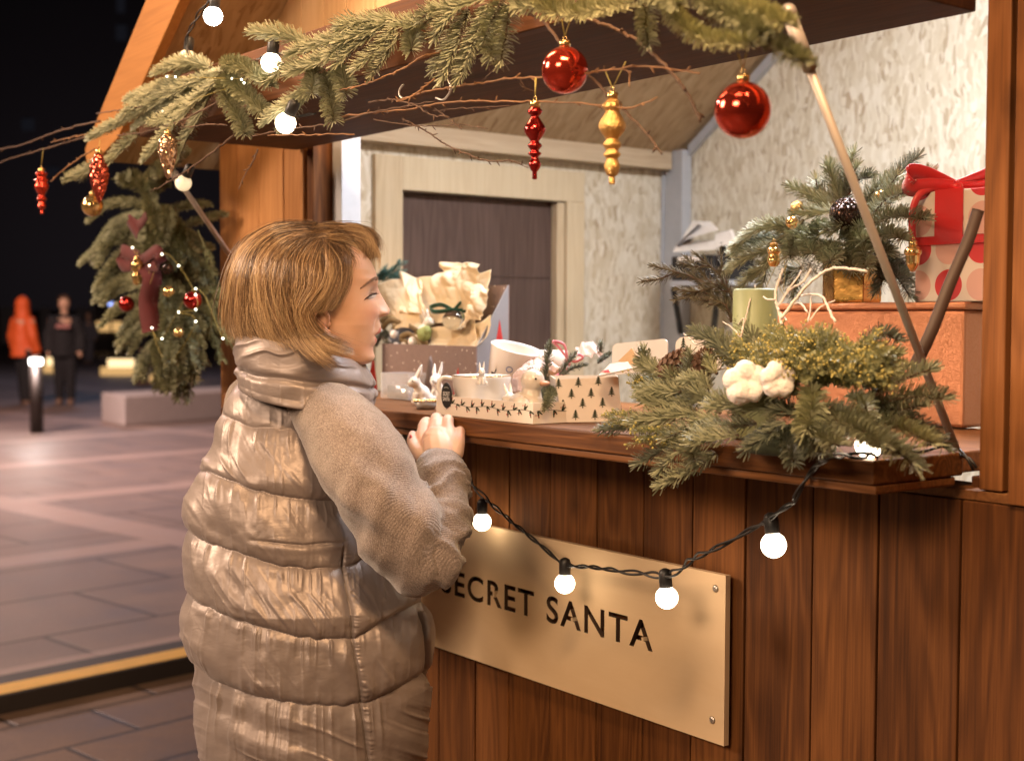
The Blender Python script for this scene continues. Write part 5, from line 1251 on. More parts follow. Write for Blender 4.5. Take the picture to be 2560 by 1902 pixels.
twisted(up, [at(560, -60, y=1.2), *A1([(1190, 60), (1130, 160), (1100, 280)], 1.2), at(500, 190, y=1.20), *A1([(1300, 420), (1450, 390), (1600, 320)], 1.2), *A1([(1800, 300), (2000, 240), (2200, 160)], 1.2), at(1100, 30, y=1.2)], 0.0018, 60, strands_=2)
twisted(up, [*A1([(1105, 300), (1240, 460), (1500, 640), (1690, 690), (1860, 670)], 1.19)], 0.0014, 60)
M['fairy'] = emit('fairy light', (1.0, 0.93, 0.70), 7.0)

# ------------------------------------------------------------------ baubles
def metal(name, col, rough=0.09, **k):
    n = NT(name); p = n.obj(); n.bsdf(col, n.math('MULTIPLY_ADD', n.noise(p, 25, 3), 0.06, rough-0.03), None, Metallic=0.86, Coat_Weight=0.4, Coat_Roughness=0.04, **k); return n.done()
def glitter(name, col, rough=0.3, scale=900.0):
    n = NT(name); p = n.obj(); x = n.n('TexVoronoi'); n.set(x, 'Vector', p); n.set(x, 'Scale', scale)
    nm = n.n('Normal'); v = n.vmath('SUBTRACT', x.outputs['Color'], (0.5, 0.5, 0.5))
    g = n.n('NewGeometry').outputs['Normal']; nn_ = n.vmath('NORMALIZE', n.vmath('ADD', g, n.vmath('MULTIPLY', v, (1.1, 1.1, 1.1))))
    n.bsdf(col, rough, nn_, Metallic=0.9); return n.done()
M['redm'] = metal('red mirror glass', (0.66, 0.060, 0.034), 0.12, Emission_Strength=0.0); M['dredm'] = metal('deep red mirror glass', (0.42, 0.022, 0.02), 0.12)
M['goldm'] = metal('polished gold', (0.78, 0.53, 0.22), 0.14); M['goldg'] = glitter('gold glitter', (0.80, 0.50, 0.18), 0.34, 1300.0); M['redg'] = glitter('red sequins', (0.62, 0.12, 0.08), 0.2, 230.0); M['coppg'] = glitter('copper sequins', (0.70, 0.46, 0.30), 0.2, 200.0); M['blackg'] = glitter('black glitter', (0.07, 0.045, 0.04), 0.2, 420.0)
M['thread'] = plain('gold thread', (0.42, 0.33, 0.08), 0.5)
def cap_loop(mb, c, top, k=1.0):
    mb.lathe([(0.0072*k, top-0.002), (0.0076*k, top+0.006*k), (0.0062*k, top+0.0075*k), (0.0, top+0.008*k)], 16, c)
    th = np.linspace(0, 2*math.pi, 14); mb.tube([c+V(0.0032*k*math.cos(t), 0, top+0.0105*k+0.0035*k*math.sin(t)) for t in th], 0.0007*k, 6)
def ornament(name, label, c, prof, mat, hang, cat='bauble', group=None, flute=0):
    """Turned glass ornament: prof = [(radius, height)] about c; hang = points the thread runs to."""
    c = np.array(c); e = empty(name, c, label, cat, group)
    P = smooth_path([(a, b, 0) for a, b in prof], 90)[:, :2] if len(prof) > 3 else np.array(prof)
    P[:, 0] = np.clip(P[:, 0], 0.0003, None)
    m = MB(); m.lathe([tuple(q) for q in P], 36, c); body = m.build('glass_body', M[mat], e)
    top = prof[-1][1]; m = MB(); cap_loop(m, c, top); m.build('cap', M['goldm'], e)
    m = MB()
    for h in hang: m.tube([c+V(0, 0, top+0.013), np.array(h)], 0.00075, 5)
    m.build('thread', M['thread'], e); return e
def sphere_prof(r): return [(r*math.cos(a), r*math.sin(a)) for a in np.linspace(-math.pi/2, math.pi/2, 26)]
def balls(c, r, mat, hang, label, group=None, name='bauble'):
    e = empty(name, c, label, 'bauble', group); m = MB(); m.ball(c, r, 48); m.build('glass_ball', M[mat], e)
    if hang:
        m = MB(); cap_loop(m, np.array(c), r); m.build('cap', M['goldm'], e); m = MB()
        for h in hang: m.tube([np.array(c)+V(0, 0, r+0.013), np.array(h)], 0.0009, 5)
        m.build('thread', M['thread'], e)
    return e
c = at(1412, 176, y=1.13); balls(c, 0.0305, 'redm', [at(1403, 42, y=1.12), at(1428, 42, y=1.12)], 'shiny red ball hanging from the middle of the garland beside a thick twig')
c = at(1857, 276, y=1.13); balls(c, 0.0317, 'redm', [at(1846, 135, y=1.09), at(1866, 135, y=1.09)], 'shiny red ball hanging lower right beside the metal stay')
def dprof(tab, cx, y0, k): return [(r/k, (y0-y)/k) for r, y in tab]
kk = 3390*2.36/1.845
ornament('drop_ornament', 'dark red ringed glass drop hanging from a twig in the middle', at(850+1150/2.36, 765/2.36, y=1.14),
         dprof([(1, 1055), (14, 1052), (14, 1012), (22, 1004), (37, 968), (24, 938), (22, 925), (41, 905), (24, 888), (43, 860), (26, 838), (30, 826), (65, 768), (34, 708), (24, 690), (46, 664), (30, 640), (24, 632)], 0, 765, kk), 'dredm', [at(1338, 195, y=1.14), at(1341, 195, y=1.14)], 'hanging ornament')
kk = 3390*2.36/1.717
ornament('drop_ornament', 'glittering gold ringed drop hanging between the two red balls', at(850+1607/2.36, 745/2.36, y=1.14),
         dprof([(1, 1085), (18, 1080), (17, 1040), (30, 1030), (47, 985), (36, 945), (34, 935), (52, 910), (36, 888), (54, 852), (36, 825), (44, 810), (82, 745), (46, 672), (42, 660), (60, 628), (34, 595), (24, 585)], 0, 745, kk), 'goldg', [at(1514, 180, y=1.14), at(1564, 155, y=1.14)], 'hanging ornament')
kk = 3390*2.36/3.0
ornament('drop_ornament', 'red ridged glass drop hanging alone on the twigs far left', at(245/2.36, 1100/2.36, y=1.14),
         dprof([(1, 1287), (12, 1283), (12, 1255), (28, 1235), (20, 1205), (34, 1185), (20, 1165), (30, 1140), (48, 1105), (40, 1075), (46, 1060), (30, 1040), (40, 1015), (20, 1000)], 0, 1100, kk), 'redm', [at(108, 372, y=1.14)], 'hanging ornament')
ornament('drop_ornament', 'red sequinned spindle drop hanging from the left end of the garland', at(585/2.36, 1050/2.36, y=1.12),
         dprof([(1, 1222), (22, 1180), (48, 1110), (62, 1040), (56, 970), (34, 915), (14, 890)], 0, 1050, 3390*2.36/2.75), 'redg', [at(250, 350, y=1.13)], 'hanging ornament')
ornament('drop_ornament', 'copper sequinned cone hanging under the left fir branches', at(990/2.36, 920/2.36, y=1.14),
         dprof([(1, 1060), (16, 1040), (40, 970), (58, 890), (52, 830), (24, 795)], 0, 920, 3390*2.36/2.75), 'coppg', [at(425, 320, y=1.13)], 'hanging ornament')
c = at(545/2.36, 1215/2.36, y=1.20); balls(c, 0.0262, 'goldm', [at(232, 440, y=1.19)], 'dull gold ball behind the red sequinned drop at left')

# ------------------------------------------------------------------ goods on the counter
B_ = lambda a, b, /, **k: at(900+a/2.926, 630+b/2.926, **k)
M['cream'] = plain('cream card', (0.82, 0.73, 0.65), 0.7, 0.04); M['kraft'] = plain('kraft card', (0.56, 0.36, 0.19), 0.75, 0.1, 200)
M['porc'] = plain('white porcelain', (0.84, 0.78, 0.72), 0.18, 0.03, 10, Coat_Weight=0.5, Coat_Roughness=0.08); M['pearl'] = plain('pearl glaze', (0.66, 0.58, 0.50), 0.25, 0.2, 30, Coat_Weight=0.4, Coat_Roughness=0.15)
M['inkg'] = plain('dark green ink', (0.030, 0.042, 0.022), 0.8); M['inkr'] = plain('red ink', (0.50, 0.03, 0.025), 0.75); M['inkb'] = plain('blue ink', (0.10, 0.14, 0.30), 0.8); M['inkk'] = plain('black card', (0.018, 0.016, 0.015), 0.7); M['inkw'] = plain('white ink', (0.8, 0.78, 0.74), 0.7); M['gold'] = M['goldm']
n = NT('mauve snowy card'); p = n.pos(); d_ = n.voro(p, 62.0, 'F1')
n.bsdf(n.mix(n.math('LESS_THAN', d_, 0.13), n.mix(n.noise(p, 90, 3), (0.185, 0.125, 0.112), (0.25, 0.175, 0.155)), (0.72, 0.64, 0.58)), 0.65); M['mauve'] = n.done()
M['greycard'] = plain('grey card inside', (0.24, 0.235, 0.255), 0.7, 0.06)
# mauve gift box with raised back
fx = B_(850, 690, y=1.78); BX1, BX0, BYF, BYB = fx[0], fx[0]-0.40, 1.78, 1.87
zt = fx[2]; zb2 = at(1248.6, 713, y=BYB)[2]
gift = empty('gift_box', V((BX0+BX1)/2, (BYF+BYB)/2, ZC), 'mauve snow dotted gift box with a tall back and grey sides, behind the woman\'s face', 'gift box')
tcard = 0.003
m = MB(); m.box((BX0, BYF, ZC), (BX1, BYF+tcard, zt)); fp = m.build('front_panel', M['mauve'], gift, False)
m = MB(); m.box((BX0, BYB, ZC), (BX1, BYB+tcard, zb2)); m.build('back_panel', M['mauve'], gift, False)
for x in (BX0, BX1-tcard):
    m = MB(); m.prism([V(x, BYF+tcard, ZC), V(x, BYB, ZC), V(x, BYB, zb2), V(x, BYF+tcard, zt)], V(tcard, 0, 0)); m.build('side_panel', M['greycard'], gift, False)
m = MB(); m.box((BX0+tcard, BYF+tcard, ZC+.0005), (BX1-tcard, BYB, ZC+.004)); m.build('bottom_panel', M['greycard'], gift, False)
def tree_mark(mb, o, ex, ez, h, n_, tiers=4, lift=0.0006):
    """Little printed fir: stacked triangles and a trunk, standing proud by a hair."""
    o = np.array(o)+np.array(n_)*lift; pts = []
    for k in range(tiers):
        z0, z1 = 0.18+0.82*k/tiers, 0.18+0.82*(k+1)/tiers+0.04; w0 = 0.36*(1-k/tiers)**0.9+0.05
        mb.prism([o+ez*h*(z0-0.02)-ex*h*w0, o+ez*h*(z0+0.06), o+ez*h*(z0-0.02)+ex*h*w0, o+ez*h*min(1, z1)+ex*h*0.03, o+ez*h*min(1.0, z1)-ex*h*0.03], np.array(n_)*0.0002)
        lift_ = 0
        o = o+np.array(n_)*0.00005
    mb.prism([o-ex*h*0.05, o+ex*h*0.05, o+ex*h*0.04+ez*h*0.2, o-ex*h*0.04+ez*h*0.2], np.array(n_)*0.0002)
XH, ZH, YN = V(1, 0, 0), V(0, 0, 1), V(0, -1, 0)
n = NT('red print with gold dots'); p = n.pos(); n.bsdf(n.mix(n.math('LESS_THAN', n.voro(p, 150.0, 'F1', rnd=0.3), 0.2), (0.50, 0.025, 0.02), (0.75, 0.45, 0.22)), 0.7); M['reddots'] = n.done()
for bx, by, hgt in ((95, 1105, 0.085), (715, 1085, 0.070), (420, 1085, 0.05)):
    m = MB(); q = B_(bx, by, y=BYF); m.prism([V(q[0]-hgt*0.26, BYF-.0002, ZC+.002), V(q[0]+hgt*0.26, BYF-.0002, ZC+.002), V(q[0]+hgt*0.2, BYF-.0002, ZC+hgt*0.4), V(q[0]+hgt*0.02, BYF-.0002, ZC+hgt), V(q[0]-hgt*0.2, BYF-.0002, ZC+hgt*0.45)], V(0, -0.0005, 0)); m.build('printed_tree', M['reddots'], fp, False)
q0 = V(BX1+.0003, BYB-0.025, ZC)
for z, w_, h in ((0.05, 0.016, 0.05), (0.085, 0.013, 0.06), (0.13, 0.010, 0.05)):
    m = MB(); m.prism([q0+V(0, -w_, z), q0+V(0, w_, z), q0+V(0, 0, z+h)], V(0.0004, 0, 0)); m.build('printed_tree', M['inkr'], gift, False)
# tissue paper
n = NT('cream tissue paper'); p = n.pos(); f_ = n.noise(p, 35, 4)
bs = n.bsdf(n.mix(f_, (0.92, 0.77, 0.52), (0.96, 0.87, 0.70)), 0.42, n.bump(n.noise(p, 120, 3), 0.1, 0.001), Subsurface_Weight=0.0, Transmission_Weight=0.0, Sheen_Weight=0.2)
tr_ = n.n('BsdfTranslucent'); tr_.inputs['Color'].default_value = (1.0, 0.86, 0.62, 1); mx = n.n('MixShader'); mx.inputs[0].default_value = 0.5
n.t.links.new(bs.outputs[0], mx.inputs[1]); n.t.links.new(tr_.outputs[0], mx.inputs[2]); n.t.links.new(mx.outputs[0], n.out.inputs[0]); M['tissue'] = n.done()
tissue = empty('tissue_paper', V((BX0+BX1)/2, 1.88, ZC+.05), 'crumpled cream tissue paper bursting out of the mauve gift box', 'tissue paper')
def sheet(c4, y4, bow, seed, amp=0.0017, n_=60, name='sheet'):
    """Crumpled sheet between four corners (bottom left, bottom right, top right, top left) in crop pixels on planes y4."""
    y4 = [1.783+(y-1.79)*0.5 if (1.785 < y < 2.0 and name == 'sheet') else y for y in y4]
    c = [B_(*q, y=y) for q, y in zip(c4, y4)]
    s, t = np.meshgrid(np.linspace(0, 1, n_), np.linspace(0, 1, n_))
    g = ((1-s)*(1-t))[..., None]*c[0]+(s*(1-t))[..., None]*c[1]+(s*t)[..., None]*c[2]+((1-s)*t)[..., None]*c[3]
    nn_ = nrm(np.cross(c[1]-c[0], c[3]-c[0]))
    dd = bow*(np.sin(s*math.pi)*0.6+np.sin(t*math.pi)*0.5)
    cr = (np.abs(vnoise(s*2.4+seed, t*2.1, seed*1.3))*2.0+0.9*np.abs(vnoise(s*4.5+t*2+seed, t*3.3, seed*2.1))+0.3*np.abs(vnoise(s*9, t*8+seed, seed)))
    g = g+nn_*(dd+amp*(cr*2.2-0.8))[..., None]
    ed = 0.012*vnoise(s*3+seed, t*3, 9.0+seed); g = g+(CU*0.7+CR*0.4)*(ed*np.clip(np.abs(2*s-1)+np.abs(2*t-1)-0.7, 0, 1))[..., None]
    v = g.reshape(-1, 3); f = grid_faces(n_, n_)
    o = mesh_obj(name, v, f, M['tissue'], tissue); k = o.modifiers.new('s', 'SOLIDIFY'); k.thickness = 0.0006; return o
sheet([(400, 520), (860, 480), (955, 130), (430, 190)], [1.86, 1.86, 1.95, 1.94], -0.02, 1.7)
sheet([(560, 430), (850, 430), (940, 110), (640, 80)], [1.87, 1.87, 1.93, 1.96], 0.02, 9.1, 0.006)
sheet([(250, 560), (470, 560), (390, 190), (130, 240)], [1.84, 1.84, 1.93, 1.92], 0.02, 3.1)
sheet([(330, 480), (520, 470), (470, 230), (330, 150)], [1.85, 1.86, 1.95, 1.95], 0.01, 4.6, 0.006)
sheet([(790, 560), (900, 520), (1010, 285), (880, 290)], [1.86, 1.86, 1.93, 1.93], 0.025, 5.3, 0.005)
sheet([(470, 690), (860, 690), (965, 470), (520, 560)], [1.79, 1.79, 1.84, 1.85], -0.025, 6.4)
sheet([(600, 690), (850, 690), (820, 420), (690, 560)], [1.80, 1.80, 1.87, 1.84], -0.02, 7.9)
# what lies in the tissue
def figure(name, label, cat, parts, mat, group=None, vox=0.0012, extra=None):
    m = MB()
    for p in parts:
        if p[0] == 'b': m.ball(p[1], p[2], 18)
        else: m.tube(smooth_path(p[1], 10), smooth_path([(x, 0, 0) for x in p[2]], 10)[:, 0] if len(p[2]) > 2 else np.linspace(p[2][0], p[2][-1], 10), 12)
    v, f, n_ = remeshed(m, vox, 3)
    o = mesh_obj(name, v, f, M[mat]); return tag(o, label, cat, group)
def rabbit(c, s, face, label, mat='porc', sit=True, eye=True):
    """c = point between the paws; face = direction in the ground plane; s = height."""
    c = np.array(c); f = nrm(face); l = np.cross(ZU, f)
    P = lambda a, b, h: c+(f*a+l*b+ZU*h)*s
    parts = [('b', P(-0.10, 0, 0.24), (0.20*s, 0.18*s, 0.24*s)), ('b', P(-0.2, 0.0, 0.16), (0.17*s, 0.17*s, 0.15*s)), ('b', P(0.10, 0, 0.55), 0.145*s), ('b', P(0.20, 0, 0.52), 0.085*s), ('t', [P(-0.05, 0, 0.34), P(0.05, 0, 0.5)], [0.15*s, 0.11*s]),
             ('t', [P(0.05, 0.06, 0.64), P(-0.01, 0.08, 0.80), P(-0.05, 0.10, 0.98)], [0.035*s, 0.052*s, 0.015*s]), ('t', [P(0.05, -0.06, 0.64), P(-0.02, -0.08, 0.80), P(-0.08, -0.09, 0.95)], [0.035*s, 0.052*s, 0.015*s]),
             ('t', [P(0.08, 0.07, 0.30), P(0.13, 0.07, 0.04)], [0.05*s, 0.045*s]), ('t', [P(0.08, -0.07, 0.30), P(0.13, -0.07, 0.04)], [0.05*s, 0.045*s]), ('b', P(-0.38, 0, 0.16), 0.07*s), ('b', P(-0.05, 0.15, 0.09), (0.15*s, 0.07*s, 0.09*s)), ('b', P(-0.05, -0.15, 0.09), (0.15*s, 0.07*s, 0.09*s))]
    o = figure('rabbit_figurine', label, 'figurine', parts, mat, 'porcelain rabbits on the counter', max(0.0008, s*0.022))
    m = MB()
    for q in (-1, 1): m.ball(P(0.185, 0.105*q, 0.585), 0.016*s, 8)
    m.ball(P(0.285, 0, 0.54), 0.016*s, 8)
    m.build('eyes', M['inkk'], o); return o
FL = -CR*0.8-CF*0.3
q = B_(430, 1150, y=1.55); rabbit(V(q[0], q[1], ZC+.001), 0.088, V(FL[0], FL[1], 0), 'large white porcelain rabbit crouching on the counter edge facing left')
q = B_(565, 1105, y=1.60); rabbit(V(q[0], q[1], ZC+.001), 0.092, V(-CF[0]-CR[0]*.3, -CF[1]-CR[1]*.3, 0), 'white porcelain rabbit with tall gold tipped ears behind the oval black label')
q = B_(482, 560, y=1.81); rabbit(V(q[0]-.0, q[1], q[2]-0.03), 0.085, V(CR[0]-CF[0]*.6, CR[1]-CF[1]*.6, 0), 'white rabbit ornament tucked into the tissue paper')
q = B_(470, 600, y=1.795); figure('moss_ball', 'pale green moss ball under the rabbit in the tissue paper', 'ornament', [('b', q, 0.018), ('b', q+V(.01, 0, .008), 0.012), ('b', q+V(-.012, 0, .004), 0.011)], 'tray', vox=0.002)
bpy.data.objects['moss_ball'].data.materials[0] = plain('pale green moss', (0.30, 0.34, 0.12), 0.9, 0.3, 300, 0.8, 0.003)
n = NT('clear glass'); n.bsdf((0.92, 0.94, 0.92), 0.04, None, Transmission_Weight=1.0, IOR=1.45); M['glass'] = n.done()
n = NT('clear plastic'); bs = n.bsdf((0.9, 0.9, 0.9), 0.06, None, Specular_IOR_Level=0.9); tp = n.n('BsdfTransparent'); mx = n.n('MixShader'); mx.inputs[0].default_value = 0.80
n.t.links.new(bs.outputs[0], mx.inputs[1]); n.t.links.new(tp.outputs[0], mx.inputs[2]); n.t.links.new(mx.outputs[0], n.out.inputs[0]); M['clear'] = n.done()
q = B_(690, 500, y=1.80); jar = empty('glass_ornament', q-ZU*0.04, 'clear glass ball with a dark green bow lying in the tissue paper', 'glass ornament')
m = MB(); m.ball(q, (0.034, 0.026, 0.024), 28); m.build('glass_ball', M['glass'], jar)
M['greenr'] = plain('bottle green satin ribbon', (0.012, 0.10, 0.055), 0.25, 0.2, 30, Sheen_Weight=0.3)
bow = ribbon([q+CU*.022, q+CU*.036-CR*.03, q+CU*.030-CR*.055, q+CU*.020-CR*.045, q+CU*.024], 0.014, 'greenr', 'bow', jar, CU*.6-CF*.8)
ribbon([q+CU*.024, q+CU*.040+CR*.018, q+CU*.034+CR*.04, q+CU*.024+CR*.03, q+CU*.022], 0.016, 'greenr', 'bow_loop', bow, CU*.6-CF*.8); ribbon([q+CU*.022, q+CU*.020+CR*.03, q+CU*.006+CR*.05], 0.012, 'greenr', 'bow_tail', bow, CU*.6-CF*.8)
# dried posy of pebbles, cones and ribbon at the left in the box
posy = empty('dried_posy', B_(250, 640, y=1.79), 'dried posy of brown ribbon and white cotton balls in front of the tissue paper', 'posy')
r2 = random.Random(8); M['oliver'] = plain('olive brown ribbon', (0.20, 0.135, 0.055), 0.5)
for k, (x, y) in enumerate(((250, 600), (390, 655), (200, 660), (330, 690), (265, 690), (420, 690), (160, 600))):
    m = MB(); c = B_(x, y, y=1.79+0.002*k); m.ball(c, 0.0105+0.003*r2.random(), 12); m.build('cotton_ball', M['porc'], posy)
for k, pp in enumerate(([(160, 560), (220, 500), (290, 520), (240, 570)], [(300, 620), (360, 600), (420, 640), (500, 670)], [(360, 540), (420, 580), (400, 640), (450, 690)], [(330, 600), (300, 640), (350, 660)], [(150, 510), (200, 480), (260, 500)])):
    ribbon([B_(x, y, y=1.785+0.004*i) for i, (x, y) in enumerate(pp)], 0.014, 'oliver', 'dried_ribbon', posy, CU*.8-CF*.5)
for pp in ([(120, 690), (150, 620), (190, 590)], [(210, 700), (190, 640), (200, 600)]):
    fir_branch(posy, [B_(x, y, y=1.79) for x, y in pp], 0.012, 'fird', 2500, name='leaf_sprig')
# teal sprig behind the box
ts = empty('teal_sprig', B_(200, 250, y=2.05), 'teal painted feathery sprig sticking up behind the gift box', 'sprig')
M['teal'] = firmat('teal dyed leaves', (0.03, 0.12, 0.11), (0.08, 0.22, 0.20), (0.20, 0.30, 0.27))
feathery(ts, [[B_(150, 260, y=2.05), B_(200, 190, y=2.05), B_(295, 100, y=2.05)], [B_(230, 260, y=2.05), B_(240, 210, y=2.05), B_(300, 180, y=2.05)], [B_(130, 240, y=2.05), B_(150, 190, y=2.05), B_(190, 140, y=2.05)]], 'teal', None, 31, 'feathery_stem')
# clear plastic box
q0 = B_(150, 1130, y=1.63); cb = MB(); 
x0 = q0[0]; cbx = empty('clear_box', V(x0+.05, 1.67, ZC), 'small clear plastic box on the counter left of the rabbits', 'plastic box')
for lo_, hi_ in (((x0, 1.63, ZC+.001), (x0+.115, 1.631, ZC+.058)), ((x0, 1.70, ZC+.001), (x0+.115, 1.701, ZC+.058)), ((x0, 1.6312, ZC+.001), (x0+.001, 1.6998, ZC+.058)), ((x0+.114, 1.6312, ZC+.001), (x0+.115, 1.6998, ZC+.058)), ((x0, 1.63, ZC+.0582), (x0+.115, 1.701, ZC+.0592))): cb.box(lo_, hi_)
cb.build('clear_wall', M['clear'], cbx, False)
m = MB(); m.box((x0+.006, 1.645, ZC+.001), (x0+.108, 1.69, ZC+.03)); m.build('silver_insert', plain('silver foil insert', (0.6, 0.58, 0.56), 0.25, 0.3, 40, 0.8, 0.004, Metallic=0.8), cbx, True)
# rope rimmed dish and dark cone tree
q = B_(482, 1150, y=1.50); dish = empty('candle_dish', V(q[0], q[1], ZC), 'tiny grey dish with a beaded gold rim at the counter edge', 'dish')
m = MB(); m.lathe([(0.0, ZC+.001), (0.018, ZC+.001), (0.024, ZC+.016), (0.022, ZC+.016), (0.016, ZC+.005), (0.0, ZC+.005)], 26, (q[0], q[1], 0)); m.build('bowl', plain('grey glass', (0.30, 0.28, 0.27), 0.2), dish)
m = MB()
for k in range(26): a = 2*math.pi*k/26; m.ball((q[0]+.0235*math.cos(a), q[1]+.0235*math.sin(a), ZC+.0175), 0.0026, 8)
m.build('beaded_rim', M['goldm'], dish)
q = B_(515, 1100, y=1.68); m = MB(); m.lathe([(0.0, ZC+.001), (0.016, ZC+.001), (0.017, ZC+.01), (0.011, ZC+.05), (0.006, ZC+.085), (0.0008, ZC+.10)], 20, (q[0], q[1], 0)); tag(m.build('cone_candle', plain('brown cone candle', (0.12, 0.075, 0.06), 0.6)), 'slim brown cone shaped candle between the two rabbits', 'candle')
# holly tray
c1 = at(1332.3, 1060, z=ZC+.001); TX1, TY0 = c1[0], c1[1]; TX0 = at(1091, 1033, y=TY0)[0]; TY1 = TY0+0.15; TH = 0.037
tray = empty('gift_tray', V((TX0+TX1)/2, (TY0+TY1)/2, ZC), 'cream card tray with a holly garland print holding a cup and figurines', 'tray')
for lo_, hi_ in (((TX0, TY0, ZC+.001), (TX1, TY0+.002, ZC+TH)), ((TX0, TY1-.002, ZC+.001), (TX1, TY1, ZC+TH)), ((TX0, TY0+.0021, ZC+.001), (TX0+.002, TY1-.0021, ZC+TH)), ((TX1-.002, TY0+.0021, ZC+.001), (TX1, TY1-.0021, ZC+TH))):
    m = MB(); m.box(lo_, hi_); m.build('side_wall', M['cream'], tray, False)
m = MB(); m.box((TX0+.0022, TY0+.0022, ZC+.0012), (TX1-.0022, TY1-.0022, ZC+.003)); m.build('tray_bottom', M['cream'], tray, False)
def holly(origin, ex, n_, length, zc, count, seed, parent):
    r = random.Random(seed); mg, mr = MB(), MB(); o = np.array(origin); ez = ZU; nn_ = np.array(n_)
    P = lambda s, z, l=0.0004: o+ex*s+ez*(zc+z)+nn_*l
    pts = [(s, 0.0020*math.sin(s*60)) for s in np.linspace(0.004, length-0.004, 60)]
    for i in range(59): 
        a, b = P(*pts[i]), P(*pts[i+1]); mg.prism([a-ez*.0004, b-ez*.0004, b+ez*.0004, a+ez*.0004], nn_*0.0002)
    for k in range(count):
        s = 0.006+(length-0.012)*k/(count-1); zz = 0.0020*math.sin(s*60); up_ = 1 if k % 2 else -1
        for q in range(2):
            a = up_*(0.6+0.9*q)+r.uniform(-.25, .25); dx, dz = math.cos(a), math.sin(a); L = r.uniform(.0105, .0135)
            pr = []
            for t, w_ in ((0, .15), (.25, .42), (.35, .22), (.55, .40), (.65, .2), (.85, .24), (1, 0)): pr.append((t, w_))
            up = [P(s+(t*dx-w_*.42*dz)*L, zz+(t*dz+w_*.42*dx)*L) for t, w_ in pr]; dn = [P(s+(t*dx+w_*.42*dz)*L, zz+(t*dz-w_*.42*dx)*L) for t, w_ in pr[:-1]]
            mg.prism(up+dn[::-1], nn_*0.00025)
        for q in range(2):
            c = P(s+r.uniform(-.004, .004), zz+up_*r.uniform(.005, .010), .0005); mr.prism([c+(ex*math.cos(t)+ez*math.sin(t))*.0011 for t in np.linspace(0, 2*math.pi, 8, endpoint=False)], nn_*0.0002)
    o_ = mg.build('holly_print', M['inkg'], parent, False); mr.build('berry_print', M['inkr'], o_, False)
holly((TX0+.03, TY0, ZC), XH, YN, TX1-TX0-.032, TH*0.60, 17, 2, tray); holly((TX1, TY0+.004, ZC), V(0, 1, 0), V(1, 0, 0), 0.12, TH*0.60, 7, 5, tray)
# oval label on the tray
oc = at(900+630/2.926, 630+1048/2.926, y=TY0-.003); lab = MB(); ang = np.linspace(0, 2*math.pi, 40, endpoint=False)
lab.prism([V(oc[0]+.0165*math.cos(t), TY0-.0012, oc[2]+.0235*math.sin(t)) for t in ang], V(0, -0.0014, 0)); lab = lab.build('label_tag', M['inkk'], None, False)
tag(lab, 'black oval card label with white capitals at the left end of the holly tray', 'label')
m = MB()
for s_, z_, wd_ in (('SECRET', -.001, .022), ('SANTA', -.0105, .022)):
    tv, tf = text_mesh(s_, 1.0, 0.0); lo = tv.min(0); hi = tv.max(0); k = wd_/(hi[0]-lo[0]); kz = 0.0078/(hi[1]-lo[1])
    m.add(np.stack([oc[0]-wd_/2+(tv[:, 0]-lo[0])*k, np.full(len(tv), TY0-.0029), oc[2]+z_+(tv[:, 1]-lo[1])*kz], 1), tf)
for k in range(7): a = -0.9+0.3*k; m.add([V(oc[0]+.008*math.sin(a)+d[0]*.0006, TY0-.0029, oc[2]+.011+.004*math.cos(a)+d[1]*.0006) for d in ((-1, -1), (1, -1), (1, 1), (-1, 1))], [[0, 1, 2, 3]])
m.build('lettering', M['inkw'], lab, False)
# teacup in the tray
q = B_(890, 1060, y=TY0+0.07); cup = empty('teacup', V(q[0], q[1], ZC+.003), 'wide white pearly teacup with a gold rim standing in the holly tray', 'cup')
zc0, R0 = ZC+.0035, 0.056; rimz = B_(890, 905, y=q[1])[2]
prof_ = [(0.0, zc0), (0.026, zc0), (0.034, zc0+.004), (0.047, zc0+.022), (0.053, zc0+.045), (R0, rimz), (R0-.003, rimz+.001), (R0-.006, rimz-.006), (0.040, zc0+.02), (0.0, zc0+.010)]
m = MB(); m.lathe([tuple(x) for x in smooth_path([(a, b, 0) for a, b in prof_], 44)[:, :2]], 44, (q[0], q[1], 0)); m.build('cup_body', M['porc'], cup)
m = MB(); th = np.linspace(0, 2*math.pi, 50); m.tube([V(q[0]+(R0-.0012)*math.cos(t), q[1]+(R0-.0012)*math.sin(t), rimz+.0006) for t in th], 0.0012, 6); m.build('gold_rim', M['goldm'], cup)
hd = -CR*1.0; hd = nrm(V(hd[0], hd[1], 0)); m = MB(); o_ = V(q[0], q[1], 0)
m.tube(smooth_path([o_+hd*(R0-.004)+ZU*(rimz-.006), o_+hd*(R0+.018)+ZU*(rimz-.004), o_+hd*(R0+.026)+ZU*(rimz-.022), o_+hd*(R0+.012)+ZU*(rimz-.042), o_+hd*(R0-.008)+ZU*(rimz-.048)], 24), 0.0042, 10); m.build('cup_handle', M['porc'], cup)
q2 = B_(880, 920, y=q[1]-R0+.004); rabbit(V(q2[0], q2[1]+.003, rimz-.014), 0.045, V(-CF[0], -CF[1], 0), 'tiny white rabbit head peeking over the teacup rim')
q = B_(1085, 1085, y=TY0+0.03); rabbit(V(q[0], q[1], ZC+.0035), 0.066, V(-CF[0]*.7+CR[0]*.5, -CF[1]*.7+CR[1]*.5, 0), 'small white rabbit between the teacup and the pearly duck')
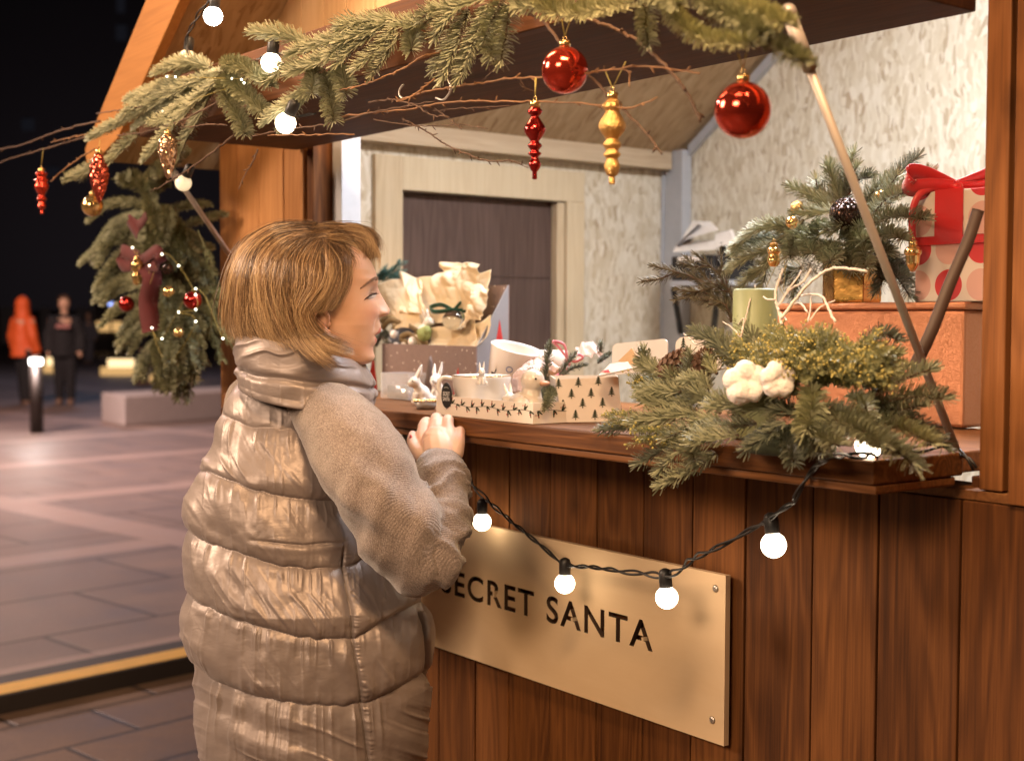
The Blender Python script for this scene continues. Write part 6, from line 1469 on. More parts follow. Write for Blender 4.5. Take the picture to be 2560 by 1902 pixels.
# duck
q = B_(1235, 1095, y=TY0+0.035); f_ = nrm(V(CR[0]*.9-CF[0]*.5, CR[1]*.9-CF[1]*.5, 0)); c = V(q[0], q[1], ZC+.0035); l_ = np.cross(ZU, f_)
DP = lambda a, b, h: c+(f_*a+l_*b+ZU*h)*1.3
dk = figure('duck_figurine', 'pearly glazed duckling figurine with a pinkish bill in the tray', 'figurine', [('b', DP(-.004, 0, .020), (.037, .031, .025)), ('b', DP(-.030, 0, .026), (.016, .013, .011)), ('t', [DP(.004, 0, .03), DP(.004, 0, .045)], [.019, .016]), ('b', DP(.006, 0, .053), .0215), ('b', DP(-.004, .018, .022), (.026, .010, .015)), ('b', DP(-.004, -.018, .022), (.026, .010, .015))], 'pearl', None, .0014)
m = MB(); m.ball(DP(.023, 0, .050), (.012, .0105, .0052), 14); m.build('bill', plain('pinkish bill', (0.55, 0.30, 0.20), 0.25), dk)
m = MB()
for s_ in (-1, 1): m.ball(DP(.0175, .0130*s_, .0565), .0019, 8)
m.build('eyes', M['inkk'], dk)
# printed paper tub, tilted
q = B_(1118, 850, y=1.66); tub = empty('paper_tub', q-ZU*0.045, 'white printed tub with hearts and a deer, tilted behind the teacup', 'tub')
ax = nrm(V(0.10, 0.0, 1.0)+CR*0.17*V(1, 1, 0)-CF*V(1, 1, 0)*0.10); ux = nrm(np.cross(ax, V(0, 1, 0.1))); Mt = np.stack([ux, np.cross(ax, ux), ax], 1)
m = MB(); m.lathe([(0.0, -.045), (0.044, -.045), (0.054, .040), (0.0555, .042), (0.0545, .0435), (0.052, .040), (0.042, -.042), (0.0, -.042)], 44, q, Mt); m.build('tub_wall', M['porc'], tub)
def on_tub(a, h, lift=.0006): rr = .044+.010*(h+.045)/.085+lift; return q+Mt@V(rr*math.cos(a), rr*math.sin(a), h)
vd = Mt.T@(-CF); a0 = math.atan2(vd[1], vd[0])
def tub_mark(name, shape, mat):
    m = MB()
    for poly in shape: m.add([on_tub(a0+a, h) for a, h in poly], [list(range(len(poly)))])
    return m.build(name, M[mat], tub, False)
heart = lambda a, h, s: [(a+s*16*math.sin(t)**3/16*22, h+s*(13*math.cos(t)-5*math.cos(2*t)-2*math.cos(3*t)-math.cos(4*t))/16) for t in np.linspace(0, 2*math.pi, 22, endpoint=False)]
tub_mark('heart_print', [heart(.62, .010, .0065), heart(.16, -.004, .0028), heart(.75, .030, .0025)], 'inkr')
ring = lambda a, h, r_: [[(a+r_*22*math.cos(t), h+r_*math.sin(t)), (a+r_*22*math.cos(t+.33), h+r_*math.sin(t+.33)), (a+r_*16*math.cos(t+.33), h+r_*.72*math.sin(t+.33)), (a+r_*16*math.cos(t), h+r_*.72*math.sin(t))] for t in np.linspace(0, 2*math.pi, 19, endpoint=False)]
tub_mark('ring_print', ring(-.12, .006, .0065), 'inkb')
dx = lambda a, h: [[(a-.12, h), (a-.09, h-.012), (a-.06, h)], [(a+.12, h), (a+.09, h-.012), (a+.06, h)], [(a-.13, h+.002), (a+.13, h+.002), (a+.12, h+.008), (a-.12, h+.008)], [(a+.10, h+.006), (a+.18, h+.014), (a+.14, h+.018), (a+.08, h+.010)], [(a+.12, h+.016), (a+.16, h+.026), (a+.14, h+.016)]]
tub_mark('deer_print', dx(-.30, -.026)+dx(-.85, -.018), 'inkk')
q = B_(1400, 790, y=1.86); m = MB(); m.lathe([(0.0, 0), (.030, 0), (.036, .055), (.034, .056), (.028, .004), (0, .004)], 34, (q[0], q[1], q[2]-.035)); tag(m.build('cream_cup', M['cream']), 'plain cream cup half hidden behind the fir sprigs', 'cup')
# pink bow, pink film, fir sprigs
M['pink'] = plain('hot pink ribbon', (0.80, 0.24, 0.30), 0.4, 0.1); 
q = B_(1520, 780, y=1.72); pb = empty('ribbon_bow', q, 'hot pink ribbon bow standing up between the fir sprigs', 'bow')
ribbon([q, q+CU*.025-CR*.02, q+CU*.034-CR*.03, q+CU*.028-CR*.008, q], 0.014, 'pink', 'bow_loop', pb, CU*.15-CF*.95, .0016); ribbon([q, q+CU*.008+CR*.02, q+CU*.002+CR*.03, q-CU*.006+CR*.015, q], 0.014, 'pink', 'bow_loop', pb, CU*.15-CF*.95, .0016); ribbon([q, q-CU*.02-CR*.004, q-CU*.045-CR*.03], 0.014, 'pink', 'bow_tail', pb, CR*.8-CF*.5)
n = NT('pink film'); bs = n.bsdf((0.85, 0.66, 0.62), 0.15); tp = n.n('BsdfTransparent'); mx = n.n('MixShader'); mx.inputs[0].default_value = 0.45
n.t.links.new(bs.outputs[0], mx.inputs[1]); n.t.links.new(tp.outputs[0], mx.inputs[2]); n.t.links.new(mx.outputs[0], n.out.inputs[0]); M['film'] = n.done()
film = empty('pink_wrap', B_(1230, 950, y=1.6), 'crumpled pale pink wrapping film behind the duck', 'wrapping film')
_t = tissue; tissue = film
for c4, y4, sd in (([(1120, 1020), (1330, 1060), (1330, 790), (1180, 880)], [1.57, 1.57, 1.62, 1.60], 3.3), ([(1600, 800), (1800, 800), (1740, 720), (1590, 720)], [1.78, 1.78, 1.84, 1.84], 8.2), ([(1240, 900), (1480, 900), (1330, 770), (1250, 830)], [1.64, 1.66, 1.68, 1.66], 4.7)):
    o = sheet(c4, y4, 0.01, sd, 0.003, 40, 'film_sheet'); o.data.materials[0] = M['film']
tissue = _t
sp = empty('fir_sprigs', B_(1400, 950, y=1.58), 'short upright fir sprigs stuck between the tray and the tree print box', 'greenery')
for p, y0, y1, mt, L in (([(1340, 1080), (1360, 900), (1390, 675)], 1.56, 1.58, 'fird', .013), ([(1460, 900), (1510, 830), (1575, 750)], 1.6, 1.62, 'fird', .012), ([(1360, 1060), (1310, 970), (1255, 870)], 1.55, 1.56, 'fird', .012), ([(1400, 1000), (1395, 1060), (1360, 1150)], 1.50, 1.45, 'fir', .012), ([(1480, 900), (1560, 850), (1650, 830)], 1.63, 1.66, 'fird', .009), ([(1760, 760), (1765, 700), (1770, 665)], 1.8, 1.8, 'fird', .012), ([(1740, 810), (1770, 790), (1830, 750)], 1.75, 1.75, 'fird', .009), ([(1360, 1090), (1330, 1010), (1300, 960)], 1.53, 1.53, 'fird', .012)):
    fir_branch(sp, [B_(x, y, y=y0+(y1-y0)*i/2) for i, (x, y) in enumerate(p)], L, mt, 3300)
# tree print box
b0, b1 = at(1404, 1055.5, z=ZC+.001), at(1554.5, 1054.0, z=ZC+.001)
ex = nrm(b1-b0); nf = nrm(np.cross(ex, ZU)); wb = np.linalg.norm(b1-b0); nf = nf if nf@CF < 0 else -nf; back = -nf
hb_ = at(1382, 947, d=(b0-C0)@CF)[2]-b0[2]
tb = empty('print_box', (b0+b1)/2, 'open cream card box printed with dark fir trees, next to the large arrangement', 'gift box')
dp = 0.15
def panel(name, pts, nv_, mat='cream', t=0.0016):
    m = MB(); m.prism(pts, np.array(nv_)*t); return m.build(name, M[mat], tb, False)
lean = 0.012
tl0, tr0 = b0+ZU*hb_-ex*lean+nf*.004, b1+ZU*(hb_+.004)-ex*.004*0+nf*.004-ex*.008
front = panel('front_panel', [b0, b1, tr0, tl0], back)
side = panel('side_panel', [b1+back*.0018, b1+back*dp+ex*.02, b1+back*dp+ex*.03+ZU*hb_, tr0+back*.0018], -ex)
panel('side_panel', [b0+back*.0018, b0+back*dp+ex*.02, b0+back*dp+ex*.01+ZU*(hb_), tl0+back*.0018], ex)
panel('back_panel', [b0+back*(dp+.001)+ex*.02, b1+back*(dp+.001)+ex*.02, b1+back*(dp+.001)+ex*.03+ZU*hb_, b0+back*(dp+.001)+ex*.01+ZU*hb_], back)
panel('bottom_panel', [b0+back*.003+ex*.003+ZU*.001, b1+back*.003-ex*.003+ZU*.001, b1+back*(dp-.002)+ex*.016+ZU*.001, b0+back*(dp-.002)+ex*.024+ZU*.001], ZU)
m = MB(); 
for x, y in ((1445, 990), (1595, 982), (1748, 972), (1545, 1066), (1695, 1062), (1852, 1054), (1482, 1145), (1632, 1136), (1785, 1134), (1580, 1222), (1728, 1222)):
    q = B_(x, y+6, d=(b0-C0)@CF); s_, h_ = (q-b0)@ex, (q-b0)@ZU; o_ = b0+ex*s_+ZU*h_+nf*(.004*max(0, h_)/hb_)
    tree_mark(m, o_, ex, ZU, 0.0175, nf, lift=.0009)
m.build('printed_trees', M['inkg'], front, False)
m = MB(); es = nrm(back*dp+ex*.02); ns = nrm(np.cross(es, ZU)); ns = ns if ns@ex > 0 else -ns
for s_, h_ in ((.025, .062), (.03, .01), (.075, .05), (.08, .012), (.12, .03), (.055, .032)): tree_mark(m, b1+es*s_+ZU*h_-ex*.008*(h_/hb_)+ex*0.002, es, ZU, 0.0175, ns, lift=.0015)
m.build('printed_trees', M['inkg'], side, False)
card = empty('greeting_card', B_(1850, 850, y=1.56), 'small red and white picture card lying in the tree print box', 'card')
q = [B_(x, y, y=yy) for (x, y), yy in zip(((1740, 905), (1990, 850), (1960, 800), (1830, 815)), (1.53, 1.53, 1.58, 1.58))]
m = MB(); m.prism(q, V(0, 0.002, -.002)); m.build('card_sheet', M['porc'], card, False)
m = MB(); qq = [q[0]*.72+q[3]*.28, q[0]*.62+q[1]*.38, q[0]*.45+q[1]*.2+q[3]*.35]; m.prism([x+V(0, -.0012, .001) for x in qq], V(0, -.0004, .0003)); m.build('card_print', M['inkr'], card, False)
q = [B_(x, y, y=1.60) for x, y in ((1885, 800), (2050, 835), (2040, 800), (1988, 703))]; m = MB(); m.prism(q, V(0, .004, 0)); tag(m.build('kraft_envelope', M['kraft'], None, False), 'orange kraft envelope corner sticking out of the tree print box', 'envelope')
def rrect(x0, y0, x1, y1, r, yy, fn, tilt=0):
    out = []
    for cx, cy, a in ((x1-r, y0+r, 270), (x1-r, y1-r, 0), (x0+r, y1-r, 90), (x0+r, y0+r, 180)):
        for k in range(5): t = RAD(a+k*22.5); x, y = cx+r*math.cos(t), cy+r*math.sin(t); out.append(fn(x, y+tilt*(x-x0), y=yy))
    return out
m = MB(); m.prism(rrect(1845, 672, 2250, 900, 40, 1.70, B_, -0.10), V(0, .002, 0)); tag(m.build('white_card', M['porc'], None, False), 'blank white card with rounded corners standing behind the kraft envelope', 'card')
x4 = lambda a, b, /, **k: at(1600+a/2.3167, 360+b/2.3167, **k)
kb_ = rrect(205, 1120, 470, 1330, 45, 1.66, x4, -0.05); m = MB(); m.prism(kb_, V(0, .003, 0)); kt = m.build('kraft_card', M['cream'], None, False); tag(kt, 'rounded kraft card with one printed fir tree behind the pine cones', 'card')
m = MB(); tree_mark(m, x4(252, 1195, y=1.66), XH, ZU, .022, YN, lift=.0006); m.build('printed_tree', M['inkg'], kt, False)
# candle
q = at(1887, 840, y=CY+0.09); zt_ = at(1887, 722, y=CY+0.09)[2]; cd = empty('pillar_candle', V(q[0], q[1], ZC), 'thick sage green pillar candle in the counter arrangement', 'candle')
rr = 0.0335; m = MB(); m.lathe([(rr-.002, ZC+.002), (rr, ZC+.005), (rr, zt_-.003), (rr-.003, zt_), (rr-.006, zt_-.001), (0.0, zt_-.004)], 44, (q[0], q[1], 0)); m.build('wax', plain('sage green wax', (0.30, 0.34, 0.185), 0.5, 0.05, 20, Subsurface_Weight=0.2, Subsurface_Radius=(.01, .01, .006), Subsurface_Scale=.4), cd)
m = MB(); m.tube([V(q[0], q[1], zt_-.004), V(q[0]-.001, q[1], zt_+.006)], .0009, 6); m.build('wick', M['cream'], cd)

# ------------------------------------------------------------------ copper box, spotted box, gold pot
n = NT('copper glitter paper'); p = n.pos(); x = n.n('TexVoronoi'); n.set(x, 'Vector', p); n.set(x, 'Scale', 1500.0)
g = n.n('NewGeometry').outputs['Normal']; nn_ = n.vmath('NORMALIZE', n.vmath('ADD', g, n.vmath('MULTIPLY', n.vmath('SUBTRACT', x.outputs['Color'], (.5, .5, .5)), (.5, .5, .5))))
n.bsdf((0.56, 0.25, 0.135), 0.40, nn_, Metallic=0.9); M['copper'] = n.done()
zb0 = ZC; cc = at(2406, 1070, z=zb0+.001); CBX1, CBY0 = cc[0], cc[1]; CBX0 = CBX1-0.46; CBY1 = CBY0+0.28; CBZ = at(2100, 757, y=CBY0)[2]
cbm = MB(); cbm.box((CBX0, CBY0, zb0+.0005), (CBX1, CBY1, CBZ-.014)); cbox = cbm.build('copper_box', M['copper'], None, False, 0.006)
tag(cbox, 'big coppery orange glitter gift box standing inside the hatch at right', 'gift box')
m = MB(); m.box((CBX0-.004, CBY0-.004, CBZ-.0135), (CBX1+.004, CBY1+.004, CBZ)); m.build('box_lid', M['copper'], cbox, False, 0.004)
n = NT('spotted paper'); p = n.obj(); sp_ = n.n('SeparateXYZ'); n.set(sp_, 0, p)
P_ = 0.062
def cell(a, off): return n.math('SUBTRACT', n.math('FRACT', n.math('ADD', n.math('DIVIDE', a, P_), off)), 0.5)
hx = n.math('ADD', sp_.outputs[0], sp_.outputs[1]); cx_, cz_ = cell(hx, 0.42), cell(sp_.outputs[2], 0.05)
dd = n.math('SQRT', n.math('ADD', n.math('MULTIPLY', cx_, cx_), n.math('MULTIPLY', cz_, cz_)))
par = n.math('MODULO', n.math('ADD', n.math('FLOOR', n.math('ADD', n.math('DIVIDE', hx, P_), 20.42)), n.math('FLOOR', n.math('ADD', n.math('DIVIDE', sp_.outputs[2], P_), 0.05))), 2.0)
dot = n.math('LESS_THAN', dd, 0.43)
colr = n.mix(par, (0.62, 0.035, 0.04), (0.72, 0.42, 0.36))
n.bsdf(n.mix(dot, (0.78, 0.66, 0.57), colr), 0.45); M['spots'] = n.done()
M['redsat'] = plain('red satin ribbon', (0.62, 0.022, 0.026), 0.3, 0.15, 20, Sheen_Weight=0.4)
SXL = at(2285, 740, y=CBY0+.02)[0]; SBY0 = CBY0+.015; SBX1 = CBX1-.01+.05; SBZ = at(2300, 482, y=SBY0)[2]
lidz = at(2285, 612, y=SBY0)[2]; sw_ = 0.195
sb = empty('spotted_box', V(SXL+sw_/2, SBY0+.09, CBZ), 'tall red and pink spotted gift box with a red satin bow on the copper box', 'gift box')
m = MB(); m.box((SXL+.003, SBY0+.003, CBZ+.0005), (SXL+sw_-.003, SBY0+.187, lidz+.012)); m.build('box_body', M['spots'], sb, False, 0.0015)
m = MB(); m.box((SXL, SBY0, lidz+.0125), (SXL+sw_, SBY0+.19, SBZ)); m.build('box_lid', M['spots'], sb, False, 0.0015)
rx0, rx1 = at(2338, 560, y=SBY0)[0], at(2408, 560, y=SBY0)[0]
m = MB(); m.box((rx0, SBY0-.0022, lidz+.004), (rx1, SBY0-.0004, SBZ+.001)); m.box((rx0, SBY0-.002, SBZ+.0005), (rx1, SBY0+.192, SBZ+.0020)); m.box((SXL-.0008, SBY0-.0015, lidz-.002), (SXL+sw_+.0008, SBY0+.0028, lidz+.0122))
rb = m.build('ribbon', M['redsat'], sb, False)
k0 = V((rx0+rx1)/2-.012, SBY0+.03, SBZ+.004)
bw = ribbon([k0, k0-CR*.05+CU*.024, k0-CR*.078+CU*.028, k0-CR*.075+CU*.004, k0-CR*.04+CU*.004, k0], .034, 'redsat', 'bow', sb, CU*.75-CF*.6)
ribbon([k0, k0+CR*.04+CU*.016, k0+CR*.075+CU*.03, k0+CR*.08+CU*.012, k0+CR*.04, k0], .034, 'redsat', 'bow_loop', bw, CU*.75-CF*.6)
ribbon([k0, k0-CR*.03+CU*.006, k0-CR*.062-CU*.012, k0-CR*.072-CU*.05, k0-CR*.070-CU*.11], .012, 'redsat', 'bow_tail', bw, CR*.9+CU*.2)
m = MB(); m.ball(k0+ZU*.004, (.016, .012, .010), 16); m.build('bow_knot', M['redsat'], bw)
# gold pot
px0, px1 = at(1600+935/2.3167, 700, y=PY-.06)[0], at(1600+1280/2.3167, 700, y=PY-.06)[0]
n = NT('hammered gold foil'); p = n.obj(); hv_ = n.noise(p, 26, 4); n.bsdf(n.mix(hv_, (0.46, 0.21, 0.05), (0.72, 0.42, 0.13)), n.math('MULTIPLY_ADD', hv_, .25, .14), n.bump(hv_, .5, .004), Metallic=0.95); M['foil'] = n.done()
pm = MB(); pcx = (px0+px1)/2; pr_ = (px1-px0)/2*0.78; pm.lathe([(0.0, CBZ+.0005), (pr_*.98, CBZ+.0005), (pr_, CBZ+.006), (pr_, CBZ+.085), (pr_*.94, CBZ+.086), (pr_*.9, CBZ+.02), (0, CBZ+.02)], 6, (pcx, PY, 0), rotz(0.55)); 
pot = pm.build('gold_pot', M['foil'], None, False, 0.003); tag(pot, 'faceted shiny gold pot on the copper box, holding the fir bouquet', 'pot')
c = x4(1195, 405, y=PY-.07); balls(c, .030, 'blackg', None, 'black glitter ball in the middle of the fir bouquet')
c = x4(912, 370, y=PY-.03); balls(c, .0135, 'goldg', None, 'gold glitter ball at the left of the fir bouquet')
c = x4(880, 455, y=PY-.06); balls(c, .0125, 'goldm', None, 'polished gold ball low at the left of the fir bouquet')
c = x4(1395, 310, y=PY-.01); balls(c, .0135, 'goldm', None, 'pale gold ball at the upper right of the fir bouquet')
kk = 3390*2.3167/2.22
ornament('acorn_ornament', 'shiny bronze glass acorn hanging in front of the spotted box', x4(1580, 660, y=PY-.08), dprof([(1, 745), (14, 738), (36, 700), (42, 660), (44, 645), (52, 632), (50, 612), (34, 594), (14, 586)], 0, 660, kk), 'bronze' if 'bronze' in M else 'goldm', [x4(1560, 480, y=PY-.07)], 'hanging ornament')
ornament('nut_ornament', 'matt gold peanut shaped ornament hanging left of the gold pot', x4(775, 650, y=PY-.08), dprof([(1, 722), (26, 716), (44, 685), (40, 655), (36, 640), (46, 618), (40, 596), (16, 588)], 0, 650, kk), 'goldp' if 'goldp' in M else 'goldm', [x4(770, 545, y=PY-.07)], 'hanging ornament')
bpy.data.objects['nut_ornament'].children[0].data.materials[0] = plain('mustard lacquer', (0.46, 0.25, 0.06), 0.25, 0.1)
m = MB()
for pp in ([(820, 620), (790, 700), (730, 830)], [(825, 610), (840, 720), (830, 850)], [(830, 600), (850, 700), (800, 790), (835, 880)]): m.tube(smooth_path([x4(x, y, y=PY-.09) for x, y in pp], 20), .0006, 5)
m.build('gold_thread', M['thread'], bouquet)
# dark brown ribbon tied to the stay
br = ribbon([x4(1958, 385, y=1.66), x4(1900, 560, y=1.635), x4(1790, 820, y=1.60), x4(1690, 1080, y=1.572), x4(1590, 1290, y=1.55)], .0165, 'brown_tube', 'strap', None, CR*.9+CU*.35, thick=.002)
tag(br, 'dark brown ribbon stretched from the hatch post down to the metal stay', 'ribbon')
# crate, papers and shelf in the back corner
SY_ = 3.08
sh = empty('wall_shelf', x4(300, 820, y=SY_), 'small white wall shelf with black brackets in the back corner of the stall', 'shelf')
s0, s1 = x4(175, 800, y=SY_), x4(440, 800, y=SY_)
m = MB(); m.box((s0[0], SY_, s0[2]-.012), (s1[0], YB-.003, s0[2]+.004)); m.build('board', M['white_paint'], sh, False)
M['blk'] = plain('black painted steel', (0.015, 0.015, 0.017), 0.5)
for a, b in (((195, 840), (240, 1120)), ((450, 840), (425, 1110))):
    m = MB(); m.tube([x4(*a, y=SY_+.02), x4(*b, y=YB-.02)], .010, 8); m.build('bracket', M['blk'], sh)
crt = MB(); c0, c1_ = x4(180, 782, y=SY_+.01), x4(425, 640, y=SY_+.01); crt.box((c0[0], SY_+.01, s0[2]+.005), (c1_[0], YB-.02, c1_[2])); crt = crt.build('black_crate', M['blk'], None, False, .004); tag(crt, 'black crate with a white label on the white wall shelf', 'crate')
m = MB(); a, b = x4(220, 682, y=SY_+.01), x4(350, 648, y=SY_+.01); m.box((a[0], SY_+.0082, a[2]), (b[0], SY_+.0096, b[2])); m.build('paper_label', M['porc'], crt, False)
m = MB(); a, b = x4(462, 790, y=SY_+.03), x4(478, 570, y=SY_+.03); m.box((a[0], SY_+.03, s0[2]+.005), (b[0], SY_+.05, b[2])); m.build('crate_post', M['blk'], crt, False)
pw = empty('paper_pile', x4(330, 560, y=SY_+.05), 'loose white paper bags lying on top of the black crate', 'paper')
for q4, y0, tk in (([(190, 628), (440, 612), (415, 560), (215, 575)], 3.09, .012), ([(205, 590), (330, 470), (350, 490), (250, 600)], 3.10, .010), ([(240, 560), (445, 500), (400, 452), (300, 450)], 3.11, .008), ([(425, 600), (548, 578), (520, 500), (440, 520)], 3.10, .012)):
    m = MB(); m.prism([x4(x, y, y=y0+.05*(k > 1)) for k, (x, y) in enumerate(q4)], V(0, tk, tk*.3)); m.build('paper_sheet', M['greycard'] if tk == .010 else M['porc'], pw, False)

# ------------------------------------------------------------------ ornaments in the swag
D_ = lambda a, b, /, **k: at(a*1.1511, b*1.1511, **k)
for (x, y), r, mt, lb in (((275, 660), .021, 'dredm', 'deep red glass ball at the left of the swag'), ((418, 652), .022, 'dredm', 'deep red glass ball at the right of the swag'), ((366, 633), .015, 'goldm', 'small gold ball in the middle of the swag'), ((388, 722), .013, 'goldm', 'small gold ball low in the swag'), ((365, 585), .014, 'blackg', 'small black glitter ball beside the red ribbon in the swag')):
    balls(D_(x, y, y=SY-.13), r, mt, None, lb)
kk = 3390/1.1511/3.65
ornament('nutshell_ornament', 'gold acorn like ornament hanging on the dark red ribbon of the swag', D_(298, 590, y=SY-.15), [(0.0005, -.036), (.010, -.030), (.014, -.010), (.010, -.002), (.015, .004), (.016, .020), (.009, .030)], 'goldm', [D_(298, 545, y=SY-.13)], 'hanging ornament')
fl = empty('fairy_lights', D_(340, 600, y=SY-.12), 'string of tiny warm fairy lights wound through the swag', 'fairy lights')
fp_ = [(288, 538), (308, 573), (325, 577), (322, 625), (352, 552), (388, 577), (425, 640), (425, 672), (388, 678), (425, 698), (365, 787), (330, 712), (352, 735), (425, 627), (484, 735)]
fq = [D_(x, y, y=SY-.135) for x, y in fp_]
m = MB(); m.tube(smooth_path(fq, 120), .0006, 4); m.build('wire', M['thread'], fl)
for q in fq:
    m = MB(); m.ball(q, .0027, 10); m.build('led', M['fairy'], fl)
gl_l = empty('fairy_lights', A1([(1420, 470)], 1.17)[0], 'few tiny fairy lights glinting inside the left end of the fir garland', 'fairy lights')
fq = A1([(985, 452), (1035, 455), (1370, 465), (1425, 470), (1440, 490), (960, 655), (985, 730)], 1.155)
m = MB(); m.tube(smooth_path(fq, 80), .0005, 4); m.build('wire', M['thread'], gl_l)
for q in fq:
    m = MB(); m.ball(q, .0022, 10); m.build('led', M['fairy'], gl_l)

# ------------------------------------------------------------------ the square behind
M['darkmetal'] = plain('dark bollard metal', (0.030, 0.022, 0.020), 0.45, Metallic=0.5)
M['glow'] = emit('bollard light ring', (1.0, 0.93, 0.86), 14.0)
bp_ = at(92, 1082, z=0.0); bol = empty('bollard_light', bp_, 'dark round bollard with a glowing white head on the square', 'bollard light')
hb2 = at(92, 892, d=(bp_-C0)@CF)[2]
m = MB(); m.lathe([(0.085, 0), (0.085, hb2-.10), (0.0, hb2-.10)], 24, bp_); m.build('post', M['darkmetal'], bol)
m = MB(); m.lathe([(0.078, hb2-.099), (0.078, hb2-.022)], 24, bp_); m.build('light_ring', M['glow'], bol)
m = MB(); m.lathe([(0.0, hb2-.021), (0.088, hb2-.021), (0.088, hb2), (0.0, hb2+.004)], 24, bp_); m.build('cap', M['darkmetal'], bol)
lamp('bollard_lamp', 'POINT', tuple(bp_+V(0, 0, hb2+.02)-CF*.16), 60, (1.0, 0.86, 0.78), 0.10)
a, b_, c_ = at(254, 1053, z=0.0), at(310.6, 1066, z=0.0), at(700, 1036, z=0.0)
hz = at(309, 990, d=(b_-C0)@CF)[2]
m = MB(); m.prism([a, b_, c_, a+c_-b_], V(0, 0, hz)); bn = m.build('concrete_bench', plain('pale concrete', (0.42, 0.36, 0.35), 0.7, 0.1, 8), None, False, 0.02)
tag(bn, 'long pale concrete block bench on the square behind the woman', 'bench')
M['warmglow'] = emit('bench light strip', (1.0, 0.58, 0.22), 0.75); M['warmhot'] = emit('bench lamp', (1.0, 0.70, 0.36), 1.9)
W4 = lambda a, b, /, **k: at(a/2.753, 650+b/2.753, **k)
for i, (x0, x1, yb_, yt_, lb) in enumerate(((690, 900, 795, 668, 'low bench glowing warm underneath, left of the dark walker behind the swag'), (1030, 1335, 836, 722, 'long bench glowing warm underneath, below the fir swag'), (298, 390, 775, 660, 'short bench glowing warm underneath, behind the bollard'))):
    g0, g1 = W4(x0, yb_, z=0.0), W4(x1, yb_, z=0.0); dpt = (g0-C0)@CF; zt2 = W4(x0, yt_, d=dpt)[2]; bk_ = nrm(V(CF[0], CF[1], 0))*0.5
    e = empty('lit_bench', (g0+g1)/2, lb, 'bench')
    m = MB(); m.prism([g0, g1, g1+bk_, g0+bk_], V(0, 0, zt2*0.45)); m.build('light_box', M['warmglow'], e, False)
    m = MB(); m.prism([g0+(g1-g0)*.25+ZU*(zt2*.452)-bk_*.02, g1+ZU*(zt2*.452)-bk_*.02, g1+bk_+ZU*(zt2*.452), g0+bk_+(g1-g0)*.25+ZU*(zt2*.452)], V(0, 0, zt2*0.44)); m.build('light_box', M['warmhot'], e, False)
    m = MB(); m.prism([g0+ZU*zt2*.9-bk_*.05, g1+ZU*zt2*.9-bk_*.05, g1+bk_*1.05+ZU*zt2*.9, g0+bk_*1.05+ZU*zt2*.9], V(0, 0, zt2*0.1)); m.build('seat', M['darkmetal'], e, False)
def walker(name_label, foot, h, face, top, legs, hood=None, skin=True, mark=False, arms=0.0):
    """Standing or walking adult: feet at foot, height h, facing `face`."""
    f = nrm(V(face[0], face[1], 0)); l = np.cross(ZU, f); e = empty('person', foot, name_label, 'person')
    P = lambda a, b, z: np.array(foot)+f*a*h+l*b*h+ZU*z*h
    m = MB()
    m.ball(P(0.005, 0, .925), (.052*h, .052*h, .068*h), 18); m.tube([P(-.01, 0, .80), P(0, 0, .88)], [.035*h, .032*h], 12); m.ball(P(.055, 0, .915), .012*h, 10)
    m.tube([P(0, 0, .52), P(0, 0, .66), P(-.005, 0, .79)], [.085*h, .08*h, .085*h], 16)
    for s in (-1, 1):
        m.tube([P(0, .05*s, .52), P(.02*s, .05*s, .28), P(.0+.03*s, .05*s, .05)], [.062*h, .043*h, .03*h], 12); m.tube([P(-.01+.03*s, .05*s, .03), P(.08+.03*s, .055*s, .018)], [.028*h, .022*h], 10)
        m.tube([P(-.005, .11*s, .78), P(-.02, .14*s, .62), P(.03+arms, .14*s, .48)], [.04*h, .034*h, .026*h], 12); m.ball(P(.05+arms, .14*s, .45), (.02*h, .016*h, .03*h), 10)
    v, ff, _ = remeshed(m, .014*h, 2); body = mesh_obj('body', v, ff, M['skin'], e, attr={'lip': np.zeros(len(v)), 'blush': np.zeros(len(v))})
    m = MB(); m.tube([P(0, 0, .44), P(0, 0, .55), P(0, 0, .70), P(-.005, 0, .82)], [.125*h, .115*h, .105*h, .075*h], 20, flat=.85)
    for s in (-1, 1): m.tube([P(-.005, .085*s, .80), P(-.02, .145*s, .63), P(.03+arms, .15*s, .48)], [.055*h, .050*h, .042*h], 14)
    if hood: m.ball(P(-.012, 0, .925), (.075*h, .07*h, .085*h), 18); m.tube([P(-.01, 0, .80), P(-.01, 0, .88)], [.075*h, .07*h], 14)
    v, ff, n_ = remeshed(m, .013*h, 3); v = v+n_*(.006*fbm(v[:, 0]*9, v[:, 1]*9, v[:, 2]*9, 3))[:, None]
    jk = mesh_obj('jacket', v, ff, top, e)
    m = MB()
    for s in (-1, 1): m.tube([P(0, .05*s, .50), P(.02*s, .052*s, .28), P(.03*s, .05*s, .035)], [.068*h, .052*h, .040*h], 14)
    m.tube([P(0, 0, .43), P(0, 0, .52)], [.10*h, .10*h], 16); v, ff, _ = remeshed(m, .012*h, 2); mesh_obj('trousers', v, ff, legs, e)
    for s in (-1, 1):
        m = MB(); m.tube([P(-.02+.03*s, .05*s, .022), P(.04+.03*s, .053*s, .024), P(.09+.03*s, .056*s, .016)], [.032*h, .032*h, .022*h], 12); m.build('shoe', M['shoe'], e)
    if not hood:
        m = MB(); m.ball(P(-.012, 0, .95), (.057*h, .057*h, .055*h), 16); m.build('hair', M['haircap'], e)
    if mark:
        m = MB(); m.prism([P(.135, -.06, .70), P(.135, .06, .70), P(.125, .06, .735), P(.125, -.06, .735)], f*.004*h); m.build('chest_print', M['pinkprint'], jk, False)
    return e
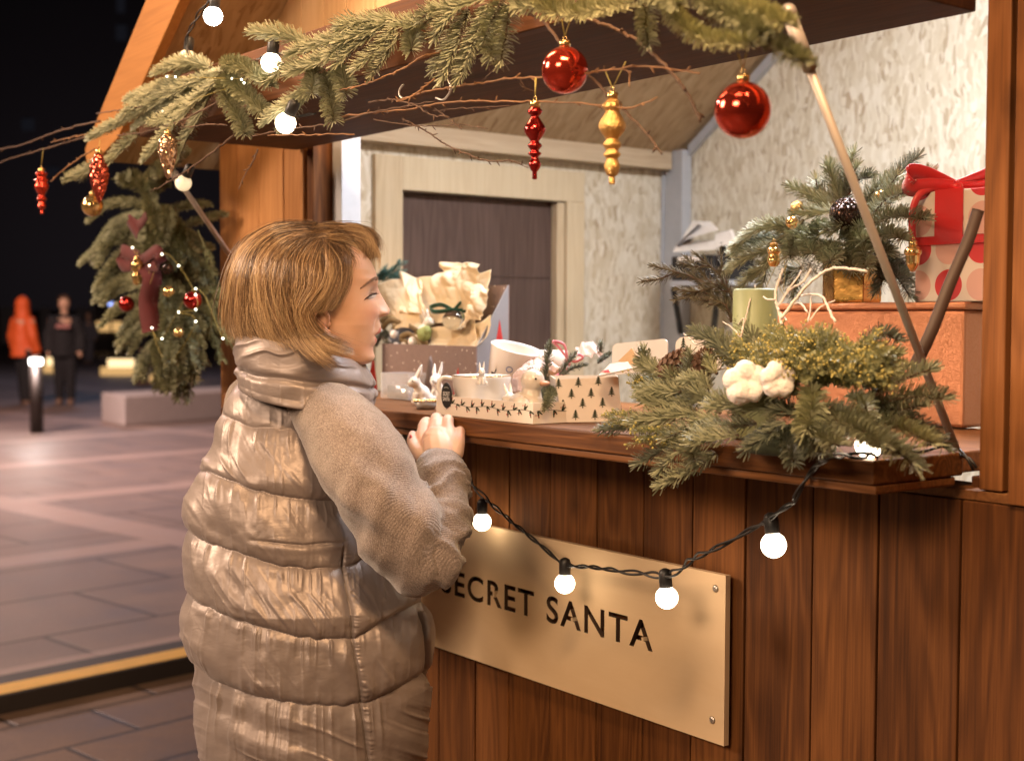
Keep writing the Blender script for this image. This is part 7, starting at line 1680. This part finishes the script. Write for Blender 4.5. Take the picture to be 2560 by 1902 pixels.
M['shoe'] = plain('tan shoe', (0.22, 0.13, 0.09), 0.7); M['orange'] = plain('orange jacket', (0.75, 0.115, 0.022), 0.6, 0.1, 8); M['blackc'] = plain('black coat', (0.014, 0.012, 0.014), 0.85); M['greyc'] = plain('grey coat', (0.16, 0.15, 0.17), 0.8); M['pinkprint'] = plain('dull pink print', (0.40, 0.16, 0.14), 0.7)
f0 = at(62, 1010, z=0.0); toc = -CF
walker('blurred person in an orange hooded jacket standing on the square', f0, at(77, 742, d=(f0-C0)@CF)[2], CF*.8+CR*.5, M['orange'], M['blackc'], True)
f0 = at(163, 1010, z=0.0); walker('blurred person in black with a pink chest print standing on the square', f0, at(150, 738, d=(f0-C0)@CF)[2], toc*.9+CR*.2, M['blackc'], M['blackc'], mark=True)
f0 = at(352, 962, z=0.0); walker('dark figure half hidden behind the fir swag', f0, 1.72, CR, M['blackc'], M['blackc'], True)
f0 = at(222, 908, z=0.0); walker('faint grey figure far away on the square', f0, 1.74, toc, M['greyc'], M['greyc'])
# far hoarding, kiosk and dark building
def facing(u0, u1, dist, z0, z1, thick, name, mat, parent=None, bv=0):
    a, b = at(u0, 801, d=dist), at(u1, 801, d=dist); k = nrm(V(CF[0], CF[1], 0))*thick
    m = MB(); m.prism([V(a[0], a[1], z0), V(b[0], b[1], z0), V(b[0]+k[0], b[1]+k[1], z0), V(a[0]+k[0], a[1]+k[1], z0)], V(0, 0, z1-z0)); return m.build(name, mat, parent, False, bv)
M['hoard'] = plain('pale grey hoarding', (0.34, 0.33, 0.35), 0.8); M['facade'] = plain('dark facade', (0.05, 0.042, 0.046), 0.8)
hd_ = empty('hoarding', at(150, 850, d=80)*V(1, 1, 0), 'pale site hoarding across the far side of the dark square', 'fence')
for k, (u0, u1) in enumerate(((-120, -10), (0, 46), (100, 128), (190, 236), (244, 292), (300, 430))): facing(u0, u1, 80, 0, 2.15, .1, 'hoarding_panel', M['hoard'], hd_)
facing(-200, 600, 80.6, 0, 2.0, .1, 'hoarding_rail', M['facade'], hd_)
ks = facing(236, 310, 62, 0, 2.4, 2.0, 'kiosk', M['facade']); tag(ks, 'small dark kiosk with one warm lit hatch far across the square', 'kiosk')
facing(240, 303, 61.9, .93, 1.38, .08, 'lit_hatch', M['warmglow'], ks)
bd = facing(-500, 900, 120, 0, 40, 10, 'office_building', M['facade']); tag(bd, 'tall dark building closing the square at night', 'building')
M['dimwin'] = emit('dim bluish window', (0.55, 0.55, 0.75), 0.012)
for u0, u1, v0, v1 in ((298, 318, -40, 40), (296, 322, 70, 108), (222, 232, 640, 660), (60, 90, 300, 330), (120, 150, 420, 440)):
    zz0, zz1 = at(u0, v1, d=119.9)[2], at(u0, v0, d=119.9)[2]; facing(u0, u1, 119.8, zz0, zz1, .15, 'window', M['dimwin'], bd)
lp = empty('street_lamp', at(620, 900, d=16)*V(1, 1, 0), 'slim double headed street lamp half hidden behind the side panel of the stall', 'street lamp')
q = at(366, 366, d=16); q2 = at(500, 380, d=16); pz = q[2]+.12; pb_ = at(620, 366, d=16)
m = MB(); m.tube([V(pb_[0], pb_[1], 0), V(pb_[0], pb_[1], pz)], .045, 12); m.build('pole', M['darkmetal'], lp)
m = MB(); m.tube([V(q[0], q[1], pz), V(pb_[0], pb_[1], pz), V(q2[0], q2[1], pz)], .025, 8); m.build('arm', M['darkmetal'], lp)
M['lampglow'] = emit('street lamp glass', (1.0, 0.95, 0.9), 5.0)
m = MB(); m.ball(q, (.07, .07, .05), 16); m.build('lamp_head', M['lampglow'], lp)
m = MB(); m.tube([q2-CR*.17, q2+CR*.17], .035, 12); m.build('lamp_head', M['lampglow'], lp)
bl_ = at(277, 760, d=55); be = empty('street_lamp', V(bl_[0], bl_[1], 0), 'far small blue lamp on a thin post', 'street lamp')
m = MB(); m.tube([V(bl_[0], bl_[1], 0), bl_], .04, 8); m.build('pole', M['darkmetal'], be); m = MB(); m.ball(bl_, .10, 12); m.build('lamp_head', emit('blue lamp', (0.35, 0.45, 1.0), 2.5), be)
